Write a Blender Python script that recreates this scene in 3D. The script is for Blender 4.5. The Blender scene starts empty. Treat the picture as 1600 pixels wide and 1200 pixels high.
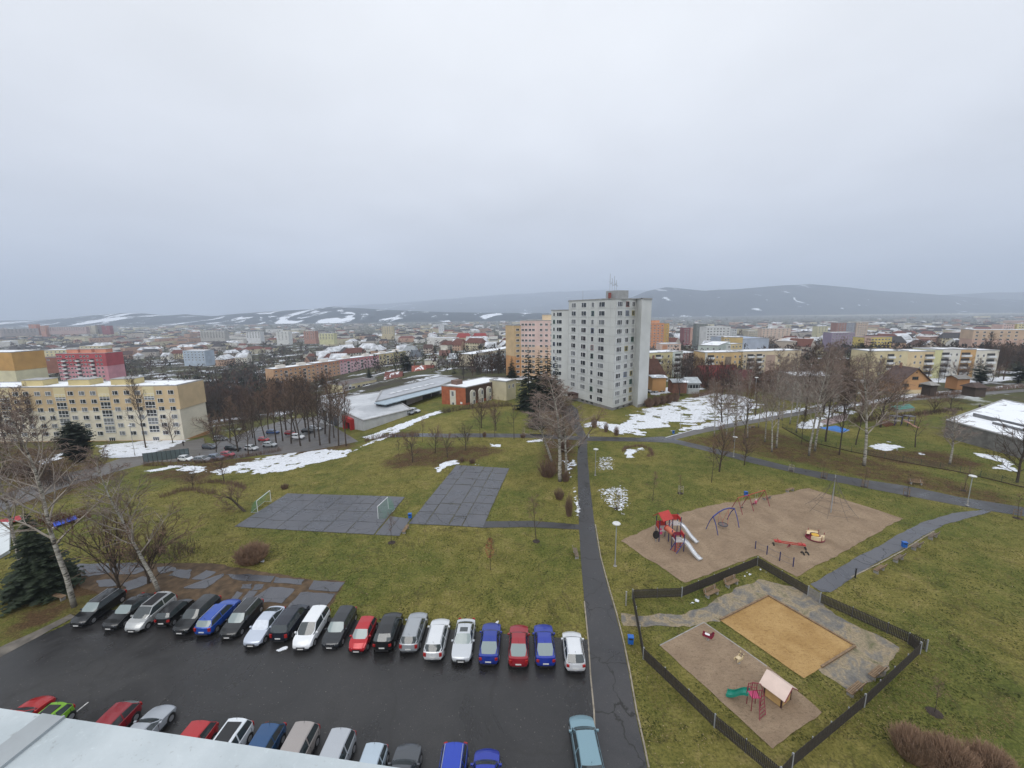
import bpy, bmesh, math, random
import numpy as np
from mathutils import Vector, Matrix
from mathutils.geometry import delaunay_2d_cdt
random.seed(7); RNG = np.random.default_rng(7)
SC = bpy.context.scene; COL = SC.collection
R = math.radians
# ------------------------------------------------------------------ camera
F, PITCH, ROLL, CZ = 640.0, R(10.0), R(0.7), 30.0
cam_d = bpy.data.cameras.new('camera'); cam = bpy.data.objects.new('camera', cam_d); COL.objects.link(cam)
cam_d.sensor_width = 36; cam_d.lens = 36 * F / 1600; cam_d.clip_end = 40000; cam_d.clip_start = 0.05
fw = Vector((0, math.cos(PITCH), -math.sin(PITCH))); r0 = Vector((1, 0, 0)); u0 = r0.cross(fw)
rt = r0 * math.cos(ROLL) - u0 * math.sin(ROLL); up = u0 * math.cos(ROLL) + r0 * math.sin(ROLL)
cam.matrix_world = Matrix(((rt.x, up.x, -fw.x, 0), (rt.y, up.y, -fw.y, 0), (rt.z, up.z, -fw.z, CZ), (0, 0, 0, 1)))
SC.camera = cam
# ------------------------------------------------------------------ view, sky, sun
vs = SC.view_settings; vs.view_transform = 'Standard'; vs.look = 'None'; vs.gamma = 1; vs.exposure = 0.5; vs.use_curve_mapping = False
SUN_EL, SUN_ROT = R(52), R(200)
W = bpy.data.worlds.new('World'); SC.world = W; W.use_nodes = True
def world_nodes():
    nt = W.node_tree; nt.nodes.clear(); N = nt.nodes.new; L = nt.links.new
    out = N('ShaderNodeOutputWorld'); mix = N('ShaderNodeMixShader'); b1 = N('ShaderNodeBackground'); b2 = N('ShaderNodeBackground')
    sky = N('ShaderNodeTexSky'); sky.sky_type = 'NISHITA'; sky.sun_disc = False; sky.sun_elevation = SUN_EL; sky.sun_rotation = SUN_ROT
    L(sky.outputs[0], b1.inputs[0]); b1.inputs[1].default_value = 0.07
    tc = N('ShaderNodeTexCoord'); sep = N('ShaderNodeSeparateXYZ'); L(tc.outputs['Generated'], sep.inputs[0])
    # cloud layer seen as a flat ceiling: direction / (height + c)
    mx = N('ShaderNodeMath'); mx.operation = 'MAXIMUM'; L(sep.outputs[2], mx.inputs[0]); mx.inputs[1].default_value = 0.0
    ad = N('ShaderNodeMath'); ad.operation = 'ADD'; L(mx.outputs[0], ad.inputs[0]); ad.inputs[1].default_value = 0.16
    dv = N('ShaderNodeVectorMath'); dv.operation = 'DIVIDE'; L(tc.outputs['Generated'], dv.inputs[0])
    cb = N('ShaderNodeCombineXYZ')
    for i in range(3): L(ad.outputs[0], cb.inputs[i])
    L(cb.outputs[0], dv.inputs[1])
    n1 = N('ShaderNodeTexNoise'); n1.inputs['Scale'].default_value = .8; n1.inputs['Detail'].default_value = 5; n1.inputs['Roughness'].default_value = .5
    L(dv.outputs[0], n1.inputs['Vector'])
    ramp = N('ShaderNodeValToRGB'); e = ramp.color_ramp.elements
    e[0].position = 0.0; e[0].color = (.46, .485, .565, 1); e[1].position = 1.0; e[1].color = (.78, .80, .84, 1)
    for p, c in ((.045, (.485, .505, .585)), (.12, (.53, .56, .63)), (.25, (.60, .625, .68)), (.5, (.68, .70, .735))):
        q = e.new(p); q.color = (*c, 1)
    L(mx.outputs[0], ramp.inputs[0])
    mr = N('ShaderNodeMapRange'); L(n1.outputs[0], mr.inputs[0]); mr.inputs[1].default_value = .3; mr.inputs[2].default_value = .7; mr.inputs[3].default_value = .90; mr.inputs[4].default_value = 1.09
    vm = N('ShaderNodeVectorMath'); vm.operation = 'SCALE'; L(ramp.outputs[0], vm.inputs[0]); L(mr.outputs[0], vm.inputs['Scale'])
    L(vm.outputs[0], b2.inputs[0]); b2.inputs[1].default_value = 1.0
    mix.inputs[0].default_value = .95
    L(b1.outputs[0], mix.inputs[1]); L(b2.outputs[0], mix.inputs[2]); L(mix.outputs[0], out.inputs[0])
world_nodes()
sd = bpy.data.lights.new('sun', 'SUN'); sd.energy = 1.15; sd.angle = R(40); sd.color = (1, .97, .93)
sun = bpy.data.objects.new('sun', sd); COL.objects.link(sun); sun.rotation_euler = (R(90) - SUN_EL, 0, math.pi - SUN_ROT)
SC.cycles.volume_bounces = 1; SC.cycles.max_bounces = 6; SC.cycles.transparent_max_bounces = 8
# ------------------------------------------------------------------ terrain
_ty = np.concatenate([np.arange(0, 1000, 2.0), np.geomspace(1000, 30000, 200)])
_R = np.interp(_ty, [0, 60, 130, 220, 300, 480, 900, 2000, 4000, 30000], [0, 0, -2.2, -5, -9, -18, -33, -52, -64, -64])
_L = np.interp(_ty, [0, 50, 90, 138, 240, 320, 600, 1500, 4000, 30000], [0, 0, -4.5, -13, -24, -30, -40, -52, -64, -64])
_k = np.hanning(17); _k /= _k.sum()
def _sm(a): return np.convolve(np.pad(a, 8, mode='edge'), _k, 'valid')
_R, _L = _sm(_R), _sm(_L)
def H(X, Y):
    X = np.asarray(X, float); Y = np.asarray(Y, float); Yc = np.maximum(Y, 5.0)
    u = X / Yc; w = np.clip((-u - .1) / .6, 0, 1); w = w * w * (3 - 2 * w)
    a = np.interp(Yc, _ty, _R); b = np.interp(Yc, _ty, _L)
    return a + (b - a) * w
def h(x, y): return float(H(x, y))
def ray(px, py):
    return rt * ((px - 800) / F) + up * ((600 - py) / F) + fw
def PH(px, py, z):                     # point of the view ray at height z
    d = ray(px, py); t = (z - CZ) / d.z; return Vector((d.x * t, d.y * t, z))
def PD(px, py, Y):                     # point of the view ray at distance Y
    d = ray(px, py); t = Y / d.y; return Vector((d.x * t, Y, CZ + d.z * t))
def G(px, py, off=0.0):                # where the view ray meets the ground
    d = ray(px, py); t = 1.0
    if d.z > -0.004: t = 9000 / d.y; return Vector((d.x * t, d.y * t, h(d.x * t, d.y * t)))
    z = 0.0
    for i in range(60):
        t = (z - CZ) / d.z; zn = h(d.x * t, d.y * t); z = z + (zn - z) * .6
        if abs(zn - z) < 1e-3: break
    t = (z - CZ) / d.z; return Vector((d.x * t, d.y * t, z + off))
def px_of(p):
    v = Vector(p) - Vector((0, 0, CZ)); c = v.dot(fw)
    return 800 + F * v.dot(rt) / c, 600 - F * v.dot(up) / c
def _hash(ix, iy, s):
    a = (ix.astype(np.int64) * 374761393 + iy.astype(np.int64) * 668265263 + s * 974634777) & 0xffffffff
    a = ((a ^ (a >> 13)) * 1274126177) & 0xffffffff
    return ((a ^ (a >> 16)) & 0xffff) / 65535.0
def vn(x, y, s=0):
    x = np.asarray(x, float); y = np.asarray(y, float); ix = np.floor(x); iy = np.floor(y); fx = x - ix; fy = y - iy
    fx = fx * fx * (3 - 2 * fx); fy = fy * fy * (3 - 2 * fy)
    a = _hash(ix, iy, s); b = _hash(ix + 1, iy, s); c = _hash(ix, iy + 1, s); d = _hash(ix + 1, iy + 1, s)
    return a * (1 - fx) * (1 - fy) + b * fx * (1 - fy) + c * (1 - fx) * fy + d * fx * fy
def fbm(x, y, s=0, o=4): return sum(vn(x * 2 ** i, y * 2 ** i, s + i) * .5 ** i for i in range(o)) / sum(.5 ** i for i in range(o))
# ------------------------------------------------------------------ materials
MATS = {}
def lin(hx):
    c = [int(hx[i:i + 2], 16) / 255 for i in (0, 2, 4)]
    return tuple((v / 12.92 if v <= .04045 else ((v + .055) / 1.055) ** 2.4) for v in c)
def mat(name, col, rough=.7, var=.15, scale=3.0, metal=0.0, bump=0.0, spec=.5, stretch=None):
    if name in MATS: return MATS[name]
    if isinstance(col, str): col = lin(col)
    m = bpy.data.materials.new(name); m.use_nodes = True; nt = m.node_tree; N = nt.nodes.new; L = nt.links.new
    b = nt.nodes['Principled BSDF']; b.inputs['Roughness'].default_value = rough; b.inputs['Metallic'].default_value = metal
    b.inputs['Specular IOR Level'].default_value = spec
    if var > 0:
        tc = N('ShaderNodeTexCoord'); n = N('ShaderNodeTexNoise'); n.inputs['Scale'].default_value = scale; n.inputs['Detail'].default_value = 5
        if stretch:
            mp = N('ShaderNodeMapping'); mp.inputs['Scale'].default_value = stretch; L(tc.outputs['Object'], mp.inputs[0]); L(mp.outputs[0], n.inputs['Vector'])
        else: L(tc.outputs['Object'], n.inputs['Vector'])
        r = N('ShaderNodeValToRGB'); e = r.color_ramp.elements; e[0].position = .3; e[1].position = .7
        e[0].color = (*[max(0, c * (1 - var)) for c in col], 1); e[1].color = (*[min(1, c * (1 + var)) for c in col], 1)
        L(n.outputs[0], r.inputs[0]); L(r.outputs[0], b.inputs['Base Color'])
        if bump:
            bp = N('ShaderNodeBump'); bp.inputs['Strength'].default_value = bump; bp.inputs['Distance'].default_value = .05; L(n.outputs[0], bp.inputs['Height']); L(bp.outputs[0], b.inputs['Normal'])
    else: b.inputs['Base Color'].default_value = (*col, 1)
    MATS[name] = m; return m
def nmat(name): 
    m = bpy.data.materials.new(name); m.use_nodes = True; MATS[name] = m; nt = m.node_tree
    return m, nt, nt.nodes.new, nt.links.new, nt.nodes['Principled BSDF']
def noise(N, L, vec, scale, detail=4, rough=.55, dist=0):
    n = N('ShaderNodeTexNoise'); n.inputs['Scale'].default_value = scale; n.inputs['Detail'].default_value = detail; n.inputs['Roughness'].default_value = rough; n.inputs['Distortion'].default_value = dist
    L(vec, n.inputs['Vector']); return n.outputs[0]
def ramp(N, L, fac, stops):
    r = N('ShaderNodeValToRGB'); e = r.color_ramp.elements
    while len(e) < len(stops): e.new(.5)
    for q, (p, c) in zip(e, stops): q.position = p; q.color = (*c, 1) if len(c) == 3 else c
    L(fac, r.inputs[0]); return r.outputs[0]
def mixc(N, L, fac, a, b):
    m = N('ShaderNodeMix'); m.data_type = 'RGBA'
    if isinstance(fac, float): m.inputs[0].default_value = fac
    else: L(fac, m.inputs[0])
    for k, v in ((6, a), (7, b)):
        if isinstance(v, tuple): m.inputs[k].default_value = (*v, 1)
        else: L(v, m.inputs[k])
    return m.outputs[2]
def math_(N, L, op, a, b=None, c=None):
    m = N('ShaderNodeMath'); m.operation = op
    for k, v in enumerate((a, b, c)):
        if v is None: continue
        if isinstance(v, (int, float)): m.inputs[k].default_value = v
        else: L(v, m.inputs[k])
    return m.outputs[0]
def bumpn(N, L, b, hgt, s, d):
    bp = N('ShaderNodeBump'); bp.inputs['Strength'].default_value = s; bp.inputs['Distance'].default_value = d; L(hgt, bp.inputs['Height']); L(bp.outputs[0], b.inputs['Normal'])
BW = lambda v: (v, v, v)
def ground_material():
    m, nt, N, L, b = nmat('ground_grass'); g = N('ShaderNodeNewGeometry'); P = g.outputs['Position']
    big = noise(N, L, P, .06, 4); mid = noise(N, L, P, .42, 8, .72, .5); fine = noise(N, L, P, 4.5, 6, .8)
    tuft = noise(N, L, P, 1.7, 6, .7, 1.2)
    g1 = ramp(N, L, mid, [(.28, (.100, .095, .023)), (.43, (.175, .160, .040)), (.56, (.235, .205, .058)), (.70, (.30, .24, .098))])
    g2 = ramp(N, L, mid, [(.28, (.068, .088, .018)), (.43, (.112, .130, .028)), (.58, (.160, .162, .040)), (.72, (.23, .198, .066))])
    gr = mixc(N, L, ramp(N, L, big, [(.42, BW(0)), (.58, BW(1))]), g1, g2)
    gr = mixc(N, L, ramp(N, L, fine, [(.36, BW(.8)), (.54, BW(0))]), gr, (.036, .040, .012))
    gr = mixc(N, L, ramp(N, L, fine, [(.56, BW(0)), (.70, BW(.7))]), gr, (.30, .26, .12))
    gr = mixc(N, L, ramp(N, L, tuft, [(.58, BW(0)), (.72, BW(.55))]), gr, (.19, .155, .062))
    vo = N('ShaderNodeTexVoronoi'); vo.inputs['Scale'].default_value = 1.3; L(P, vo.inputs['Vector'])
    spk = math_(N, L, 'MULTIPLY', ramp(N, L, vo.outputs['Distance'], [(.03, BW(.8)), (.05, BW(0))]), ramp(N, L, noise(N, L, P, .35, 3), [(.5, BW(0)), (.6, BW(1))]))
    gr = mixc(N, L, spk, gr, (.34, .29, .17))
    # leaf litter / bare earth
    at = N('ShaderNodeAttribute'); at.attribute_name = 'litter'
    l1 = math_(N, L, 'ADD', at.outputs['Fac'], math_(N, L, 'MULTIPLY', math_(N, L, 'SUBTRACT', mid, .5), 1.6))
    lf = ramp(N, L, l1, [(.35, BW(0)), (.75, BW(1))])
    lc = ramp(N, L, fine, [(.3, (.032, .022, .012)), (.5, (.085, .052, .026)), (.66, (.16, .095, .048))])
    gr = mixc(N, L, lf, gr, lc)
    # trodden dark streaks
    st = ramp(N, L, noise(N, L, P, .13, 4, .5, 2.0), [(.485, BW(0)), (.5, BW(.45)), (.515, BW(0))])
    gr = mixc(N, L, st, gr, (.05, .038, .022))
    # far town ground
    at2 = N('ShaderNodeAttribute'); at2.attribute_name = 'town'
    far = ramp(N, L, noise(N, L, P, .02, 6, .65), [(.3, (.030, .028, .022)), (.45, (.055, .048, .036)), (.55, (.07, .072, .03)), (.7, (.06, .05, .04))])
    sn = ramp(N, L, noise(N, L, P, .035, 6, .7, .5), [(.56, BW(0)), (.60, BW(1))])
    far = mixc(N, L, sn, far, (.62, .65, .70))
    col = mixc(N, L, at2.outputs['Fac'], gr, far)
    L(col, b.inputs['Base Color']); b.inputs['Roughness'].default_value = .9; b.inputs['Specular IOR Level'].default_value = .15
    bumpn(N, L, b, math_(N, L, 'ADD', fine, math_(N, L, 'MULTIPLY', tuft, .8)), .9, .14)
    return m
def asphalt_material(name, base, patch, wet=.5, crack_scale=.16, crack=.7, slab=False):
    m, nt, N, L, b = nmat(name); P = N('ShaderNodeNewGeometry').outputs['Position']
    big = noise(N, L, P, .12, 5, .6, .8); mid = noise(N, L, P, .9, 6, .65); fine = noise(N, L, P, 16, 3, .7)
    c = mixc(N, L, ramp(N, L, big, [(.38, BW(0)), (.62, BW(1))]), base, patch)
    c = mixc(N, L, ramp(N, L, mid, [(.45, BW(0)), (.7, BW(.5))]), c, tuple(v * 1.6 for v in base))
    c = mixc(N, L, ramp(N, L, fine, [(.35, BW(.4)), (.6, BW(0))]), c, tuple(v * .5 for v in base))
    sp = ramp(N, L, noise(N, L, P, 7, 2, .5), [(.70, BW(0)), (.74, BW(.6))]); c = mixc(N, L, sp, c, (.2, .19, .17))
    ds = N('ShaderNodeTexNoise'); ds.inputs['Scale'].default_value = .6; ds.inputs['Detail'].default_value = 5; L(P, ds.inputs['Vector'])
    vm = N('ShaderNodeVectorMath'); vm.operation = 'MULTIPLY_ADD'; L(ds.outputs[1], vm.inputs[0]); vm.inputs[1].default_value = (2.2, 2.2, 0); L(P, vm.inputs[2])
    vo = N('ShaderNodeTexVoronoi'); vo.feature = 'DISTANCE_TO_EDGE'; vo.inputs['Scale'].default_value = crack_scale; L(vm.outputs[0], vo.inputs['Vector'])
    cf = ramp(N, L, vo.outputs[0], [(.004, BW(crack)), (.012, BW(0))])
    c = mixc(N, L, cf, c, (.012, .011, .009))
    L(c, b.inputs['Base Color'])
    rr = ramp(N, L, big, [(.35, BW(max(.12, .62 - wet))), (.65, BW(.62))]); L(rr, b.inputs['Roughness']); b.inputs['Specular IOR Level'].default_value = .5
    bumpn(N, L, b, math_(N, L, 'SUBTRACT', mid, math_(N, L, 'MULTIPLY', cf, 1.0)), .25, .03)
    return m
def sand_material(name, a, b_, dark, scale=1.0):
    m, nt, N, L, b = nmat(name); P = N('ShaderNodeNewGeometry').outputs['Position']
    mp = N('ShaderNodeMapping'); mp.inputs['Rotation'].default_value = (0, 0, .6); mp.inputs['Scale'].default_value = (1, 2.2, 1); L(P, mp.inputs[0])
    n1 = noise(N, L, P, .35 * scale, 5, .6, .6); n2 = noise(N, L, mp.outputs[0], 3.0 * scale, 6, .75, 1.0); n3 = noise(N, L, P, 22, 3)
    c = mixc(N, L, ramp(N, L, n1, [(.35, BW(0)), (.65, BW(1))]), a, b_)
    c = mixc(N, L, ramp(N, L, n2, [(.32, BW(.8)), (.50, BW(0))]), c, dark)
    c = mixc(N, L, ramp(N, L, n3, [(.35, BW(.35)), (.6, BW(0))]), c, dark)
    L(c, b.inputs['Base Color']); b.inputs['Roughness'].default_value = .95; b.inputs['Specular IOR Level'].default_value = .1
    bumpn(N, L, b, n2, .7, .06); return m
def worn_material():
    m, nt, N, L, b = nmat('worn_path'); P = N('ShaderNodeNewGeometry').outputs['Position']
    n1 = noise(N, L, P, .5, 6, .65, 1.0); n2 = noise(N, L, P, 6, 4, .7)
    c = ramp(N, L, n1, [(.36, (.13, .128, .13)), (.46, (.21, .19, .155)), (.53, (.33, .26, .165)), (.62, (.22, .19, .115)), (.7, (.11, .11, .045))])
    c = mixc(N, L, ramp(N, L, n2, [(.35, BW(.5)), (.6, BW(0))]), c, (.06, .055, .045))
    L(c, b.inputs['Base Color']); b.inputs['Roughness'].default_value = .8; bumpn(N, L, b, n2, .4, .04); return m
def snow_material():
    m, nt, N, L, b = nmat('snow'); P = N('ShaderNodeNewGeometry').outputs['Position']
    n = noise(N, L, P, 2.0, 5, .7); c = ramp(N, L, n, [(.3, (.42, .44, .46)), (.46, (.66, .69, .73)), (.62, (.80, .83, .88))])
    L(c, b.inputs['Base Color']); b.inputs['Roughness'].default_value = .6; bumpn(N, L, b, n, .5, .1); return m
def roof_snow_material(name, base, amt):
    m, nt, N, L, b = nmat(name); P = N('ShaderNodeNewGeometry').outputs['Position']
    n = noise(N, L, P, .22, 6, .7, .8); c = mixc(N, L, ramp(N, L, n, [(amt, BW(1)), (amt + .05, BW(0))]), base, (.80, .83, .87))
    L(c, b.inputs['Base Color']); b.inputs['Roughness'].default_value = .7; return m
def hill_material(name, thr, zhi):
    m, nt, N, L, b = nmat(name); P = N('ShaderNodeNewGeometry').outputs['Position']
    mp = N('ShaderNodeMapping'); mp.inputs['Scale'].default_value = (1, .3, 2.6); L(P, mp.inputs[0])
    n = noise(N, L, P, .004, 8, .7); c = ramp(N, L, n, [(.3, (.012, .018, .022)), (.5, (.022, .028, .032)), (.62, (.045, .05, .05)), (.7, (.03, .035, .04))])
    n2 = noise(N, L, mp.outputs[0], .0034, 7, .6, .9); sep = N('ShaderNodeSeparateXYZ'); L(P, sep.inputs[0])
    sn = ramp(N, L, n2, [(thr, BW(0)), (thr + .012, BW(1))])
    fz = ramp(N, L, math_(N, L, 'DIVIDE', sep.outputs[2], zhi), [(.05, BW(1)), (1.0, BW(.25))])
    c = mixc(N, L, math_(N, L, 'MULTIPLY', sn, fz), c, (.82, .86, .92))
    L(c, b.inputs['Base Color']); b.inputs['Roughness'].default_value = 1; b.inputs['Specular IOR Level'].default_value = 0; return m
def birch_material():
    m, nt, N, L, b = nmat('birch_bark'); tc = N('ShaderNodeTexCoord'); mp = N('ShaderNodeMapping'); mp.inputs['Scale'].default_value = (1, 1, 3.5); L(tc.outputs['Object'], mp.inputs[0])
    n = noise(N, L, mp.outputs[0], 1.8, 5, .7, .6); sep = N('ShaderNodeSeparateXYZ'); L(tc.outputs['Object'], sep.inputs[0])
    c = ramp(N, L, n, [(.38, (.03, .026, .022)), (.47, (.26, .24, .20)), (.58, (.44, .42, .37))])
    c = mixc(N, L, ramp(N, L, math_(N, L, 'MULTIPLY', sep.outputs[2], .5), [(.05, BW(.9)), (.6, BW(0))]), c, (.05, .042, .034))
    L(c, b.inputs['Base Color']); b.inputs['Roughness'].default_value = .8; return m
def brick_material():
    m, nt, N, L, b = nmat('facade_brick'); tc = N('ShaderNodeTexCoord'); n = noise(N, L, tc.outputs['Object'], .8, 5, .6)
    c = ramp(N, L, n, [(.35, (.30, .085, .04)), (.65, (.42, .13, .06))]); L(c, b.inputs['Base Color']); b.inputs['Roughness'].default_value = .85; return m
GRASS = ground_material()
M_LOT = asphalt_material('lot_asphalt', (.015, .0145, .015), (.042, .041, .041), .48, .07, .25)
M_PATH = asphalt_material('path_asphalt', (.030, .030, .033), (.062, .060, .062), .38, .22, .9)
M_SLAB = asphalt_material('slab_asphalt', (.060, .063, .074), (.125, .128, .142), .45, .30, .9)
M_ROAD = asphalt_material('road_asphalt', (.085, .080, .078), (.15, .14, .13), .3, .1, .4)
M_GRAVEL = sand_material('play_gravel', (.34, .255, .175), (.25, .182, .125), (.12, .088, .06))
M_SAND = sand_material('sandpit_sand', (.48, .32, .14), (.36, .225, .09), (.18, .10, .042))
M_WORN = worn_material(); M_SNOW = snow_material(); M_BIRCH = birch_material(); M_BRICK = brick_material()
M_ROOFSNOW = roof_snow_material('roof_with_snow', (.16, .16, .165), .56)
M_ROOFSNOW2 = roof_snow_material('roof_with_heavy_snow', (.22, .22, .23), .66)
M_GLASS = mat('window_glass', (.028, .034, .042), .12, 0, spec=.8)
M_GLASS_B = mat('window_glass_curtain', (.17, .18, .19), .3, 0)
M_WHITE = mat('white_frame', (.72, .73, .74), .5, .06)
M_WOODD = mat('dark_fence_wood', (.045, .037, .030), .85, .35, 6)
M_WOOD = mat('bench_wood', (.20, .135, .08), .8, .3, 5)
M_CONC = mat('concrete', (.30, .29, .27), .85, .2, 3, bump=.3)
M_KERB = mat('kerb_stone', (.27, .235, .185), .85, .3, 2)
M_METAL = mat('grey_metal', (.42, .44, .46), .45, .1, 4, metal=.4)
M_BARK = mat('dark_bark', (.062, .047, .036), .9, .35, 4)
M_TWIG = mat('brown_twigs', (.085, .058, .044), .9, .3, 1.5)
M_TWIGR = mat('reddish_twigs', (.17, .108, .076), .9, .3, 1.5)
M_BUSH = mat('bush_twigs', (.27, .175, .115), .9, .35, 1.2)
M_TWIGB = mat('birch_twigs', (.20, .15, .125), .9, .3, 1.5)
M_BRANCHB = mat('birch_branches', (.33, .29, .25), .85, .3, 1.5)
M_FIR = mat('fir_needles', (.012, .020, .010), .9, .6, 1.2)
M_FIR2 = mat('spruce_needles', (.022, .034, .016), .9, .5, 1.2)
# ------------------------------------------------------------------ mesh builder
class MB:
    def __init__(s): s.v = []; s.f = []; s.m = []
    def add(s, vs, fs, mi=0):
        o = len(s.v); s.v.extend([tuple(p) for p in vs]); s.f.extend([tuple(i + o for i in f) for f in fs]); s.m.extend([mi] * len(fs)); return s
    def box(s, c, d, mi=0, rz=0.0, T=None):
        x, y, z = (q / 2 for q in d); ps = [(a * x, b * y, e * z) for e in (-1, 1) for b in (-1, 1) for a in (-1, 1)]
        ca, sa = math.cos(rz), math.sin(rz); ps = [Vector((p[0] * ca - p[1] * sa + c[0], p[0] * sa + p[1] * ca + c[1], p[2] + c[2])) for p in ps]
        if T: ps = [T @ p for p in ps]
        return s.add(ps, [(0, 2, 3, 1), (4, 5, 7, 6), (0, 1, 5, 4), (1, 3, 7, 5), (3, 2, 6, 7), (2, 0, 4, 6)], mi)
    def prism(s, poly, z0, z1, mi=0, cap=True):
        n = len(poly); A = sum(poly[i][0] * poly[(i + 1) % n][1] - poly[(i + 1) % n][0] * poly[i][1] for i in range(n))
        if A < 0: poly = poly[::-1]
        f0 = (lambda p: z0(p)) if callable(z0) else (lambda p: z0); f1 = (lambda p: z1(p)) if callable(z1) else (lambda p: z1)
        vs = [(p[0], p[1], f0(p)) for p in poly] + [(p[0], p[1], f1(p)) for p in poly]
        fs = [(i, (i + 1) % n, n + (i + 1) % n, n + i) for i in range(n)]
        if cap: fs += [tuple(range(n, 2 * n)), tuple(range(n - 1, -1, -1))]
        return s.add(vs, fs, mi)
    def tube(s, pts, rad, n=6, mi=0, cap=True):
        pts = [Vector(p) for p in pts]; k = len(pts)
        if not hasattr(rad, '__len__'): rad = [rad] * k
        vs = []; ref = None
        for i, p in enumerate(pts):
            d = (pts[min(i + 1, k - 1)] - pts[max(i - 1, 0)])
            d = d.normalized() if d.length > 1e-9 else Vector((0, 0, 1))
            if ref is None: ref = d.orthogonal().normalized()
            a = (ref - d * ref.dot(d)); a = a.normalized() if a.length > 1e-6 else d.orthogonal().normalized(); ref = a; b = d.cross(a)
            for j in range(n):
                t = 2 * math.pi * j / n; vs.append(p + (a * math.cos(t) + b * math.sin(t)) * rad[i])
        fs = [(i * n + j, i * n + (j + 1) % n, (i + 1) * n + (j + 1) % n, (i + 1) * n + j) for i in range(k - 1) for j in range(n)]
        if cap: fs += [tuple(range(n - 1, -1, -1)), tuple((k - 1) * n + j for j in range(n))]
        return s.add(vs, fs, mi)
    def lathe(s, prof, c=(0, 0, 0), n=12, mi=0):
        vs = [(c[0] + r * math.cos(2 * math.pi * j / n), c[1] + r * math.sin(2 * math.pi * j / n), c[2] + z) for r, z in prof for j in range(n)]
        fs = [(i * n + j, i * n + (j + 1) % n, (i + 1) * n + (j + 1) % n, (i + 1) * n + j) for i in range(len(prof) - 1) for j in range(n)]
        return s.add(vs, fs, mi)
    def mesh(s, name, mats, smooth=False):
        me = bpy.data.meshes.new(name); me.from_pydata(s.v, [], s.f)
        for m in (mats if isinstance(mats, (list, tuple)) else [mats]): me.materials.append(m)
        if max(s.m, default=0) > 0: me.polygons.foreach_set('material_index', s.m)
        if smooth: me.polygons.foreach_set('use_smooth', [True] * len(s.f))
        me.update(); return me
    def build(s, name, mats, parent=None, loc=(0, 0, 0), rz=0.0, smooth=False):
        return put(name, s.mesh(name, mats, smooth), parent, loc, rz)
def put(name, me, parent=None, loc=(0, 0, 0), rz=0.0, sc=None):
    o = bpy.data.objects.new(name, me); COL.objects.link(o); o.location = loc; o.rotation_euler = (0, 0, rz)
    if sc is not None: o.scale = sc if hasattr(sc, '__len__') else (sc, sc, sc)
    if parent: o.parent = parent
    return o
def tag(o, label=None, cat=None, group=None, kind=None):
    for k, v in (('label', label), ('category', cat), ('group', group), ('kind', kind)):
        if v: o[k] = v
    return o
def empty(name, loc, rz, label, cat, group=None):
    o = put(name, None, None, loc, rz); o.empty_display_size = .3; return tag(o, label, cat, group)
def clone(root, loc, rz=None, label=None, group=None, sc=None):
    r = root.copy(); COL.objects.link(r); r.location = loc
    if rz is not None: r.rotation_euler = (0, 0, rz)
    if sc is not None: r.scale = sc if hasattr(sc, '__len__') else (sc, sc, sc)
    if label: r['label'] = label
    if group: r['group'] = group
    for ch in root.children:
        c = ch.copy(); COL.objects.link(c); c.parent = r
        for gch in ch.children:
            d = gch.copy(); COL.objects.link(d); d.parent = c
    return r
ORD = ['first', 'second', 'third', 'fourth', 'fifth', 'sixth', 'seventh', 'eighth', 'ninth', 'tenth', 'eleventh', 'twelfth', 'thirteenth', 'fourteenth', 'fifteenth', 'sixteenth', 'seventeenth', 'eighteenth', 'nineteenth', 'twentieth']
def inside(poly, X, Y):
    r = np.zeros(X.shape, bool); n = len(poly); j = n - 1
    for i in range(n):
        xi, yi = poly[i][0], poly[i][1]; xj, yj = poly[j][0], poly[j][1]
        if yi != yj: r ^= ((yi > Y) != (yj > Y)) & (X < (xj - xi) * (Y - yi) / (yj - yi) + xi)
        j = i
    return r
def edged(poly, X, Y):
    d = np.full(X.shape, 1e9); n = len(poly)
    for i in range(n):
        ax, ay = poly[i][0], poly[i][1]; bx, by = poly[(i + 1) % n][0], poly[(i + 1) % n][1]; vx, vy = bx - ax, by - ay
        t = np.clip(((X - ax) * vx + (Y - ay) * vy) / (vx * vx + vy * vy + 1e-9), 0, 1)
        d = np.minimum(d, np.hypot(X - ax - t * vx, Y - ay - t * vy))
    return d
SURF = []
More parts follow.
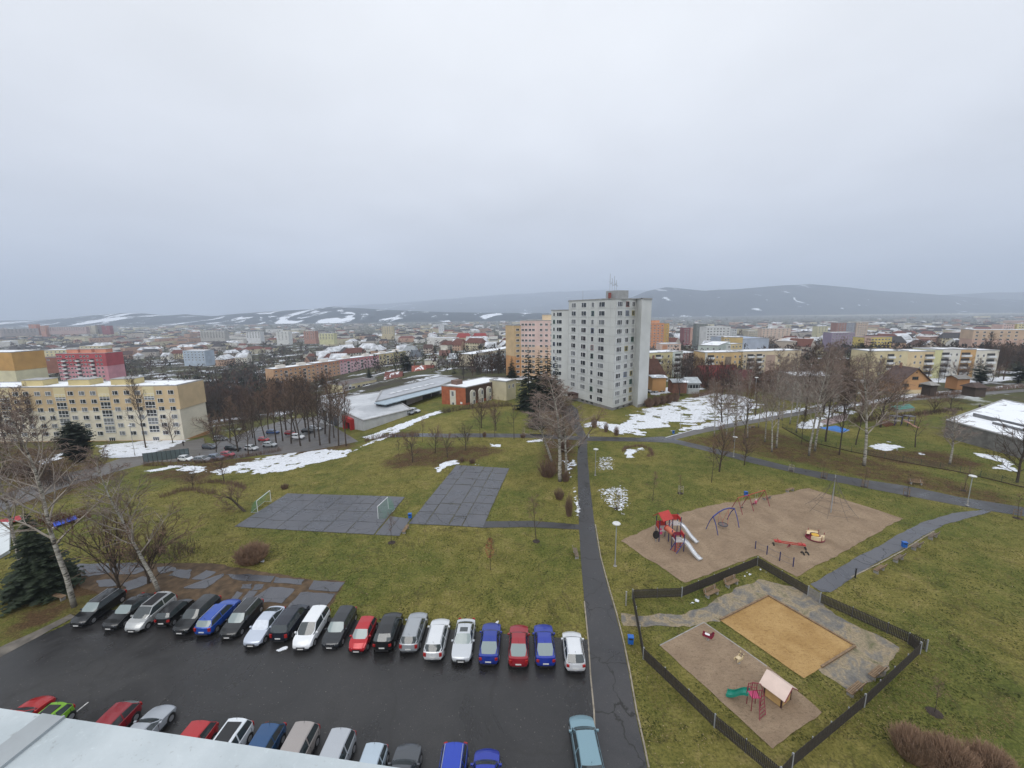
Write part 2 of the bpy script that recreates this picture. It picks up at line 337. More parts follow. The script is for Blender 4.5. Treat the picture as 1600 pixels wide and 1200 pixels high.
def drape(name, poly, off, m, step=2.5, label=None, rag=0.0, kind='structure'):
    """a sheet lying on the ground inside the outline (world xy), thin but following the terrain"""
    P = []; SURF.append(poly)
    n = len(poly)
    for i in range(n):
        a, b = Vector(poly[i][:2]), Vector(poly[(i + 1) % n][:2]); k = max(1, int((b - a).length / (step if rag == 0 else .5)))
        nrm = Vector((-(b - a).y, (b - a).x)).normalized() if (b - a).length > 0 else Vector((0, 0))
        for q in range(k):
            p = a.lerp(b, q / k)
            if rag and q: p = p + nrm * (float(fbm(p.x * .9, p.y * .9, 5)) - .5) * 2 * rag
            P.append(p)
    N_ = len(P); E_ = [(i, (i + 1) % N_) for i in range(N_)]
    xs = np.arange(min(p.x for p in P), max(p.x for p in P), step); ys = np.arange(min(p.y for p in P), max(p.y for p in P), step)
    XX, YY = np.meshgrid(xs, ys); q = inside([(p.x, p.y) for p in P], XX, YY) & (edged([(p.x, p.y) for p in P], XX, YY) > step * .3)
    V = P + [Vector((x, y)) for x, y in zip(XX[q], YY[q])]
    vc, ed, fc, *_ = delaunay_2d_cdt(V, E_, [tuple(range(N_))], 1, 1e-4)
    vv = np.array([(v.x, v.y) for v in vc]); zz = H(vv[:, 0], vv[:, 1]) + off
    me = bpy.data.meshes.new(name); fs = []
    for f in fc:
        a, b, c = vv[f[0]], vv[f[1]], vv[f[2]]
        fs.append(tuple(f) if (b[0] - a[0]) * (c[1] - a[1]) - (b[1] - a[1]) * (c[0] - a[0]) > 0 else tuple(f[::-1]))
    me.from_pydata([(x, y, z) for (x, y), z in zip(vv, zz)], [], fs); me.materials.append(m)
    o = put(name, me); tag(o, label, None, None, kind); return o
def GP(*pts): return [tuple(G(x, y)[:2]) for x, y in pts]
def snow(name, poly, cell=.22, thr=.42, edge=1.5, seed=0, off=.05, m=None, freq=.5, anis=1.0, label=None):
    x0, x1 = min(p[0] for p in poly), max(p[0] for p in poly); y0, y1 = min(p[1] for p in poly), max(p[1] for p in poly)
    xs = np.arange(x0, x1, cell); ys = np.arange(y0, y1, cell); X, Y = np.meshgrid(xs, ys)
    ins = inside(poly, X, Y); d = edged(poly, X, Y)
    v = fbm(X * freq, Y * freq * anis, seed, 5) + (fbm(X * 2.2, Y * 2.2, seed + 50, 3) - .5) * .22 + np.clip(d / edge, 0, 1) * .28 - .175
    k = ins & (v > thr); iy, ix = np.nonzero(k[:-1, :-1])
    if len(ix) == 0: return None
    nx = len(xs); used = np.unique(np.concatenate([iy * nx + ix, iy * nx + ix + 1, (iy + 1) * nx + ix, (iy + 1) * nx + ix + 1]))
    rm = np.full(X.size, -1); rm[used] = np.arange(len(used)); xf, yf = X.ravel()[used], Y.ravel()[used]
    jit = (_hash(np.floor(xf * 50), np.floor(yf * 50), 3) - .5) * cell * .8; jit2 = (_hash(np.floor(yf * 50), np.floor(xf * 50), 9) - .5) * cell * .8
    vs = np.stack([xf + jit, yf + jit2, H(xf, yf) + off + .03 * vn(xf * 2, yf * 2, 4)], 1)
    q = np.stack([rm[iy * nx + ix], rm[iy * nx + ix + 1], rm[(iy + 1) * nx + ix + 1], rm[(iy + 1) * nx + ix]], 1)
    me = bpy.data.meshes.new(name); me.from_pydata(vs.tolist(), [], q.tolist()); me.materials.append(m or M_SNOW)
    o = put(name, me); tag(o, label, None, None, 'stuff'); return o
# ------------------------------------------------------------------ ground sheet
LIT = []                                # (polygon px) areas of leaf litter
LIT_PX = [[(0, 935), (110, 900), (330, 915), (470, 905), (540, 915), (500, 975), (180, 960), (120, 950), (60, 1000), (0, 1020)],
          [(590, 722), (640, 700), (760, 695), (800, 705), (700, 730), (600, 735)],
          [(300, 760), (470, 690), (560, 690), (560, 700), (380, 715), (200, 745)],
          [(845, 600), (905, 640), (905, 740), (840, 745)],
          [(1050, 690), (1180, 662), (1300, 700), (1420, 730), (1600, 780), (1600, 800), (1350, 748), (1180, 712)],
          [(0, 700), (120, 700), (200, 740), (80, 790), (0, 790)],
          [(1330, 700), (1480, 705), (1560, 730), (1500, 735), (1380, 725)],
          [(0, 640), (0, 700), (110, 700), (150, 720), (110, 740), (0, 770)]]
def ground_sheet():
    nx = np.concatenate([-np.geomspace(20000, 165, 60), np.arange(-160, 200, 1.6), np.geomspace(205, 20000, 60)])
    ny = np.concatenate([[-3000, -600, -100], np.arange(-20, 210, 1.6), np.geomspace(214, 20000, 80)])
    X, Y = np.meshgrid(nx, ny); Z = H(X, Y)
    Z = Z + np.where((Y > 45) & (Y < 400), (fbm(X * .05, Y * .05, 2) - .5) * .0, 0)
    ny_, nx_ = X.shape; i = np.arange(ny_ - 1)[:, None] * nx_ + np.arange(nx_ - 1)[None, :]
    q = np.stack([i, i + 1, i + nx_ + 1, i + nx_], -1).reshape(-1, 4)
    me = bpy.data.meshes.new('ground'); me.from_pydata(np.stack([X, Y, Z], -1).reshape(-1, 3).tolist(), [], q.tolist())
    lit = np.zeros(X.size); Xf, Yf = X.ravel(), Y.ravel()
    for pl in LIT_PX:
        w = GP(*pl); d = edged(w, Xf, Yf); ins = inside(w, Xf, Yf); lit = np.maximum(lit, np.clip(.5 + np.where(ins, d, -d) / 4.0, 0, 1) * (.72 if pl[0][0] != 1050 else .66))
    a = me.attributes.new('litter', 'FLOAT', 'POINT'); a.data.foreach_set('value', lit)
    town = np.clip((np.hypot(Xf * .8, Yf) - 165) / 50, 0, 1) * (Xf > -9e9); a = me.attributes.new('town', 'FLOAT', 'POINT'); a.data.foreach_set('value', town)
    me.materials.append(GRASS); me.polygons.foreach_set('use_smooth', [True] * len(q)); tag(put('ground', me), kind='structure')
ground_sheet()
# ------------------------------------------------------------------ hills, haze
def hills(name, sky, Yb, Yr, m, seed, amp=.06, zb=-66):
    """a range: foot at distance Yb, crest at Yr, crest heights from the skyline (px, py)"""
    xs = np.arange(sky[0][0], sky[-1][0] + 1, 7); n = 26; vs = []; fs = []
    for i, x in enumerate(xs):
        y = np.interp(x, [p[0] for p in sky], [p[1] for p in sky]); p = PD(x, y, Yr); u = p.x / Yr; zc = max(p.z, zb + 5)
        for j in range(n):
            t = j / (n - 5); Yj = Yb + (Yr - Yb) * t
            if t <= 1: s = math.sin(t * math.pi / 2) ** 1.5
            else: s = 1 - (t - 1) * 2.2
            nz = (float(fbm(u * Yj / 700, Yj / 700, seed)) - .5) * 2 * amp * (zc - zb) * math.sin(min(t, 1) * math.pi) * 2.4
            vs.append((u * Yj, Yj, zb + (zc - zb) * s + nz))
    k = len(xs)
    for i in range(k - 1):
        for j in range(n - 1): a = i * n + j; fs.append((a, a + n, a + n + 1, a + 1))
    me = bpy.data.meshes.new(name); me.from_pydata(vs, [], fs); me.materials.append(m); me.polygons.foreach_set('use_smooth', [True] * len(fs))
    return tag(put(name, me), kind='structure')
HM1 = hill_material('hill_forest', .655, 700); HM2 = hill_material('hill_fields', .555, 400)
hills('hills', [(-500, 505), (0, 501), (60, 500), (110, 496), (150, 492), (190, 489), (225, 490), (258, 493), (290, 491), (330, 494), (375, 490), (430, 486), (490, 483), (520, 479), (600, 484), (700, 488), (800, 489), (900, 489)], 4300, 5600, HM2, 3)
hills('hills', [(420, 490), (520, 479), (600, 475), (700, 468), (780, 462), (860, 458), (950, 454), (1010, 455), (1060, 462), (1150, 470)], 8600, 17000, HM1, 11, .05)
hills('hills', [(900, 484), (985, 466), (1010, 455), (1040, 449), (1065, 451), (1100, 455), (1150, 452), (1200, 448), (1270, 445), (1320, 449), (1370, 454), (1430, 458), (1480, 462), (1530, 466), (1640, 470), (2100, 470)], 5600, 7400, HM1, 23, .07)
hills('hills', [(1380, 470), (1450, 462), (1500, 460), (1560, 457), (1640, 456), (2200, 450)], 7000, 9500, HM1, 31, .07)
def field(pts, hx, off, nm='field'):
    m = mat('far_field_' + hx, hx, .95, .25, .004); w = [tuple(PH(x, y, -63.0)[:2]) for x, y in pts]
    mb = MB(); mb.prism(w, -66, -63.5 + off); return tag(mb.build(nm, m), kind='structure')
field([(1060, 491.2), (1300, 491), (1310, 493.5), (1060, 494)], '8d8672', 0)
field([(1280, 490.5), (1600, 489), (1600, 491), (1290, 494)], '8a8674', .3)
field([(1010, 486.5), (1100, 485.5), (1170, 487), (1165, 488.8), (1020, 489)], 'e8edf2', .6, 'snow_field')
field([(1180, 499), (1400, 497.3), (1600, 495), (1600, 497), (1190, 501)], 'cfd5dc', .6, 'snow_field')
field([(210, 502.5), (340, 501), (345, 503), (215, 504)], 'e0e5ea', .6, 'snow_field')
field([(450, 499), (520, 497.5), (515, 500), (455, 501.5)], 'e0e5ea', .6, 'snow_field')
def haze():
    b = MB(); b.box((0, 8200, 480), (48000, 20000, 1100)); m = bpy.data.materials.new('haze_air'); m.use_nodes = True; nt = m.node_tree; nt.nodes.clear()
    o = nt.nodes.new('ShaderNodeOutputMaterial'); v = nt.nodes.new('ShaderNodeVolumePrincipled'); v.inputs['Color'].default_value = (.75, .85, 1.0, 1); v.inputs['Density'].default_value = HAZE
    v.inputs['Anisotropy'].default_value = 0.0
    nt.links.new(v.outputs[0], o.inputs['Volume']); ob = b.build('haze', m); tag(ob, kind='stuff')
    bpy.context.view_layer.update()
HAZE = 0.00015
haze()
# ------------------------------------------------------------------ lot, paths
LOT = GP((100, 978), (140, 956), (250, 948), (400, 955), (560, 970), (700, 984), (800, 992), (919, 1000), (928, 1110), (932, 1200), (937, 1300)) + [(4, 8), (-62, 8), (-62, 20)] + GP((-60, 1060), (0, 1028), (45, 1002))
drape('car_park', LOT, .045, M_LOT, 1.6)
PATH_L = GP((905, 683), (902, 715), (903, 760), (905, 830), (908, 880), (913, 940), (919, 1000), (923, 1060), (928, 1110), (932, 1200), (937, 1300))
PATH_R = GP((1040, 1300), (1011, 1200), (1003, 1160), (992, 1110), (982, 1050), (972, 1000), (962, 960), (949, 915), (937, 870), (929, 820), (922, 760), (918, 715), (917, 683))
drape('footpath', PATH_L + PATH_R, .035, M_PATH, 1.5, rag=.04)
drape('footpath', GP((560, 683), (600, 679), (700, 678), (838, 678), (905, 682), (905, 688), (838, 684), (700, 684), (600, 684)), .03, M_PATH, 1.5)
drape('footpath', GP((905, 683), (895, 672), (885, 655), (878, 640), (893, 632), (903, 640), (906, 660), (917, 683)), .04, M_PATH, 1.5)
PR = GP((917, 682), (1000, 684), (1036, 682), (1062, 688), (1170, 713), (1230, 728), (1300, 741), (1360, 751), (1420, 760), (1500, 777), (1600, 793), (1700, 810), (1700, 824), (1600, 807), (1530, 796), (1440, 779), (1360, 764), (1300, 752), (1180, 725), (1100, 704), (1050, 692), (1000, 690), (917, 689))
drape('footpath', PR, .03, M_PATH, 1.5)
drape('footpath', GP((1040, 684), (1090, 670), (1180, 655), (1250, 642), (1320, 630), (1400, 622), (1600, 608), (1600, 612), (1400, 628), (1330, 636), (1255, 648), (1180, 661), (1100, 676), (1050, 688)), .025, M_ROAD, 2)
PM = GP((1535, 797), (1488, 802), (1437, 818), (1400, 837), (1375, 853), (1340, 870), (1307, 890), (1266, 913), (1283, 925), (1297, 926), (1310, 918), (1340, 897), (1375, 877), (1408, 859), (1440, 839), (1475, 820), (1512, 810), (1550, 800))
drape('footpath', PM, .04, M_SLAB, 1.5, rag=.12)
drape('footpath', GP((752, 815), (830, 814), (906, 820), (908, 828), (830, 824), (750, 825)), .045, M_PATH, 1.5, rag=.05)
drape('road', GP((-200, 800), (0, 775), (95, 742), (150, 730), (200, 712), (245, 700), (290, 690), (318, 684), (322, 700), (300, 722), (240, 722), (165, 742), (100, 762), (0, 800), (-200, 840)), .03, M_ROAD, 2.5)
drape('road', GP((290, 716), (310, 700), (340, 690), (400, 668), (450, 655), (500, 650), (560, 690), (480, 705), (400, 712), (330, 722)), .035, M_ROAD, 2.5)
drape('kerb_verge', GP((0, 1012), (60, 985), (110, 960), (118, 964), (60, 996), (0, 1028)), .06, mat('verge_mud', (.13, .115, .095), .6, .5, 1.2), 1.5, rag=.12)
def kerb(name, pts, w=.12, z=.11, m=M_KERB, off=0.0, parent=None, seg=1.0):
    """kerb stones laid end to end along a line"""
    b = MB(); n = 0
    for a, c in zip(pts[:-1], pts[1:]):
        a, c = Vector(a[:2]), Vector(c[:2]); L_ = (c - a).length; k = max(1, round(L_ / seg)); d = (c - a) / k; ang = math.atan2(d.y, d.x)
        for i in range(k):
            mid = a + d * (i + .5); b.box((mid.x, mid.y, h(mid.x, mid.y) + z / 2 - .06 + off + random.uniform(-.008, .008)), (d.length - .015, w, z + .12), 0, ang); n += 1
    o = b.build(name, m, parent); return tag(o, kind='stuff')
kerb('kerb', [p for p in PATH_L[5:]][::1], .12, .08)
kerb('kerb', [(p[0] + .12, p[1]) for p in PATH_R][1:10], .12, .07)
kerb('kerb', GP((1330, 902), (1375, 880), (1410, 861), (1441, 841), (1460, 830)), .12, .05)
kerb('kerb', GP((1040, 684), (1090, 670), (1180, 655), (1250, 642)), .2, .1, M_SNOW)
# white parking line
ml = MB(); a_, b_ = G(113, 1118), G(138, 1098); ml.prism([(a_.x - .05, a_.y), (a_.x + .05, a_.y), (b_.x + .05, b_.y), (b_.x - .05, b_.y)], .03, .052)
tag(ml.build('parking_line', mat('road_paint', (.6, .6, .58), .7, .2, 4)), kind='structure')
# ------------------------------------------------------------------ slab courts
def bil(q, s, t):
    a, b, c, d = [Vector(p[:2]) for p in q]; return (a * (1 - s) + b * s) * (1 - t) + (d * (1 - s) + c * s) * t
def court(name, quad, ncol, nrow, seed, base_m, gap=.10):
    rnd = random.Random(seed); o0 = drape(name, quad, .03, base_m, 1.5, rag=.1)
    cs = [0] + sorted((i + rnd.uniform(-.18, .18)) / ncol for i in range(1, ncol)) + [1]
    for i in range(ncol):
        rs = [0] + sorted((j + rnd.uniform(-.2, .2)) / nrow for j in range(1, nrow)) + [1]
        for j in range(nrow):
            if rnd.random() < .14 and j < nrow - 1: rs[j + 1] = rs[j] + .001
            s0, s1, t0, t1 = cs[i], cs[i + 1], rs[j], rs[j + 1]
            if t1 - t0 < .02: continue
            c = [bil(quad, s0, t0), bil(quad, s1, t0), bil(quad, s1, t1), bil(quad, s0, t1)]; cen = sum(c, Vector((0, 0))) / 4
            pl = []
            for k in range(4):
                a, b = c[k], c[(k + 1) % 4]
                for q in range(5):
                    p = a.lerp(b, q / 5); p = p + (cen - p).normalized() * (gap * rnd.uniform(.25, 1.1)); pl.append((p.x, p.y))
            mb = MB(); dz = rnd.uniform(.055, .075); mb.prism(pl, lambda p: h(*p) - .02, lambda p: h(*p) + dz); mb.build('slab', M_SLAB, o0)
    return o0
M_JOINT = mat('joint_grass', (.075, .068, .026), .95, .5, 1.5)
C1 = GP((366, 823), (584, 836), (633, 777), (449, 771)); court('paved_pitch', C1, 6, 4, 4, M_JOINT, .07)
C2 = GP((638, 819), (755, 825), (796, 732), (713, 727)); court('paved_court', C2, 4, 7, 8, M_JOINT, .11)
court('paved_corner', GP((586, 836), (624, 838), (642, 811), (610, 807)), 2, 1, 3, M_JOINT, .06)
def slabs(name, polys, base, m=M_SLAB):
    o0 = drape(name, base, .025, M_JOINT if m is M_SLAB else m, 1.5, rag=.3)
    for pl in polys:
        w = GP(*pl); n = len(w); out = []
        for k in range(n):
            a, b = Vector(w[k]), Vector(w[(k + 1) % n])
            for q in range(5): p = a.lerp(b, q / 5); out.append((p.x + (float(vn(p.x * 2, p.y * 2, 1)) - .5) * .3, p.y + (float(vn(p.x * 2, p.y * 2, 7)) - .5) * .3))
        mb = MB(); mb.prism(out, lambda p: h(*p) - .02, lambda p: h(*p) + .06); mb.build('slab', M_SLAB, o0)
Z = lambda pts: [(340 + x / 4, 660 + y / 4) for x, y in pts]; ZB = lambda pts: [(x / 4, 700 + y / 4) for x, y in pts]
M_EARTH = mat('bare_earth', (.085, .055, .030), .95, .5, 1.2)
slabs('paved_terrace', [Z([(600, 992), (788, 1006), (745, 1062), (568, 1048)]), Z([(520, 1062), (735, 1076), (655, 1185), (430, 1165)]), Z([(330, 1028), (485, 1045), (405, 1135), (200, 1118)]),
    Z([(55, 952), (200, 950), (350, 968), (330, 1002), (110, 985)]), Z([(360, 970), (540, 988), (525, 1016), (345, 1004)]), Z([(155, 1012), (210, 1010), (200, 1045), (140, 1042)]), Z([(240, 1015), (292, 1012), (268, 1048), (215, 1050)]),
    Z([(120, 1062), (160, 1065), (130, 1115), (78, 1116)]), Z([(200, 1052), (248, 1055), (215, 1112), (150, 1116)]), ZB([(420, 790), (480, 728), (680, 722), (690, 780), (560, 805)]), ZB([(700, 722), (880, 715), (920, 760), (850, 790), (700, 790)]), ZB([(610, 830), (700, 820), (740, 860), (620, 875)]),
    ZB([(980, 748), (1080, 740), (1110, 765), (1000, 790)]), ZB([(1110, 760), (1200, 765), (1180, 820), (1060, 800)]), ZB([(1200, 820), (1290, 765), (1350, 780), (1260, 830)]), ZB([(1150, 870), (1290, 822), (1400, 785), (1410, 795), (1280, 880), (1160, 880)]), ZB([(760, 850), (900, 800), (960, 840), (800, 890)])],
    GP((90, 905), (115, 882), (330, 880), (480, 905), (540, 908), (505, 962), (400, 952), (200, 945), (150, 925)), M_EARTH)
# ------------------------------------------------------------------ playgrounds surfaces
drape('play_gravel', GP((970, 846), (1070, 911), (1100, 900), (1184, 868), (1245, 902), (1412, 811), (1264, 763), (1225, 771), (1157, 784), (1130, 786), (1070, 800), (1020, 822)), .05, M_GRAVEL, 1.2, rag=.3, kind='stuff')
drape('play_gravel', GP((1031, 1009), (1100, 973), (1198, 1040), (1284, 1114), (1207, 1171)), .05, M_GRAVEL, 1.2, rag=.12, kind='stuff')
drape('worn_ground', GP((970, 958), (1065, 961), (1105, 948), (1150, 918), (1185, 905), (1215, 912), (1262, 924), (1290, 950), (1345, 982), (1405, 1012), (1385, 1050), (1330, 1082), (1283, 1052), (1240, 1000), (1150, 960), (1124, 972), (1060, 980), (974, 978)), .035, M_WORN, 1.2, rag=.5, kind='structure')
SANDQ = GP((1125, 970), (1200, 932), (1336, 1011), (1256, 1061)); drape('sand', SANDQ, .075, M_SAND, 1.0, rag=.06, kind='stuff')
def sand_frame():
    r = empty('sandpit_frame', (*SANDQ[1], h(*SANDQ[1])), 0, 'low wooden border boards round three sides of the ochre sandpit', 'sandpit border')
    for a, b in ((SANDQ[0], SANDQ[1]), (SANDQ[1], SANDQ[2]), (SANDQ[2], tuple(Vector(SANDQ[2]).lerp(Vector(SANDQ[3]), .68)))):
        a, b = Vector(a), Vector(b); k = 4; d = (b - a) / k
        for i in range(k):
            m_ = a + d * (i + .5); mb = MB(); mb.box((0, 0, 0), (d.length - .02, .16, .26)); mb.build('board', M_WOOD, r, (m_.x - r.location.x, m_.y - r.location.y, h(m_.x, m_.y) + .08 - r.location.z), math.atan2(d.y, d.x))
sand_frame()
kerb('gravel_edging', GP((1031, 1009), (1100, 973), (1165, 1018), (1198, 1042)), .1, .06, M_CONC)
# ------------------------------------------------------------------ snow left on the grass
snow('snow_patch', GP((325, 737), (400, 716), (450, 709), (500, 702), (560, 702), (548, 712), (500, 723), (450, 736), (400, 742), (340, 743)), .2, .435, 1.6, 1)
snow('snow_patch', GP((255, 728), (290, 726), (330, 728), (335, 738), (290, 742)), .24, .52, 1.5, 2)
snow('snow_patch', GP((222, 737), (290, 725), (285, 729), (225, 741)), .24, .48, 1.0, 3)
snow('snow_patch', GP((148, 697), (230, 688), (300, 684), (275, 696), (235, 712), (160, 718)), .3, .40, 1.5, 4)
snow('snow_patch', GP((50, 722), (100, 706), (108, 712), (60, 730)), .3, .46, 1.0, 5)
snow('snow_patch', GP((965, 650), (1000, 640), (1060, 625), (1110, 612), (1160, 618), (1195, 632), (1180, 645), (1120, 668), (1050, 662), (1000, 655)), .26, .475, 3.0, 6, freq=.3, anis=1.6)
snow('snow_patch', GP((968, 664), (985, 652), (1020, 650), (1046, 658), (1050, 668), (1010, 671), (975, 671)), .25, .44, 1.0, 7, freq=.35)
snow('snow_patch', GP((1040, 672), (1090, 664), (1160, 648), (1230, 640), (1290, 630), (1280, 638), (1200, 652), (1120, 666), (1060, 678)), .26, .475, 2.0, 8, freq=.3)
snow('snow_patch', GP((905, 668), (922, 658), (950, 660), (1014, 676), (1008, 682), (960, 678), (930, 668)), .25, .43, 1.5, 9, freq=.4)
snow('snow_patch', GP((1240, 668), (1260, 655), (1300, 643), (1345, 636), (1340, 646), (1290, 660), (1290, 672), (1250, 672)), .26, .475, 2.0, 10, freq=.3)
snow('snow_patch', GP((1350, 696), (1390, 690), (1412, 700), (1395, 706), (1360, 704)), .25, .44, 1.5, 11)
snow('snow_patch', GP((1420, 706), (1450, 705), (1456, 714), (1430, 712)), .25, .5, 1.5, 12)
snow('snow_patch', GP((1520, 708), (1560, 712), (1590, 728), (1590, 738), (1545, 733), (1570, 724), (1530, 714)), .25, .43, 1.2, 13)
snow('snow_patch', GP((674, 733), (690, 723), (712, 719), (720, 725), (700, 730), (684, 740)), .2, .45, .8, 14)
snow('snow_patch', GP((730, 728), (745, 722), (750, 728)), .15, .48, .8, 15)
snow('snow_patch', GP((763, 693), (783, 692), (782, 699), (765, 699)), .2, .46, .8, 16)
snow('snow_patch', GP((820, 689), (850, 685), (852, 690), (822, 692)), .2, .5, .8, 17)
snow('snow_patch', GP((973, 704), (1004, 698), (1006, 704), (990, 708), (992, 716), (978, 716)), .18, .46, .8, 18)
snow('snow_patch', GP((930, 765), (975, 758), (988, 780), (975, 808), (945, 790)), .10, .64, 1.0, 19, freq=4.5)
snow('snow_patch', GP((930, 715), (960, 712), (965, 735), (932, 738)), .10, .68, 1.0, 20, freq=4.5)
snow('snow_patch', GP((1165, 895), (1195, 888), (1205, 894), (1160, 908)), .1, .58, 1.0, 21, freq=3)
snow('snow_patch', GP((1075, 940), (1092, 936), (1092, 943), (1078, 946)), .08, .5, 1.0, 22, freq=3)
snow('snow_patch', GP((876, 720), (903, 718), (905, 732), (892, 735), (896, 752), (902, 770), (896, 771), (886, 740)), .12, .56, .8, 23, freq=1.6)
snow('snow_patch', GP((895, 775), (905, 775), (908, 800), (902, 812), (896, 795)), .10, .58, .5, 24, freq=3)
snow('snow_patch', GP((370, 872), (410, 872), (412, 880), (372, 880)), .12, .52, .6, 25, freq=2)
snow('snow_patch', GP((780, 970), (776, 972), (766, 980), (775, 978)), .08, .3, .3, 26)
snow('snow_patch', GP((430, 1018), (447, 1010), (450, 1014), (436, 1020)), .06, .40, .3, 27, off=.06)
snow('snow_patch', GP((565, 684), (690, 640), (694, 644), (640, 664), (575, 690)), .3, .46, 1.0, 28)
snow('snow_patch', GP((0, 905), (20, 893), (24, 900), (0, 915)), .12, .4, .5, 29)
snow('snow_patch', GP((1280, 640), (1400, 618), (1600, 600), (1600, 606), (1400, 624), (1290, 646)), .3, .44, 1.5, 30)
snow('snow_patch', GP((1010, 612), (1080, 598), (1130, 600), (1120, 608), (1060, 612), (1020, 620)), .4, .44, 2, 31, freq=.3)
snow('snow_patch', GP((1540, 590), (1600, 586), (1600, 594), (1545, 598)), .5, .44, 2, 32, freq=.2)
snow('snow_patch', GP((560, 700), (590, 680), (640, 655), (648, 662), (600, 688)), .3, .56, 1.0, 33)
def fallen_leaves():
    P = []; A = GP((600, 845), (905, 845), (919, 998), (560, 965)); B = GP((1010, 1030), (980, 1000), (1020, 1200), (1190, 1230)); C = GP((1300, 925), (1550, 810), (1700, 900), (1700, 1230), (1250, 1210), (1445, 1020))
    vs, fs = [], []
    for poly, n in ((A, 420), (B, 110), (C, 900)):
        x0, x1 = min(p[0] for p in poly), max(p[0] for p in poly); y0, y1 = min(p[1] for p in poly), max(p[1] for p in poly)
        X = RNG.uniform(x0, x1, n * 3); Y = RNG.uniform(y0, y1, n * 3); k = inside(poly, X, Y) & (fbm(X * .3, Y * .3, 9) > .46); X, Y = X[k][:n], Y[k][:n]; Z_ = H(X, Y)
        for x, y, z in zip(X, Y, Z_):
            a = random.uniform(0, 6.3); s = random.uniform(.025, .06); o = len(vs)
            for q in range(4): vs.append((x + s * math.cos(a + q * 1.57), y + s * math.sin(a + q * 1.57) * .7, z + .03 + random.uniform(0, .05)))
            fs.append((o, o + 1, o + 2, o + 3))
    me = bpy.data.meshes.new('fallen_leaves'); me.from_pydata(vs, [], fs); me.materials.append(mat('dry_leaf', (.36, .27, .15), .9, .3, 1)); tag(put('fallen_leaves', me), kind='stuff')
fallen_leaves()
def grass_tufts():
    n = 150000; Y = 24 + 75 * RNG.random(n) ** 1.25; X = Y * RNG.uniform(-1.5, 1.45, n); k = np.ones(n, bool)
    for p in SURF: k &= ~inside(p, X, Y)
    w = GP(*LIT_PX[0]); k &= ~inside(w, X, Y); k &= fbm(X * .5, Y * .5, 77) > .36; X, Y = X[k], Y[k]; n = len(X); Z_ = H(X, Y); a = RNG.uniform(0, 6.28, n); s = RNG.uniform(.04, .11, n); hh = RNG.uniform(.03, .10, n)
    c = fbm(X * .8, Y * .8, 31) + RNG.uniform(-.14, .14, n); grp = np.digitize(c, [.44, .55])
    for gi, (col, nm) in enumerate((((.06, .075, .016), 'tuft_dark'), ((.125, .135, .032), 'tuft_green'), ((.26, .215, .085), 'tuft_straw'))):
        q = grp == gi; x, y, z, aa, ss, h_ = X[q], Y[q], Z_[q], a[q], s[q], hh[q]; m_ = len(x); V = np.zeros((m_, 5, 3))
        for j, (dx, dz) in enumerate(((-1, 0), (1, 0), (.3, 1), (-.4, .8), (0, .2))):
            V[:, j, 0] = x + np.cos(aa + (j == 3) * .9) * ss * dx; V[:, j, 1] = y + np.sin(aa + (j == 3) * .9) * ss * dx + (.03 if j == 4 else 0); V[:, j, 2] = z + h_ * dz + .01
        b = np.arange(m_)[:, None] * 5; T_ = np.concatenate([b + np.array([[0, 1, 2]]), b + np.array([[0, 4, 3]])]); me = bpy.data.meshes.new('grass_tufts'); me.from_pydata(V.reshape(-1, 3).tolist(), [], T_.tolist()); me.materials.append(mat(nm, col, .9, .3, .6)); tag(put('grass_tufts', me), kind='stuff')
grass_tufts()
# ------------------------------------------------------------------ buildings
WIN = {}
def window_mesh(w, hh, kind, fm=None, glass=None):
    """frame and pane meshes, wall plane at y=0, outside towards -y"""
    key = (round(w, 2), round(hh, 2), kind, fm and fm.name, glass and glass.name)
    if key in WIN: return WIN[key]
    fm = fm or M_WHITE; glass = glass or M_GLASS; f = MB(); g = MB(); t = .10; d = .06
    f.box((0, -d / 2, hh / 2 - t / 2), (w, d, t)); f.box((0, -d / 2 - .03, -hh / 2 + t / 2), (w + .12, d + .1, t))
    f.box((-w / 2 + t / 2, -d / 2, 0), (t, d, hh - 2 * t)); f.box((w / 2 - t / 2, -d / 2, 0), (t, d, hh - 2 * t))
    n = {'single': 0, 'double': 1, 'triple': 2, 'loggia': 2}[kind]
    for i in range(n):
        x = -w / 2 + w * (i + 1) / (n + 1) if kind != 'double' else -w * .12
        f.box((x, -d / 2, 0), (t, d * .9, hh - 2 * t))
    if kind == 'loggia': f.box((0, -d / 2 - .005, -hh * .12), (w - 2 * t, d, t * 2))
    g.box((0, -.012, 0), (w - 2 * t, .02, hh - 2 * t))
    WIN[key] = (f.mesh('window', [fm]), g.mesh('pane', [glass])); return WIN[key]
def far_window_mesh(w, hh, kind, col='1c2226'):
    key = ('far', round(w, 2), round(hh, 2), kind, col)
    if key in WIN: return WIN[key]
    f = MB(); f.box((0, -.03, 0), (w, .06, hh), 0); f.box((0, -.07, .04), (w * .84, .03, hh * .8), 1)
    if kind != 'single': f.box((0, -.09, .04), (.1, .03, hh * .8), 0)
    WIN[key] = f.mesh('window', [M_WHITE, mat('far_glass_' + col, col, .2, 0)]); return WIN[key]
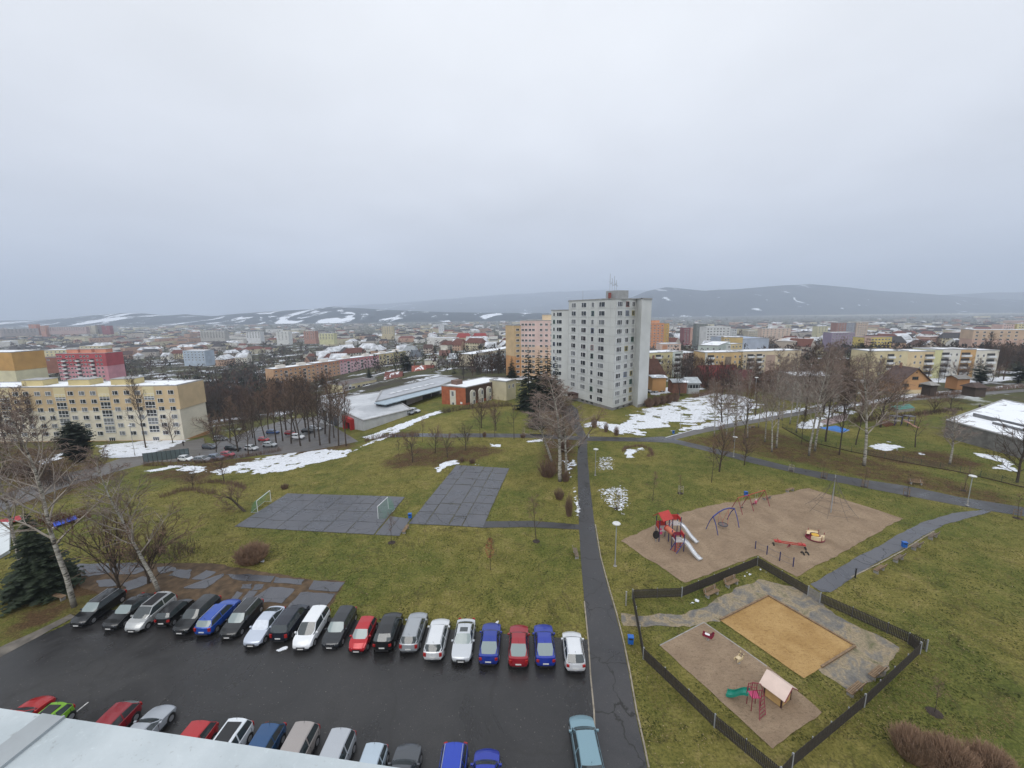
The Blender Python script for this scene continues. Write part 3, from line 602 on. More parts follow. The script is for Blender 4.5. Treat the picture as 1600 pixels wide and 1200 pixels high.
class Face:
    """a wall face of a building, from world point A to B as seen from outside, left to right"""
    def __init__(s, root, A, B, z0, far=False):
        s.root, s.A, s.B, s.z0, s.far = root, Vector((A[0], A[1])), Vector((B[0], B[1])), z0, far
        d = s.B - s.A; s.L = d.length; s.d = d / s.L; s.ang = math.atan2(d.y, d.x); s.o = Vector(root.location[:2]); s.n = Vector((s.d.y, -s.d.x)); s.zr = root.location.z
    def loc(s, x, z, out=0.0):
        p = s.A + s.d * x + s.n * out - s.o; return (p.x, p.y, z + s.z0 - s.zr)
    def win(s, x, z, w=1.5, hh=1.4, kind='double', fm=None, glass=None):
        if s.far: return put('window', far_window_mesh(w, hh, kind, '1c2226' if random.random() < .75 else '59605f'), s.root, s.loc(x, z, .0), s.ang)
        if glass is None and random.random() < .3: glass = M_GLASS_B
        f, g = window_mesh(w, hh, kind, fm, glass); o = put('window', f, s.root, s.loc(x, z, .0), s.ang); put('pane', g, o); return o
    def grid(s, xs, zs, **k):
        for z in zs:
            for x in xs: s.win(x, z, **k)
    def panel(s, name, x0, x1, z0, z1, m, out=.04, th=.08):
        b = MB(); b.box((0, 0, 0), (x1 - x0, th, z1 - z0)); return b.build(name, m, s.root, s.loc((x0 + x1) / 2, (z0 + z1) / 2, out), s.ang)
    def balcony(s, x, z, w=3.0, m=None, dark=True):
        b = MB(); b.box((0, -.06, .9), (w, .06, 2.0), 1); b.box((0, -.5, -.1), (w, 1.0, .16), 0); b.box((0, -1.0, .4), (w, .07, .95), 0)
        for q in (-1, 1): b.box((q * (w / 2 - .04), -.5, .4), (.07, .94, .9), 0)
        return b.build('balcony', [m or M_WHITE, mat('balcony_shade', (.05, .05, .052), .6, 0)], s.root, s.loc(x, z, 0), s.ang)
def tower_block(name, label, cat, corners, z0, z1, wallm, roofm=None, group=None, over=.15, parapet=.35):
    """walls with cap; corners world xy; root at the first corner on the base"""
    r = empty(name, (corners[0][0], corners[0][1], z0), 0, label, cat, group)
    pl = [(c[0] - corners[0][0], c[1] - corners[0][1]) for c in corners]
    cen = Vector((sum(p[0] for p in pl) / len(pl), sum(p[1] for p in pl) / len(pl)))
    b = MB(); b.prism(pl, -4, z1 - z0); b.build('wall', wallm, r)
    rp = [tuple(cen + (Vector(p) - cen) * (1 + over / max(1, (Vector(p) - cen).length))) for p in pl]
    ri = [tuple(cen + (Vector(p) - cen) * (1 - .5 / max(1, (Vector(p) - cen).length))) for p in pl]
    b = MB(); n = len(rp)
    A = sum(rp[i][0] * rp[(i + 1) % n][1] - rp[(i + 1) % n][0] * rp[i][1] for i in range(n))
    if A < 0: rp = rp[::-1]; ri = ri[::-1]
    zt = z1 - z0
    vs = [(p[0], p[1], zt + .003) for p in rp] + [(p[0], p[1], zt + parapet) for p in rp] + [(p[0], p[1], zt + parapet) for p in ri] + [(p[0], p[1], zt + .05) for p in ri]
    fs = []
    for k in range(3): fs += [(k * n + i, k * n + (i + 1) % n, (k + 1) * n + (i + 1) % n, (k + 1) * n + i) for i in range(n)]
    b.add(vs, fs, 0); b.add([(p[0], p[1], zt + .06) for p in ri], [tuple(range(n))], 1)
    b.build('roof', [mat('roof_edge', (.33, .33, .33), .7, .15, 1), roofm or M_ROOFSNOW], r)
    return r
def V2(p): return Vector((p[0], p[1]))
def perp_box(A, B, depth):
    """four corners: A, B front (seen left to right), then the back away from the camera"""
    A, B = V2(A), V2(B); d = (B - A).normalized(); n = Vector((-d.y, d.x)); return [A, B, B + n * depth, A + n * depth]
def wallmat(nm, hx, k=.92):
    c = lin(hx); g = sum(c) / 3; return mat('facade_' + nm, tuple((v * .70 + g * .30) * k * 1.04 for v in c), .85, .13, .22)
# --- grey tower
def grey_tower():
    wm = mat('facade_tower', (.56, .575, .565), .85, .08, .2); z0 = -2.6; ZT = PD(957, 467, G(957, 643).y).z
    P = lambda x, y: V2(PH(x, y, z0))
    C = P(957, 643); dirL = (P(905, 627) - C); dirL = dirL.normalized(); C2_ = P(988, 633); dR = (C2_ - C).normalized()
    Lf = 12.0
    while px_of((*(C + dirL * Lf), z0))[0] > 887 and Lf < 40: Lf += .1
    LA = C + dirL * Lf
    Rw = (C2_ - C).length; E1 = C2_ + Vector((1.2, -.5)); 
    p1 = P(996, 638); p2 = P(1011, 634)
    back = Vector((-dirL.y, dirL.x)); back = back if back.y > 0 else -back
    cor = [LA, C, C2_, p1, p2, p2 + (p2.normalized() * 11 + Vector((-1.2, 0))), LA + LA.normalized() * 12]
    r = tower_block('apartment_tower', 'tall light grey twelve storey apartment tower with roof antennas', 'apartment tower', cor, z0, ZT, wm, mat('tower_roof', (.2, .2, .2), .8, .1, 1), over=.25)
    b = MB(); b.prism([tuple((Vector(c) - cor[0]) * 1.001 + Vector((0, 0))) for c in cor], -3.9, 1.25); 
    o = b.build('plinth', mat('tower_plinth', (.21, .205, .20), .85, .15, 1), r); cen = sum((V2(c) for c in cor), Vector((0, 0))) / 7 - cor[0]
    o.scale = (1.008, 1.008, 1); o.location = (-cen.x * .008, -cen.y * .008, 0)
    fh = (ZT - z0 - 1.5) / 12.0
    f = Face(r, LA, C, z0); blue = mat('frame_blue', (.05, .09, .22), .5, 0); red = mat('frame_red', (.25, .05, .04), .5, 0); green = mat('frame_green', (.05, .16, .12), .5, 0); yel = mat('frame_yellow', (.45, .38, .12), .5, 0)
    sc_ = f.L / 16.6
    for i in range(12):
        z = 2.85 + fh * i
        for x, w, k in ((2.1, 2.7, 'double'), (6.0, 2.8, 'double'), (9.2, 1.5, 'single'), (12.3, 3.0, 'double')):
            if i == 0 and x < 6.5: continue
            fm = random.choice([None, None, None, None, blue, green, red]) if k == 'single' else None
            f.win(x * sc_, z, w, 1.7, k, fm)
    g = Face(r, C, C2_, z0)
    for i in range(12):
        z = 2.85 + fh * i
        for t, w, k in ((.20, 2.9, 'triple'), (.56, 2.0, 'double'), (.86, 1.8, 'double')): g.win(g.L * t, z, w, 1.65, k, random.choice([None, None, None, None, blue, red, yel, green]) if k == 'double' else None)
    for q_ in (f, g):
        b = MB()
        for i in range(1, 12): b.box((q_.L / 2, -.012, 1.45 + fh * i), (q_.L - .1, .03, .05))
        for t in (.0, .24, .46, .66, .9): b.box((q_.L * t + .1, -.012, (ZT - z0) / 2 + .6), (.045, .03, ZT - z0 - 2.4))
        tag(b.build('panel_joints', mat('joint_grey', (.36, .37, .365), .9, .1, 1), r, q_.loc(0, 0), q_.ang), kind='stuff')
    # entrance
    b = MB(); b.box((0, -1.2, 1.6), (3.6, 2.4, .25)); b.box((-1.7, -1.2, .7), (.2, 2.3, 1.7)); b.box((1.7, -1.2, .7), (.2, 2.3, 1.7)); b.box((0, -.1, .7), (3.2, .12, 1.7))
    b.build('entrance_porch', mat('porch_brown', (.06, .03, .025), .7, .3, 2), r, f.loc(5.0, 1.2, 0), f.ang)
    for i in range(3): b = MB(); b.box((0, -.02, 0), (1.3, .06, .5)); b.build('cellar_window', M_GLASS, r, f.loc(9.5 + i * 2.6, .85, .14), f.ang)
    for i in range(3): b = MB(); b.box((0, -.02, 0), (1.1, .06, .4)); b.build('cellar_window', M_GLASS, r, g.loc(g.L * (.22 + .3 * i), .75, .14), g.ang)
    # lift house and antennas
    m = C + dirL * 3.2 + back * 3.2 - cor[0]; b = MB(); b.box((m.x, m.y, ZT - z0 + 1.35), (5.4, 4.6, 2.7), 0, math.atan2(dirL.y, dirL.x)); b.build('lift_house', mat('lift_house', (.33, .34, .35), .8, .1, 1), r)
    b = MB(); b.box((m.x - 2.8, m.y - 1.8, ZT - z0 + 1.2), (.8, .8, 1.7)); b.build('roof_door', mat('roof_door_red', (.22, .06, .05), .7, .1), r)
    for dx, hh in ((-2.6, 5.6), (-1.9, 4.2), (-1.2, 4.8), (-.6, 3.6)):
        b = MB(); b.tube([(0, 0, 0), (0, 0, hh)], .06, 5)
        for q in range(3): b.box((0, 0, hh * .55 + q * .6), (.9 - q * .15, .06, .05), 0, q * .8)
        b.lathe([(.02, 0), (.35, .12), (.36, .14)], (0.3, -.2, hh * .45), 8); b.build('antenna', M_METAL, r, (m.x + dx, m.y - 1, ZT - z0 + 2.4))
    b = MB(); b.tube([(0, 0, 0), (0, 0, 4)], .05, 5); b.build('antenna', M_METAL, r, (LA.x + 6 - cor[0].x, LA.y + 5 - cor[0].y, ZT - z0))
    # lower wing
    A = V2(PD(861.5, 484, LA.y + 10)); B = V2(PD(889.5, 483, LA.y + 5)); z1 = PD(862, 485.5, LA.y + 10).z
    r2 = tower_block('apartment_tower_wing', 'lower light grey wing attached behind the tall grey tower', 'apartment block', [A, B, B + B.normalized() * 9, A + A.normalized() * 12 + Vector((1.5, 0))], z0 - 1.5, z1, wm, mat('tower_roof', (.2, .2, .2), .8, .1, 1), over=.2)
    f2 = Face(r2, A, B, z0 - .3)
    for i in range(11):
        z = 2.85 + fh * i; f2.win(f2.L * .16, z, .9, 1.5, 'single', random.choice([None, blue, green])); f2.win(f2.L * .46, z, 2.4, 1.6, 'double')
grey_tower()
# --- generic slab blocks, placed by their front corners
def slab(name, label, cat, xl, xr, yt, Yl, Yr, hgt, depth, wallhx, floors, cols, group=None, ytr=None, far=None, roofm=None, wk=1.5, wh=1.35, base=0.0, top=1.7, bands=None, kind='double', boxes=(), boxhx=None, balc=(), fhgt=None, side=True, wallm=None, panels=(), over=.2, k=.92):
    A = PD(xl, yt, Yl); B = PD(xr, ytr if ytr is not None else yt, Yr); z1 = (A.z + B.z) / 2 if ytr is not None else A.z; z0 = z1 - hgt
    cor = perp_box(A, B, depth); far = (min(Yl, Yr) > 205) if far is None else far
    r = tower_block(name, label, cat, cor, z0, z1, wallm or wallmat(wallhx, wallhx, k), roofm, group, over)
    f = Face(r, A, B, z0, far); fhgt = fhgt or 2.85
    zs = [hgt - top - fhgt * i for i in range(floors)]
    for (x0, x1, za, zb, hx) in panels: f.panel('wall_panel', x0 * f.L, x1 * f.L, za if za >= 0 else hgt + za, zb if zb > 0 else hgt + zb, wallmat(hx, hx, k))
    if bands:
        for bi, (fr, hx) in enumerate(bands):       # upper part of the wall in another colour, on the front and both ends
            hb = hgt * fr
            b = MB(); pl = [tuple(V2(c) - V2(cor[0])) for c in cor]; b.prism(pl, hgt - hb, hgt - .02 - .01 * bi); o = b.build('painted_band', wallmat(hx, hx, k), r)
            cen = sum((Vector(p) for p in pl), Vector((0, 0))) / 4; pr = .1 + .05 * bi; q = 1 + pr / depth; q2 = pr / depth
            o.scale = (q, q, 1); o.location = (-cen.x * q2, -cen.y * q2, 0)
    out = .06 if bands or panels else 0.0
    bx = [c for c, *_ in balc]
    for x in cols:
        for z in zs:
            w = f.win(x * f.L, z, wk, wh, kind)
            if out: w.location = f.loc(x * f.L, z, out + .03)
    for x, w, zlist in balc:
        for i in (zlist if zlist is not None else range(floors)): o = f.balcony(x * f.L, zs[i] - .8, w, wallmat('bal', 'd8dadb')); o.location = f.loc(x * f.L, zs[i] - .8, out)
    for x, w, d, hh in boxes:
        b = MB(); b.box((0, 0, hh / 2), (w, d, hh)); b.box((0, 0, hh + .08), (w + .3, d + .3, .16), 1); b.build('lift_house', [wallmat(boxhx or wallhx, boxhx or wallhx, k), mat('roof_edge', (.33, .33, .33), .7, .15, 1)], r, f.loc(x * f.L, hgt + .06, -depth / 2), f.ang)
    return r, f
# yellow six-storey block, near left
def yellow_block():
    Y = 138.0; r, f = slab('apartment_block', 'long yellow and cream six storey apartment block with glazed stair bays', 'apartment block', -150, 275, 609, Y, Y, 20.4, 12, 'ddd3b8', 0, [], ytr=602.5, far=False, bands=((.40, 'd2b37c'),),
        boxes=((.43, 7.4, 5, 2.0), (.605, 7.4, 5, 2.0), (.765, 7.4, 5, 2.0), (.925 - .06, 0.02, .02, .02)), boxhx='cdb76e')
    X0 = f.A.x; top = 20.4; zr = [top - 2.1 - 2.86 * i for i in range(6)]; base = 800
    def X(px, py): return PD(px, py, Y).x - X0
    f.panel('plinth_band', 0, f.L, .05, 1.3, wallmat('c58a3a', 'c58a3a'), .09)
    b = MB(); b.box((0, 0, 0), (.12, 12.1, 1.25)); b.build('plinth_band', wallmat('c58a3a', 'c58a3a'), r, f.loc(f.L + .06, .67, -6), f.ang)
    sing = [24, 40, 58, 75, 110, 127.5, 145, 180, 198, 215, 249, 267, -10, -28, -62, -80, -98]; stair = [93, 162, 232, 5, -45]
    for px in sing:
        x = X(px, 612)
        for i, z in enumerate(zr):
            w = f.win(x, z, 2.0, 1.5, 'double'); w.location = f.loc(x, z, .09)
    for px in stair:
        x = X(px, 612); f.panel('stair_strip', x - 2.0, x + 2.0, top - .2 - 3.2, top - .05, wallmat('e0cd8f', 'e0cd8f'), .10)
        for i, z in enumerate(zr[:-1]): w = f.win(x, z - 1.45, 3.5, 2.35, 'loggia'); w.location = f.loc(x, z - 1.45, .09)
        w = f.win(x, zr[-1] - 2.3, 2.2, 1.7, 'triple'); w.location = f.loc(x, zr[-1] - 2.3, .09)
yellow_block()
slab('apartment_block', 'apartment block end with ochre top and pale yellow lower wall at the photo edge', 'apartment block', -120, 17, 551, 212, 205, 24, 13, 'dfd6a6', 0, [], bands=((.38, 'd39b2e'),), ytr=551)
slab('apartment_block', 'red and pink ten storey apartment block with dark balcony columns', 'apartment block', 87, 164, 553, 289, 289, 27, 13, 'd98896', 9, [.03, .09, .21, .28, .35, .50, .57, .64, .82, .90], boxes=((.22, 8, 5, 2.6), (.5, 8, 5, 2.6), (.8, 8, 5, 2.6)), boxhx='d2764f', bands=((.335, 'c23545'),), wk=1.5, wh=1.4, top=1.9,
     balc=((.145, 2.6, list(range(1, 8))), (.43, 2.6, list(range(1, 8))), (.72, 2.6, list(range(1, 8)))), far=True)
def row_block():
    A = PD(427, 578, 308); B = PD(634, 548, 425); 
    names = [('ca9560', 'ochre and orange', .36), ('cf9a74', 'salmon orange', 0.0), ('d9a7b0', 'pale pink', .33), ('d6c48a', 'pale yellow', .13), ('a8a070', 'olive yellow', .18)]
    cuts = [0, .25, .42, .74, .87, 1.0]
    lab = ['ochre orange end section of the long five storey row', 'salmon middle section of the long five storey row', 'pale pink section of the long five storey row with red roof edge', 'pale yellow section of the long five storey row', 'olive yellow end section of the long five storey row behind the pine']
    hx = ['d3a06a', 'd09a70', 'dcaab6', 'd8c88e', 'b3aa74']; tops = ['c88a4c', 'c4804e', 'cc6f74', 'd0b870', 'b0a468']
    for i in range(5):
        a = A.lerp(B, cuts[i]); b = A.lerp(B, cuts[i + 1]); L_ = (V2(b) - V2(a)).length
        cor = perp_box(a, b, 11.5); z1 = (a.z + b.z) / 2; r = tower_block('row_block', lab[i], 'apartment block', cor, z1 - 15.5, z1, wallmat(hx[i], hx[i]), M_ROOFSNOW2, 'sections of the long pastel apartment row')
        f = Face(r, a, b, z1 - 15.5, True); f.panel('painted_band', .02, f.L - .02, 12.7, 15.4, wallmat(tops[i], tops[i]), .03)
        n = max(2, int(L_ / 3.6)); 
        for q in range(n):
            x = (q + .5) * L_ / n
            for j in range(5):
                z = 15.5 - 1.9 - 2.85 * j
                if q % 4 == 2:
                    if j < 4: o = put('window', far_window_mesh(2.6, 2.3, 'double'), r, f.loc(x, z - 1.4, .07), f.ang)
                else: o = put('window', far_window_mesh(1.5, 1.35, 'double'), r, f.loc(x, z, .07), f.ang)
        for q in range(max(1, int(L_ / 16))):
            x = (q + .5) * L_ / max(1, int(L_ / 16)); b_ = MB(); b_.box((0, 0, 1), (6, 4, 2)); b_.build('lift_house', wallmat('d8cfc2', 'd8cfc2'), r, f.loc(x, 15.6, -5.5), f.ang)
row_block()
# pink tower with stepped wing
slab('apartment_tower', 'pink and peach twelve storey tower behind the dark firs', 'apartment tower', 813, 868, 502, 224, 218, 33, 14, 'dfb27c', 11, [.07, .17, .28, .38, .60, .75, .9], far=True, bands=((.60, 'e2ba9c'), (.40, 'e0bdb4')), top=2.0, boxes=((.75, 7, 5, 3.0),), boxhx='d6b98c', ytr=500.5)
slab('apartment_tower_wing', 'narrow orange and yellow wing beside the pink tower', 'apartment block', 803, 814, 509, 222, 224, 33, 10, 'd5923f', 11, [.5], far=True, bands=((.5, 'd8b478'),), top=2.2, wk=2.0)
# right-hand blocks
slab('apartment_block', 'pale green and yellow four storey block just beyond the grey tower', 'apartment block', 985, 1067, 551.5, 205, 215, 14.5, 11, 'd6c887', 4, [.32, .42, .60, .72], ytr=551.5, far=True, balc=((.52, 3.2, None), (.90, 3.6, None)), panels=((.80, 1.0, 0, -.05, 'cfdad2'),), top=2.0, wk=1.1)
slab('apartment_block', 'dusty pink four storey block with shaded balconies', 'apartment block', 1068, 1091, 552.5, 222, 226, 14, 11, 'c2a297', 4, [.12, .4], far=True, balc=((.76, 3.8, None),), top=2.0, wk=1.0)
slab('apartment_block', 'pale mint four storey block end behind the yellow row', 'apartment block', 1091, 1122, 540, 262, 255, 19, 40, 'bccac0', 5, [.2, .5, .8], far=True, top=2.0, wk=1.0, ytr=540)
slab('apartment_block', 'yellow ochre four storey block with recessed balconies behind the red roofed house', 'apartment block', 1102, 1161, 551.5, 212, 214, 14.5, 11, 'd9b164', 4, [.32, .46, .80, .92], far=True, balc=((.15, 3.4, None),), panels=((0, .06, 0, -.05, 'd6d4c4'), (.54, .70, 0, -2.2, '8d7a64')), top=2.3, wk=1.0)
slab('apartment_block', 'cream and yellow four storey block behind the tall birches', 'apartment block', 1161, 1252, 548.5, 222, 226, 15, 11, 'd6c197', 4, [.04, .2, .36, .62, .78, .92], far=True, balc=((.13, 3.6, None), (.28, 3.2, None)), panels=((.40, .56, 0, -2, 'b99a86'),), top=2.4, wk=1.0, ytr=549)
slab('apartment_tower', 'orange ten storey tower with yellow side wall', 'apartment tower', 1014.5, 1038, 505, 478, 478, 36, 14, 'd58443', 10, [.12, .38, .62, .88], far=True, top=3, fhgt=3.0, wk=2.2, boxes=((.5, 9, 6, 3),), over=.1)
slab('apartment_tower_wing', 'yellow side slab of the orange tower', 'apartment block', 1038.2, 1046, 505.5, 479, 484, 36, 8, 'd9a62c', 10, [.6], far=True, top=3, fhgt=3.0, wk=1.2)
slab('apartment_tower', 'distant maroon and peach tower between the orange and white towers', 'apartment tower', 1068, 1079, 512, 620, 620, 26, 12, '8d4c50', 8, [.3, .7], far=True, wk=2.2, top=2.5)
slab('apartment_tower_wing', 'peach wing beside the distant maroon tower', 'apartment block', 1079.2, 1087, 512.5, 621, 624, 26, 10, 'cf9c84', 8, [.5], far=True, wk=2.2, top=2.5)
slab('apartment_tower', 'dark grey green ten storey tower beside the white tower', 'apartment tower', 1088, 1106, 506, 480, 478, 33, 12, '77807c', 10, [.2, .5, .8], far=True, wk=1.8, fhgt=2.9, ytr=506)
slab('apartment_tower', 'white ten storey tower with regular dark windows', 'apartment tower', 1104, 1142, 511, 445, 448, 30, 13, 'cfd2d2', 9, [.08, .2, .34, .47, .6, .72, .9], far=True, wk=2.0, top=2.2, ytr=510.5)
slab('apartment_tower_wing', 'small pale wing of the white tower', 'apartment block', 1142.4, 1152, 514, 452, 456, 28, 10, 'c3c9cc', 8, [.35, .7], far=True, wk=1.6)
slab('apartment_block', 'ochre flat topped block above the yellow row', 'apartment block', 1131, 1161, 527.5, 300, 296, 20, 12, 'cfae5c', 5, [.1, .25], far=True, wk=1.2, ytr=527)
slab('apartment_block', 'pale blue and yellow block in front of the ochre one', 'apartment block', 1124, 1160, 538.5, 275, 280, 17, 8, 'cdd3cf', 4, [.08, .25, .42, .6, .75, .9], far=True, wk=1.1, ytr=537.5, panels=((.5, 1, 0, -.05, 'd9bf7a'),))
slab('apartment_block', 'peach and orange three storey block behind the brown roofed house', 'apartment block', 1032, 1064, 537.5, 330, 330, 16, 10, 'd9b8a6', 5, [.4, .55, .7, .85], far=True, wk=1.3, panels=((.1, .35, 0, -1, 'cf8b5e'),))
slab('industrial_hall', 'large pale blue windowless hall beyond the yellow row', 'hall', 1156, 1202, 530.5, 352, 356, 19, 40, 'a9b7cb', 0, [], far=True, ytr=528, roofm=mat('hall_roof', (.30, .36, .46), .6, .1, .3))
slab('apartment_block', 'small distant beige tower over the blue hall', 'apartment block', 1169, 1185, 517.5, 600, 600, 20, 12, 'b7ae98', 5, [.2, .4, .6, .8], far=True, wk=1.8)
slab('apartment_block', 'long peach and white distant block with small chimney', 'apartment block', 1191, 1236, 513.5, 640, 640, 22, 12, 'd0b5a0', 5, [.07, .2, .33, .46, .6, .73, .88], far=True, wk=2.0, boxes=((.35, 4, 4, 7),), boxhx='d0d2d4')
slab('apartment_block', 'small distant pale yellow block among trees', 'apartment block', 1278, 1294, 510, 700, 700, 18, 12, 'c9c49a', 4, [.2, .5, .8], far=True, wk=2)
slab('apartment_tower', 'distant brown red tower in a trio of towers', 'apartment tower', 1308, 1323, 504.5, 640, 640, 30, 12, 'a3766b', 9, [.2, .5, .8], far=True, wk=2, group='trio of distant towers')
slab('apartment_tower', 'distant blue grey tower in the middle of the trio', 'apartment tower', 1323.2, 1339, 504.5, 642, 642, 30, 12, '8f96a4', 9, [.2, .5, .8], far=True, wk=2, group='trio of distant towers')
slab('apartment_tower', 'distant cream and peach tower in a trio of towers', 'apartment tower', 1339.2, 1357, 504, 640, 640, 31, 12, 'c4ab93', 9, [.2, .4, .6, .8], far=True, wk=2, group='trio of distant towers')
slab('apartment_block', 'mauve purple block with white roof line', 'apartment block', 1300, 1336, 520, 430, 430, 17, 12, '9583a0', 5, [.08, .2, .32, .44, .56, .68, .8, .92], far=True, wk=1.6, roofm=M_ROOFSNOW2)
slab('apartment_block', 'bright yellow block with a red lower edge', 'apartment block', 1351, 1394, 527.5, 395, 398, 18, 12, 'dcc03c', 5, [.3, .42, .54, .66, .78, .9], far=True, wk=2.0, top=2.2, panels=((0, .25, 0, -.05, 'd2a88e'), (.25, 1, 0, 2.5, 'b0483c')), roofm=mat('far_red_roof', (.28, .13, .11), .8, .1))
# multi-coloured row far right of the park
def right_row():
    secs = [(1360, 1420, 549, 'd5c38c', 'dusky yellow section with snowy roof behind the dark spruce'), (1420, 1461, 549.5, 'd9bd84', 'straw yellow section of the pastel row'), (1461, 1474, 547, 'd3d08a', 'lime yellow stair section of the pastel row'), (1474, 1502, 546.5, 'd6d3c6', 'off white section with balconies in the pastel row'), (1502, 1526, 546.5, 'd6a455', 'orange ochre section of the pastel row'), (1526, 1562, 548, 'd9d2bf', 'cream end section of the pastel row')]
    for i, (x0, x1, yt, hx, lab) in enumerate(secs):
        r, f = slab('row_block', lab, 'apartment block', x0, x1, yt, 196, 196, 14.5, 11, hx, 4, {0: [.3, .8], 1: [.28, .50], 2: [], 3: [.48, .80], 4: [], 5: [.1, .35]}[i], group='sections of the pastel row behind the gable house', far=True, wk=.9, top=2.4, over=.05, ytr=yt,
            balc={0: ((.55, 3.2, None),), 1: ((.80, 3.9, None),), 3: ((.17, 3.6, None),), 4: ((.35, 4.2, None),), 5: ((.66, 3.8, None),)}.get(i, ()), roofm=M_ROOFSNOW2)
        if i == 5: f2 = Face(r, f.B, f.B + Vector((-f.n.x, -f.n.y)) * 10.9, f.z0, True); f2.panel('end_wall', .05, 10.8, 0, 14.3, wallmat('cf8c62', 'cf8c62'))
right_row()
slab('apartment_block', 'tall beige and salmon blocks behind bare trees at the photo edge', 'apartment block', 1522, 1640, 515.5, 330, 318, 24, 13, 'cfa48c', 7, [.05, .15, .25, .38, .48, .58, .7, .8, .9], far=True, wk=1.8, bands=((.3, 'd2b08c'),), ytr=516)
slab('apartment_block', 'white and yellow distant block beside the salmon one', 'apartment block', 1523 , 1541, 515, 420, 420, 22, 12, 'd5d3c4', 6, [.25, .5, .75], far=True, wk=2)
slab('apartment_block', 'small pink roofed block on the far ridge', 'apartment block', 1567, 1586, 507, 520, 520, 14, 12, 'd6b0a4', 3, [.2, .4, .6, .8], far=True, wk=2)
slab('apartment_block', 'small yellow block on the far ridge', 'apartment block', 1590, 1612, 506, 520, 520, 14, 12, 'd9ca86', 3, [.2, .4, .6, .8], far=True, wk=2)
# left and centre town
slab('apartment_block', 'light blue long block with stepped bays', 'apartment block', 285, 319, 548, 455, 450, 13, 12, 'a9bccf', 4, [.1, .25, .42, .58, .75, .92], far=True, wk=1.6, roofm=M_ROOFSNOW2)
slab('town_hall', 'cream long historic building with snowy roof behind the red block', 'building', 20, 62, 549, 420, 420, 15, 14, 'd9cf9c', 3, [.1, .25, .4, .55, .7, .85], far=True, wk=1.4, roofm=M_ROOFSNOW2)
slab('town_hall', 'cream historic wing with tall windows next to the red block', 'building', 62, 106, 548, 405, 410, 15, 14, 'd9cc96', 3, [.1, .25, .4, .55, .7, .85], far=True, wk=1.4, roofm=M_ROOFSNOW2)
slab('town_hall', 'cream building with dark windows above the red block roof', 'building', 124, 158, 541, 520, 520, 15, 14, 'd3c79c', 3, [.1, .3, .5, .7, .9], far=True, wk=1.8, roofm=M_ROOFSNOW2)
slab('brick_hall', 'long red brown roofed hall behind the yellow block', 'hall', 18, 88, 565, 330, 345, 9, 12, 'a5654e', 1, [.2, .4, .6, .8], far=True, ytr=556, roofm=mat('far_maroon_roof', (.13, .045, .04), .8, .2, .5))
slab('office_block', 'grey long office slab in the town centre', 'building', 312, 350, 518, 1050, 1050, 26, 16, 'b4b2ac', 6, [.08, .2, .32, .44, .56, .68, .8, .92], far=True, wk=5, wh=1.5)
slab('office_block', 'white slab building in the town centre', 'building', 384, 406, 519, 1000, 1000, 24, 16, 'd6d8da', 5, [.1, .3, .5, .7, .9], far=True, wk=4, wh=1.5)
slab('office_block', 'white block between dark trees in the town', 'building', 431, 450, 518.5, 900, 900, 24, 16, 'd4d6d2', 6, [.2, .5, .8], far=True, wk=3)
slab('apartment_block', 'pinkish brown block in the town centre', 'building', 474, 492, 517.5, 850, 850, 22, 14, 'b9836f', 6, [.15, .35, .65, .85], far=True, wk=3)
slab('apartment_block', 'pale yellow block with white roof in the town', 'building', 498, 521, 521, 780, 780, 17, 14, 'd2cf94', 4, [.1, .3, .5, .7, .9], far=True, wk=3)
slab('apartment_block', 'distant yellow twin block in the town centre', 'building', 596, 614, 510, 1100, 1100, 32, 14, 'c9b98c', 7, [.1, .3, .5, .7, .9], far=True, wk=3)
slab('apartment_block', 'distant white tower far up the valley', 'building', 685, 693, 508, 1500, 1500, 36, 14, 'd5d8da', 8, [.3, .7], far=True, wk=4)
slab('apartment_block', 'far grey and maroon block pair on the ridge', 'building', 148, 158, 507.5, 1700, 1700, 34, 14, '7c7078', 6, [.5], far=True, wk=5)
slab('apartment_block', 'far red block on the ridge', 'building', 158, 171, 509, 1700, 1700, 32, 14, 'a0454e', 6, [.5], far=True, wk=5)
slab('apartment_block', 'far cream block on the ridge', 'building', 134, 148, 509, 1690, 1690, 30, 14, 'c4bda6', 6, [.5], far=True, wk=5)
slab('apartment_block', 'very long pale pink block along the ridge', 'building', 60, 134, 511.5, 1650, 1650, 24, 14, 'bb9c98', 5, [.05 * i for i in range(1, 20)], far=True, wk=6)
slab('apartment_block', 'long grey block below the ridge', 'building', 0, 60, 515, 1500, 1600, 22, 14, 'b5a8a2', 5, [.1 * i for i in range(1, 10)], far=True, wk=6)
for x_, hx_ in ((44, 'c77c5c'), (62, 'c98566')): slab('apartment_tower', 'far orange tower on the ridge, %s of two' % ('wider' if x_ == 44 else 'narrower'), 'building', x_, x_ + (12 if x_ == 44 else 8), 507 if x_ == 44 else 509, 1640, 1640, 40, 14, hx_, 8, [.3, .7], far=True, wk=4)
slab('apartment_block', 'long flat grey roofed block beyond the arched apartments', 'apartment block', 737, 812, 553, 300, 365, 13, 12, 'c9bb9a', 3, [.42, .5, .58, .66, .74, .82, .9], far=True, ytr=542.5, wk=2.2, roofm=M_ROOFSNOW)
slab('school', 'low yellow and white school pavilion in front of the pink row', 'school', 535, 588, 603, 240, 262, 5.5, 14, 'd3c48c', 1, [.1, .2, .3, .45, .6, .7, .8, .9], far=True, ytr=592.5, wk=2.2, top=2.2, panels=((0, .25, 0, -.3, 'd8dadb'),), roofm=mat('school_roof', (.11, .09, .085), .8, .3, .4))
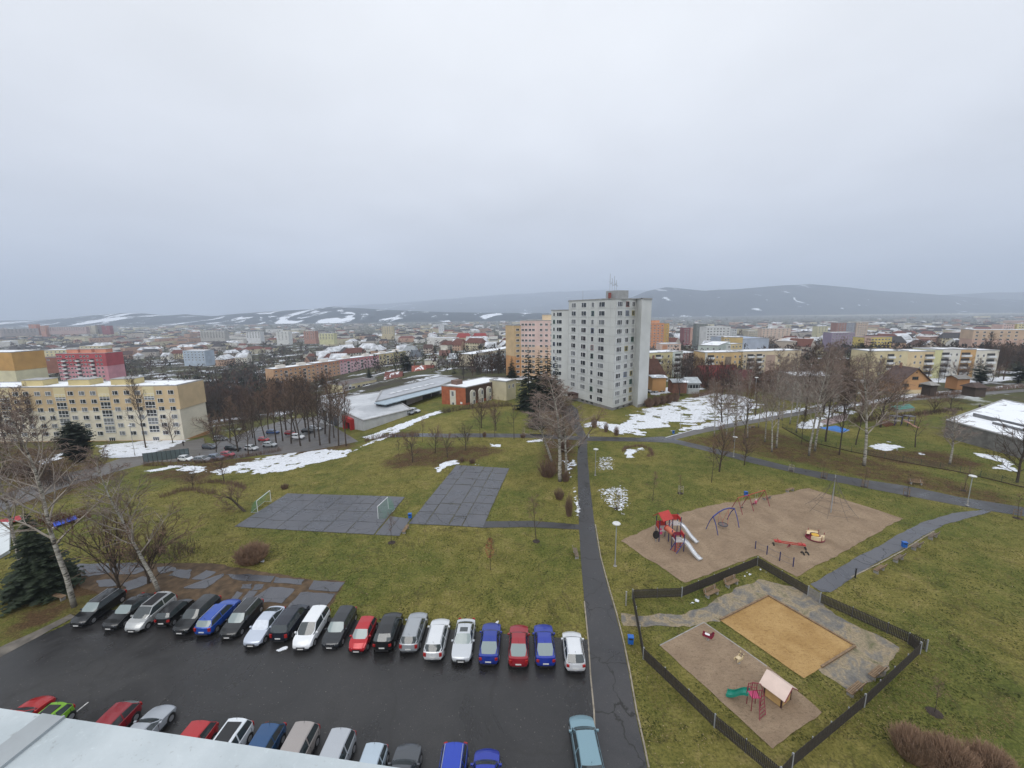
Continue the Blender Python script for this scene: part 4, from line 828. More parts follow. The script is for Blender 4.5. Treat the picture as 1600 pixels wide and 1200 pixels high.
# red roofed old school in the town
def hip(name, label, cat, xl, xr, yt, Y, he, hr, depth, wallhx, roofhx, windows=(), group=None, turn=0.0, cross=0, chim=True, hipf=0.0, snowy=False, k=.85, wfl=1):
    """house with a pitched roof; yt is the pixel row of the ridge; he eaves, hr roof height"""
    A = PD(xl, yt, Y); B = PD(xr, yt, Y); w = (V2(B) - V2(A)).length; z0 = A.z - he - hr; cx, cy = (A.x + B.x) / 2, (A.y + B.y) / 2 + depth / 2
    return house(name, label, cat, (cx, cy, z0), w, depth, he, hr, wallhx, roofhx, windows, group, turn, chim, hipf, snowy, k, wfl)
def house(name, label, cat, loc, w, depth, he, hr, wallhx, roofhx, windows=(), group=None, turn=0.0, chim=True, hipf=0.0, snowy=False, k=.85, wfl=1, far=True):
    r = empty(name, loc, turn, label, cat, group); b = MB(); x, y = w / 2, depth / 2
    rid = x * (1 - hipf)
    b.box((0, 0, he / 2 - 1), (w, depth, he + 2))
    if hipf == 0:
        for s in (-1, 1): b.add([(s * x, -y, he), (s * x, y, he), (s * x, 0, he + hr)], [(0, 1, 2)])
    b.build('wall', wallmat(wallhx, wallhx, k), r)
    q = MB(); e = .5; t = .18; sl = hr / y; xr_ = rid + (e if hipf == 0 else 0); xe = x + e
    for s in (-1, 1):
        a = [(-xe, s * (y + e), he - e * sl), (xe, s * (y + e), he - e * sl), (xr_, 0, he + hr), (-xr_, 0, he + hr)]
        q.add(a + [(p[0], p[1], p[2] + t) for p in a], [(0, 1, 2, 3), (7, 6, 5, 4), (0, 4, 5, 1), (1, 5, 6, 2), (3, 2, 6, 7), (0, 3, 7, 4)])
    if hipf > 0:
        for s in (-1, 1):
            a = [(s * xe, -(y + e), he - e * sl), (s * xe, y + e, he - e * sl), (s * xr_, 0, he + hr)]
            q.add(a + [(p[0], p[1], p[2] + t) for p in a], [(0, 1, 2), (5, 4, 3), (0, 3, 4, 1)])
    q.build('roof', roof_snow_material('roof_snow_' + roofhx, lin(roofhx), .42) if snowy and ('roof_snow_' + roofhx) not in MATS else (MATS['roof_snow_' + roofhx] if snowy else mat('roof_' + roofhx, tuple(c * .7 for c in lin(roofhx)), .85, .25, .8)), r)
    if chim: c = MB(); c.box((w * .2, depth * .12, he + hr * .8 + .5), (.7, .7, hr * .5 + 1.2)); c.build('chimney', mat('chimney_brick', (.25, .14, .1), .9, .2, 3), r)
    for (face, fx, z, ww, wh_) in windows:
        o = put('window', far_window_mesh(ww, wh_, 'double') if far else window_mesh(ww, wh_, 'double')[0], r)
        if not far: put('pane', window_mesh(ww, wh_, 'double')[1], o)
        if face == 'f': o.location = (fx * w, -y - .01, z)
        elif face == 'e': o.location = (x + .01, fx * depth, z); o.rotation_euler = (0, 0, math.pi / 2)
        elif face == 'w': o.location = (-x - .01, fx * depth, z); o.rotation_euler = (0, 0, -math.pi / 2)
    return r
_snow_rm = roof_snow_material
def roof_snow_material(name, base, amt):
    if name in MATS: return MATS[name]
    return _snow_rm(name, base, amt)
hip('old_school', 'long old school with bright red roof in the middle of the town', 'building', 712, 736, 521, 900, 14, 9, 14, 'd4bf8e', 'a8403a', [('f', q, z, 2.5, 2) for q in (-.4, -.2, 0, .2, .4) for z in (5, 10)], hipf=.3, chim=False)
hip('old_school', 'wider half of the old school with bright red roof and gables', 'building', 737, 762, 521, 905, 15, 10, 16, 'd8c79c', 'a43c38', [('f', q, z, 2.5, 2) for q in (-.4, -.2, 0, .2, .4) for z in (5, 10)], hipf=.3, chim=False)
# ------------------------------------------------------------------ supermarket, brick building, arched flats, kindergarten
def flat_hall(name, label, corners_px, zr, zb, wallm, roofm, cat='shop', par=.3):
    cor = [V2(PH(x, y, zr)) for x, y in corners_px]; return tower_block(name, label, cat, cor, zb, zr, wallm, roofm, None, .25, par), cor
def supermarket():
    m, nt, N, L, b = nmat('membrane_roof'); P = N('ShaderNodeNewGeometry').outputs['Position']; n = noise(N, L, P, .12, 5, .6, .5); n2 = noise(N, L, P, .9, 4, .6)
    c = ramp(N, L, n, [(.35, (.36, .38, .40)), (.55, (.52, .54, .56)), (.7, (.60, .62, .64))]); c = mixc(N, L, ramp(N, L, n2, [(.3, BW(.3)), (.5, BW(0))]), c, (.25, .24, .24)); L(c, b.inputs['Base Color']); b.inputs['Roughness'].default_value = .4
    zr, zb = -2.4, -9.5; wl = mat('hall_white_wall', (.52, .53, .54), .8, .12, .4)
    r, c = flat_hall('supermarket', 'low white supermarket hall with pale membrane roof and red entrance portal', [(568, 658), (643, 640), (598, 612), (496, 626)], zr, zb, wl, m, 'supermarket')
    f = Face(r, c[3], c[0], zb)
    def at(px):   # distance along the front wall for a pixel column
        best = min(range(0, 101), key=lambda i: abs(px_of((*(c[3].lerp(c[0], i / 100)), zb + 3))[0] - px)); return best / 100 * f.L
    for px in (508, 516, 524): x = at(px); f.panel('shop_window', x - 2.0, x + 2.0, .5, 4.6, M_GLASS, .05, .1)
    x = at(548); b = MB(); w = 6; 
    b.box((-w / 2, -.6, 3.0), (1.0, 1.2, 6.2)); b.box((w / 2, -.6, 3.0), (1.0, 1.2, 6.2)); b.box((0, -.6, 5.4), (w - 1.0, 1.2, 1.4)); b.build('portal', mat('portal_red', (.42, .02, .02), .5, .1, 1), r, f.loc(x, 0.3, 0), f.ang)
    b = MB(); b.box((0, -.1, 2.3), (w - 1.8, .1, 4.4)); b.build('shop_window', M_GLASS, r, f.loc(x, .3, 0), f.ang)
    for px in (497, 503, 531, 537): x2 = at(px); f.panel('facade_panel', x2 - 1.2, x2 + 1.2, .3, 6.6, mat('grey_panel', (.36, .37, .38), .6, .1, .5), .05, .1)
    r2, c2 = flat_hall('warehouse', 'long grey roofed warehouse wing joining the supermarket to the brick building', [(587, 628), (688, 603), (716, 592), (690, 588), (596, 611)], zr + 1.6, zb + 2, wl, mat('warehouse_roof', (.36, .38, .41), .45, .15, .15), 'warehouse')
    g = Face(r2, c2[0], c2[1], zb + 2); 
    b = MB(); a0 = c2[0].lerp(c2[1], -.02); d = (c2[1] - a0); n = Vector((d.y, -d.x)).normalized(); q = [a0, c2[1], c2[1] + n * 5.5, a0 + n * 5.5]; q = [tuple(p - c2[0]) for p in q]
    b.prism(q, 6.2, 6.5); b.build('canopy', mat('canopy_blue_grey', (.34, .42, .48), .5, .1, .5), r2)
    for i, (t0, t1, mm) in enumerate(((.16, .24, 'd'), (.26, .42, 'd'), (.44, .56, 'w'), (.56, .66, 'w'), (.68, .82, 'd'), (.84, .98, 'd'))):
        g.panel('loading_door', t0 * g.L, t1 * g.L, 1.2, 5.4, mat('loading_white', (.5, .5, .5), .6, .1, 1) if mm == 'w' else mat('loading_shade', (.09, .09, .095), .7, .2, 1), .06, .1)
    for i in range(7):
        t = .2 + i * .11; b = MB(); b.box((0, 0, .1), (2.6, 1.4, .2)); p = c2[0].lerp(c2[1], t) + (c2[4] - c2[0]) * .42 - c2[0]; b.build('roof_light', mat('roof_light', (.66, .68, .70), .4, .05), r2, (p.x, p.y, zr + 1.6 - zb - 2 + .12), g.ang)
    b = MB(); b.box((0, 0, .6), (2, 1.6, 1.2)); b.box((0, -.82, .6), (.7, .06, .7), 1); p = PH(599, 624, zr); b.build('roof_vent', [M_CONC, M_GLASS], r, (p.x - c[0].x, p.y - c[0].y, zr - zb + .1), g.ang)
    hd = MB()
supermarket()
def brick_building():
    zb, zr = -4.2, 3.6; A = PH(689.5, 603, zr); B = PH(727, 606.5, zr); C = PH(791, 592.5, zr); Dp = V2(C) + (V2(A) - V2(B)); ch = .9
    cor = [V2(A), V2(B), V2(C), Dp]
    r = tower_block('brick_building', 'red brick two storey building with brown roof band and five white arched bays', 'brick building', cor, zb, zr, M_BRICK, M_ROOFSNOW2, None, .1, .35)
    f = Face(r, cor[1], cor[2], zb); Hh = zr - zb; brown = mat('brown_shingle', (.075, .045, .032), .8, .3, 3)
    f.panel('shingle_front', .05, f.L - .05, Hh - 5.4, Hh - .02, brown, .06, .14)
    wht = mat('bay_plaster', (.60, .58, .50), .8, .1, 1); cols = [.14, .33, .52, .71, .88]
    for t in cols:
        b = MB(); w = 2.4; pts = [(-w / 2, 0), (w / 2, 0)] + [(w / 2 * math.cos(a), 4.6 + w / 2 * math.sin(a)) for a in np.linspace(0, math.pi, 9)]
        vs = [(p[0], -.55, p[1]) for p in pts] + [(p[0], 0, p[1]) for p in pts]; n = len(pts)
        b.add(vs, [tuple(range(n))] + [(i, i + n, (i + 1) % n + n, (i + 1) % n) for i in range(n)]); o = b.build('arched_bay', wht, r, f.loc(t * f.L, .9, .12), f.ang)
        for z in (1.3, 4.2): wf, wg = window_mesh(1.1, 1.7, 'double'); q = put('window', wf, r, f.loc(t * f.L + .35, z + .9, .70), f.ang); put('pane', wg, q)
    g = Face(r, cor[0], cor[1], zb); g.panel('stair_strip', g.L * .36, g.L * .60, .1, Hh - 1.2, wht, .06, .12)
    for z in (1.3, 5.4): wf, wg = window_mesh(1.1, 1.9, 'double'); q = put('window', wf, r, g.loc(g.L * .48, z, .14), g.ang); put('pane', wg, q)
    g.panel('wall_sign', g.L * .78, g.L * .86, 1.9, 2.6, M_WHITE, .05, .06)
    b = MB(); b.box((0, 0, .8), (3, 3, 1.6)); p = cor[0].lerp(cor[3], .3).lerp(cor[1], .2) - cor[0]; b.build('lift_house', mat('roof_box_brown', (.16, .10, .08), .8, .1), r, (p.x, p.y, Hh), f.ang)
    slab('brick_annex', 'small cream annex with brown roof at the far end of the brick building', 'annex', 791, 806, 597, 150, 155, 5.5, 8, 'c9bd94', 1, [.3, .7], far=False, top=2, wk=1.2)
brick_building()
def arched_flats():
    Y = 284
    for i, (xl, xm, xr, yt, lab) in enumerate(((740, 762, 787, 563, 'grey white apartment house with dark barrel roof and balconies'), (782, 790, 804, 558, 'second barrel roofed grey white apartment house partly hidden by a fir'))):
        A = PD(xl, yt, Y + i * 22); B = PD(xm, yt, Y - 6 + i * 22); w = (V2(B) - V2(A)).length; z1 = A.z; he = 10.5 if i == 0 else 11; rise = 3.0; z0 = z1 - he
        d = (V2(B) - V2(A)).normalized(); n = Vector((-d.y, d.x)); ang = math.atan2(d.y, d.x); dep = 22
        r = empty('arched_house', (A.x, A.y, z0), ang, lab, 'apartment house'); b = MB(); pts = [(0, -4), (w, -4), (w, he)] + [(w / 2 + w / 2 * math.cos(a), he + rise * math.sin(a)) for a in np.linspace(0, math.pi, 11)][1:-1] + [(0, he)]
        k = len(pts); vs = [(p[0], 0, p[1]) for p in pts] + [(p[0], dep, p[1]) for p in pts]
        b.add(vs, [tuple(range(k))] + [(q, q + k, (q + 1) % k + k, (q + 1) % k) for q in range(k)] + [tuple(range(2 * k - 1, k - 1, -1))]); b.build('wall', wallmat('arch', 'c3c6c8'), r)
        b = MB(); arc = [(w / 2 + (w / 2 + .3) * math.cos(a), he + (rise + .3) * math.sin(a)) for a in np.linspace(0, math.pi, 11)]; k = len(arc)
        b.add([(p[0], -.3, p[1]) for p in arc] + [(p[0], dep, p[1]) for p in arc], [(q, q + k, q + k + 1, q + 1) for q in range(k - 1)]); b.build('roof', mat('barrel_roof', (.10, .12, .115), .5, .2, 1), r)
        for z in (1.6, 4.6, 7.6):
            for t, ww in ((.50, 1.2), (.86, 1.6), (.16, 1.6)): put('window', far_window_mesh(ww, 1.5, 'double'), r, (t * w, -.02, z))
            for t in (.16, .40, .64, .86): o = put('window', far_window_mesh(1.1, 1.4, 'double'), r, (w + .02, t * dep, z - .4)); o.rotation_euler = (0, 0, math.pi / 2)
arched_flats()
def kindergarten():
    zr, zb = 3.0, -1.2; A = PH(1479, 657, zr); Bd = PH(1600, 689.5, zr); C = PH(1600, 613, zr)
    A2, d = V2(A), (V2(Bd) - V2(A)).normalized(); e = (V2(C) - V2(A)).normalized(); 
    cor = [A2, A2 + d * 34, A2 + d * 34 + e * 44, A2 + e * 44]; m, nt, N, L, b = nmat('render_grey_wall'); tc = N('ShaderNodeTexCoord'); n = noise(N, L, tc.outputs['Object'], .6, 6, .65)
    c = ramp(N, L, n, [(.35, (.13, .125, .12)), (.65, (.24, .235, .225))]); L(c, b.inputs['Base Color']); b.inputs['Roughness'].default_value = .9
    r = tower_block('kindergarten', 'flat roofed grey nursery building with snow covered roof at the photo edge', 'kindergarten', cor, zb, zr, m, roof_snow_material('nursery_roof', (.30, .30, .31), .57), None, .15, .25)
    for k, (u, v, L1, w1, hh) in enumerate(((9, 13, 12, 2.5, .9), (12, 9, 8, 1.2, .6), (14, 17, 3, 1.5, .5), (20, 26, 9, 2.2, .9), (28, 8, 4, 2, .8))):
        p = d * u + e * v; b = MB(); b.box((0, 0, hh / 2), (L1, w1, hh)); b.box((0, 0, hh + .05), (L1 + .2, w1 + .2, .1), 1); b.build('roof_unit', [mat('roof_unit', (.18, .18, .185), .7, .2, 1), M_ROOFSNOW], r, (p.x, p.y, zr - zb + .05), math.atan2(d.y, d.x))
    f = Face(r, cor[0], cor[1], zb)
kindergarten()
# garden sheds, gable house and cottages beyond the park
hip('gable_house', 'orange yellow gable house with three dark windows and brown roof', 'house', 1404, 1452, 575, 128, 4.9, 5.0, 14, 'dba354', '5a4238', [], k=.8)
def gable_fix():
    r = [o for o in SC.objects if o.name.startswith('gable_house') and o.parent is None][0]
    bpy.data.objects.remove([c for c in r.children if c.name.startswith('wall')][0]); [bpy.data.objects.remove(c) for c in list(r.children)]
    YG = G(1428, 615).y; L0 = PD(1404, 610, YG); R0 = PD(1452, 610, YG); w = R0.x - L0.x; z0 = PD(1428, 613, YG).z; apex = PD(1428, 576, YG).z; he = PD(1404, 597, YG).z - z0; tot = apex - z0
    r.location = ((L0.x + R0.x) / 2, YG, z0); y1 = 8.5; b = MB(); e = .6
    b.add([(-w / 2, 0, -2), (w / 2, 0, -2), (w / 2, 0, he), (0, 0, tot), (-w / 2, 0, he), (-w / 2, y1, -2), (w / 2, y1, -2), (w / 2, y1, he), (0, y1, tot), (-w / 2, y1, he)], [(0, 1, 2, 3, 4), (9, 8, 7, 6, 5), (1, 6, 7, 2), (0, 4, 9, 5)]); b.build('wall', wallmat('gable_orange', 'd99a4a', .8), r)
    b = MB(); sl = (tot - he) / (w / 2)
    for s in (-1, 1):
        a = [(s * (w / 2 + e), -.7, he - e * sl), (s * (w / 2 + e), y1 + .7, he - e * sl), (0, y1 + .7, tot + .02), (0, -.7, tot + .02)]; b.add(a + [(p[0], p[1], p[2] + .25) for p in a], [(0, 1, 2, 3), (7, 6, 5, 4), (0, 3, 7, 4), (0, 4, 5, 1), (1, 5, 6, 2)])
    b.build('roof', mat('gable_roof', (.085, .055, .048), .85, .25, 1), r)
    b = MB(); b.box((0, -.06, .5), (w, .14, 1.6)); b.build('plinth_band', wallmat('gable_pl', 'd9c08a'), r, (0, 0, -.3))
    dk = mat('frame_dark', (.06, .05, .04), .6, 0)
    for x, z in ((-.30, .31), (.22, .28), (-.02, .60)):
        f, g = window_mesh(1.9 * w / 9.6, 1.15, 'triple', dk); o = put('window', f, r, (x * w, -.02, z * tot)); put('pane', g, o)
    f, g = window_mesh(.4, .5, 'single', dk); o = put('window', f, r, (.0 * w, -.02, tot * .84)); put('pane', g, o)
    b = MB(); b.box((0, 0, 0), (.6, .6, 2)); b.build('chimney', mat('chimney_brick', (.25, .14, .1), .9, .2, 3), r, (-.8, 6, tot + .6))
gable_fix()
def fx(n, z=2.0, w=1.1, hh=1.2): return [('f', (i + .5) / n - .5, z, w, hh) for i in range(n)]
hip('cottage', 'large brown tiled hipped house with orange wall behind the white cars', 'house', 1010, 1041, 564, 165, 5.5, 6.0, 13, 'b27a3e', '5a3a2e', fx(3, 3), hipf=.35)
hip('shed', 'ochre wooden shed with snowy flat roof', 'shed', 1020, 1041, 589, 150, 3.0, .3, 6, 'c58a34', '9aa0a6', [], chim=False, snowy=True)
hip('cottage', 'long dark red roofed house with white framed windows behind the birches', 'house', 1101, 1160, 574, 175, 3.4, 5.5, 12, '7a4b3a', '7a2e2c', fx(4, 1.8, 1.6, 1.1), turn=.05, wfl=1)
hip('cottage', 'maroon roofed annex house beside the long red roofed one', 'house', 1150, 1185, 581, 172, 3.2, 3.5, 10, '6e4a40', '5e2f30', fx(2, 1.8), chim=False)
hip('cottage', 'brown hipped roof house behind birches with snow along the eaves', 'house', 1205, 1243, 582, 165, 3.2, 3.6, 11, '8d7868', '6a5248', fx(3, 1.8), hipf=.5)
slab('garage_block', 'plain grey plaster block with snow covered flat roof behind the birches', 'building', 1247, 1317, 589, 140, 140, 7.0, 11, '9d9286', 0, [], far=False, roofm=M_ROOFSNOW2, wallm=mat('plaster_grey', (.25, .23, .20), .9, .15, .6))
hip('cottage', 'small cream house peeking between trees beyond the grey plaster block', 'house', 1302, 1318, 570, 185, 5, 2.5, 8, 'cfc294', '7e6a5c', fx(2, 2.5))
hip('shed', 'orange brown garden shed with grey roof', 'shed', 1498, 1517, 588, 142, 2.0, .8, 4, 'b5772e', '8b8884', [], chim=False)
hip('shed', 'dark brown low hut with wide roof near the hedge', 'shed', 1526, 1543, 600, 132, 1.3, 1.1, 4, '55443c', '5a4a44', [], chim=False, hipf=.3)
hip('shed', 'small shed with snow covered roof beside the gable house', 'shed', 1456, 1466, 598, 132, 1.8, .7, 3, '4a3a32', '8b8884', [], chim=False, snowy=True, hipf=.3)
hip('shed', 'reddish brown garden hut behind the park hedge', 'shed', 1052, 1074, 594, 155, 2.4, .8, 5, '8a5238', '9aa0a6', [], chim=False, snowy=True)
hip('shed', 'small glass garden greenhouse with white frame', 'shed', 1076, 1094, 592, 160, 3.0, 1.6, 7, 'b9c0c4', 'c3cbd0', fx(4, 1.5, 1.4, 1.8), chim=False)
for i, (x, yy, Y, wpx, he, hr, wh_, rh, lab, hf) in enumerate([
    (640, 571, 300, 22, 6, 5, '6f9a80', '4a4e52', 'green house with dark pyramid roof beside the round pine', .8), (652, 573, 290, 20, 6, 5, 'c38468', '8a4a3c', 'orange house with red tiled gable roof next to the green house', 0), (668, 572, 300, 16, 6, 5, 'b57a60', '7e4338', 'brick coloured house with steep red roof', 0),
    (672, 562, 320, 18, 11, .4, 'd2cdb4', 'b9b9b9', 'plain cream block with flat white roof among cottages', .9), (612, 583, 262, 26, 3.5, 6.5, '96604e', '6a3a34', 'dark red gabled house with white dormer near the pink row', 0), (700, 566, 320, 20, 6, 4, 'd0c090', '4e4c4a', 'cream house with dark steep roof', .4),
    (690, 562, 345, 16, 5, 4, 'bfb08c', '5e5a58', 'grey roofed villa above the cream block', .6), (708, 553, 390, 20, 7, 5, 'c7bba4', '8a8f94', 'pale house with snowy roof next to the thuja hedge', .3), (648, 548, 430, 20, 6, 6, 'b8b4aa', '6a7078', 'blue grey roofed villa above the olive section', .3),
    (640, 541, 470, 20, 8, 5, 'd6d6d2', 'a8aeb2', 'white house with big snowy roof on the slope', .3), (720, 575, 300, 30, 2.5, 6, '6a5c4a', '3c342e', 'low dark thatched looking roof behind the brick building', .4), (694, 548, 450, 16, 6, 5, 'c8bfae', '7e5a50', 'house with brown roof and white gable on the slope', 0)]):
    hip('village_house', lab, 'house', x - wpx / 2, x + wpx / 2, yy, Y, he, hr, 10, wh_, rh, fx(3, 2.2) + ([('f', -.2, 5, 1.1, 1.2), ('f', .2, 5, 1.1, 1.2)] if he > 5 else []), hipf=hf, turn=random.uniform(-.2, .3), snowy=(i % 3 == 1))
LMK = [(30, 'the ochre end block'), (140, 'the red and pink block'), (220, 'the yellow block stairs'), (300, 'the blue block'), (370, 'the grey office slab'), (440, 'the dark wood'), (510, 'the salmon row section'), (570, 'the pink row section'), (620, 'the olive yellow section'), (680, 'the snowy roofed villas'), (740, 'the red roofed old school'), (790, 'the arched apartment houses'), (840, 'the pink tower'), (930, 'the grey tower'), (1030, 'the orange tower'), (1080, 'the maroon tower'), (1125, 'the white tower'), (1180, 'the pale blue hall'), (1225, 'the long peach block'), (1290, 'the tall birches'), (1330, 'the trio of towers'), (1375, 'the bright yellow block'), (1430, 'the gable house'), (1490, 'the pastel row'), (1560, 'the salmon blocks')]
def where(x, y, z):
    px = px_of((x, y, z))[0]; lm = min(LMK, key=lambda a: abs(a[0] - px)); q = 'close behind' if y < 330 else 'behind' if y < 480 else 'well beyond' if y < 680 else 'far beyond'
    return q + ' ' + lm[1]
# ------------------------------------------------------------------ the town: each house by itself, the farthest as one mass
def town():
    pal = ['cdbf93', 'd3cdbb', 'c49a78', 'bfae9c', 'd8d6cf', 'b98a70', 'c9b46e', 'a9b0ac', 'd0c4a8', 'b5a99c']; rf = ['5c4640', '74493e', '4c4a4c', '5c5450', '6a4c42', '454a50', '7c5244']
    protos = {}
    def proto(kind, wi, ri):
        if (kind, wi, ri) in protos: return protos[(kind, wi, ri)]
        w, d, he, hr, hf = {0: (11, 9, 6, 4.5, 0), 1: (12, 11, 6, 4, .6), 2: (22, 12, 9, 5, .2), 3: (34, 13, 12, .5, .3), 4: (16, 12, 8, 5.5, 0)}[kind]
        q = MB(); x, y = w / 2, d / 2; q.box((0, 0, he / 2 - 3), (w, d, he + 6))
        if hf == 0:
            for s in (-1, 1): q.add([(s * x, -y, he), (s * x, y, he), (s * x, 0, he + hr)], [(0, 1, 2)])
        wm = wallmat(pal[wi], pal[wi]); sn = (wi + ri + kind) % 5 < 3 or kind == 3; rm = mat('town_roof_snow', (.50, .52, .55), .7, .55, .18) if sn else mat('roof_' + rf[ri], tuple(c * .7 for c in lin(rf[ri])), .85, .25, .8)
        wmsh = q.mesh('wall', wm); p = MB(); rid = x * (1 - hf); e = .5
        for s in (-1, 1):
            a = [(-x - e, s * (y + e), he - .3), (x + e, s * (y + e), he - .3), (rid, 0, he + hr), (-rid, 0, he + hr)]; p.add(a, [(0, 1, 2, 3)])
            if hf > 0: p.add([(s * (x + e), -(y + e), he - .3), (s * (x + e), y + e, he - .3), (s * rid, 0, he + hr)], [(0, 1, 2)])
        g = MB()
        for fl in range(max(1, int(he / 3))):
            for i in range(int(w / 3.2)):
                for s in (-1, 1): g.box((-x + 1.6 + i * 3.2, s * (y + .02), 1.8 + fl * 3), (1.2, .06, 1.3))
        pm = p.mesh('roof', rm); gm = g.mesh('windows', M_GLASS); protos[(kind, wi, ri)] = (wmsh, pm, gm); return protos[(kind, wi, ri)]
    blk = [(o.location.x, o.location.y) for o in SC.objects if o.parent is None and o.get('category') and o.location.y > 120]; blk = np.array(blk)
    items = []; tries = 0; rnd = random.Random(5)
    while len(items) < 1500 and tries < 60000:
        tries += 1; px = rnd.uniform(-60, 1660); hy = 487 + (800 - px) * .0122
        py = hy + 12 + 75 * rnd.random() ** 1.35; p = G(px, py)
        if p.y < 235 or p.y > 3600 or (px > 900 and p.y < 300): continue
        if px > 1000 and p.y > 2300 and rnd.random() < .8: continue
        if 390 < px < 480 and 300 < p.y < 700: continue          # the dark wood
        if px > 560 and px < 735 and p.y < 480 and px_of(p)[1] > 560: continue
        if float(fbm(p.x / 160, p.y / 160, 21)) < .44: continue
        if len(blk) and np.min(np.hypot(blk[:, 0] + 15 - p.x, blk[:, 1] + 8 - p.y)) < 42: continue
        sp = 13 + p.y * .004
        if any(abs(a[0] - p.x) < sp and abs(a[1] - p.y) < sp for a in items): continue
        items.append((p.x, p.y, p.z))
    items.sort(key=lambda a: a[1]); gname = 'small houses of the town in the valley'; vs = MB(); vm = []
    labs = {0: 'small town house with a gable roof among the trees of the valley', 1: 'small town villa with a hipped roof among the trees of the valley', 2: 'longer town house with a pitched roof in the valley', 3: 'flat roofed white topped block in the valley', 4: 'bulky town house with a steep gable in the valley'}
    far_w = [MB() for _ in range(4)]; far_r = [MB() for _ in range(3)]
    for i, (x, y, z) in enumerate(items):
        kind = rnd.choices([0, 1, 2, 3, 4], [5, 4, 3, 1.6, 2])[0]; wi = rnd.randrange(len(pal)); ri = rnd.randrange(len(rf)); rz = rnd.choice([0, .4, -.5, 1.2, 1.6, .9, 2.2])
        sc = rnd.uniform(.9, 1.25)
        if i < 290:
            a, b, c = proto(kind, wi % 6, ri % 4); wn = ['straw', 'off white', 'tan', 'beige', 'white', 'terracotta'][wi % 6]; rn = 'snowy' if (wi % 6 + ri % 4 + kind) % 5 < 3 or kind == 3 else ['brown', 'rust', 'grey', 'grey brown'][ri % 4]; r = empty('town_house', (x, y, z), rz, wn + ' ' + ['gabled', 'hipped', 'long', 'flat', 'steep'][kind] + ' house, ' + rn + ' roof, ' + where(x, y, z), 'house')
            r['group'] = {0: 'gabled houses in the valley', 1: 'hipped villas in the valley', 2: 'long houses in the valley', 3: 'flat blocks in the valley', 4: 'steep gabled houses in the valley'}[kind]
            r.scale = (sc, sc, sc)
            for me, nm in ((a, 'wall'), (b, 'roof'), (c, 'window_row')): put(nm, me, r)
        else:
            w, d, he, hr = {0: (11, 9, 6, 4.5), 1: (12, 11, 6, 4), 2: (26, 12, 9, 5), 3: (44, 14, 14, .5), 4: (16, 12, 8, 5.5)}[kind]; f = 1.15 + y / 4000; w *= f; d *= f
            far_w[wi % 4].box((x, y, z + he / 2 - 2), (w, d, he + 4), 0, rz); q = far_r[rnd.choice([0, 1, 1, 1, 2])]; ca, sa = math.cos(rz), math.sin(rz)
            P = lambda a, b, c: (x + a * ca - b * sa, y + a * sa + b * ca, z + c)
            vv = [P(-w / 2, -d / 2, he), P(w / 2, -d / 2, he), P(w / 2, d / 2, he), P(-w / 2, d / 2, he), P(-w * .35, 0, he + hr), P(w * .35, 0, he + hr)]; q.add(vv, [(0, 1, 5, 4), (1, 2, 5), (2, 3, 4, 5), (3, 0, 4)])
    for q, hx in zip(far_w, ('cfc39c', 'd8d6cf', 'bf9478', 'b5aba0')):
        tag(q.build('distant_town', wallmat('far_' + hx, hx)), kind='stuff')
    for q, m in zip(far_r, (mat('town_roof_snow', (.50, .52, .55), .7, .55, .18), mat('roof_4c4a4c', lin('4c4a4c'), .9, .2, 1), mat('roof_6e4840', lin('6e4840'), .9, .2, 1))): tag(q.build('distant_town', m), kind='stuff')
    return items
TOWN = town()
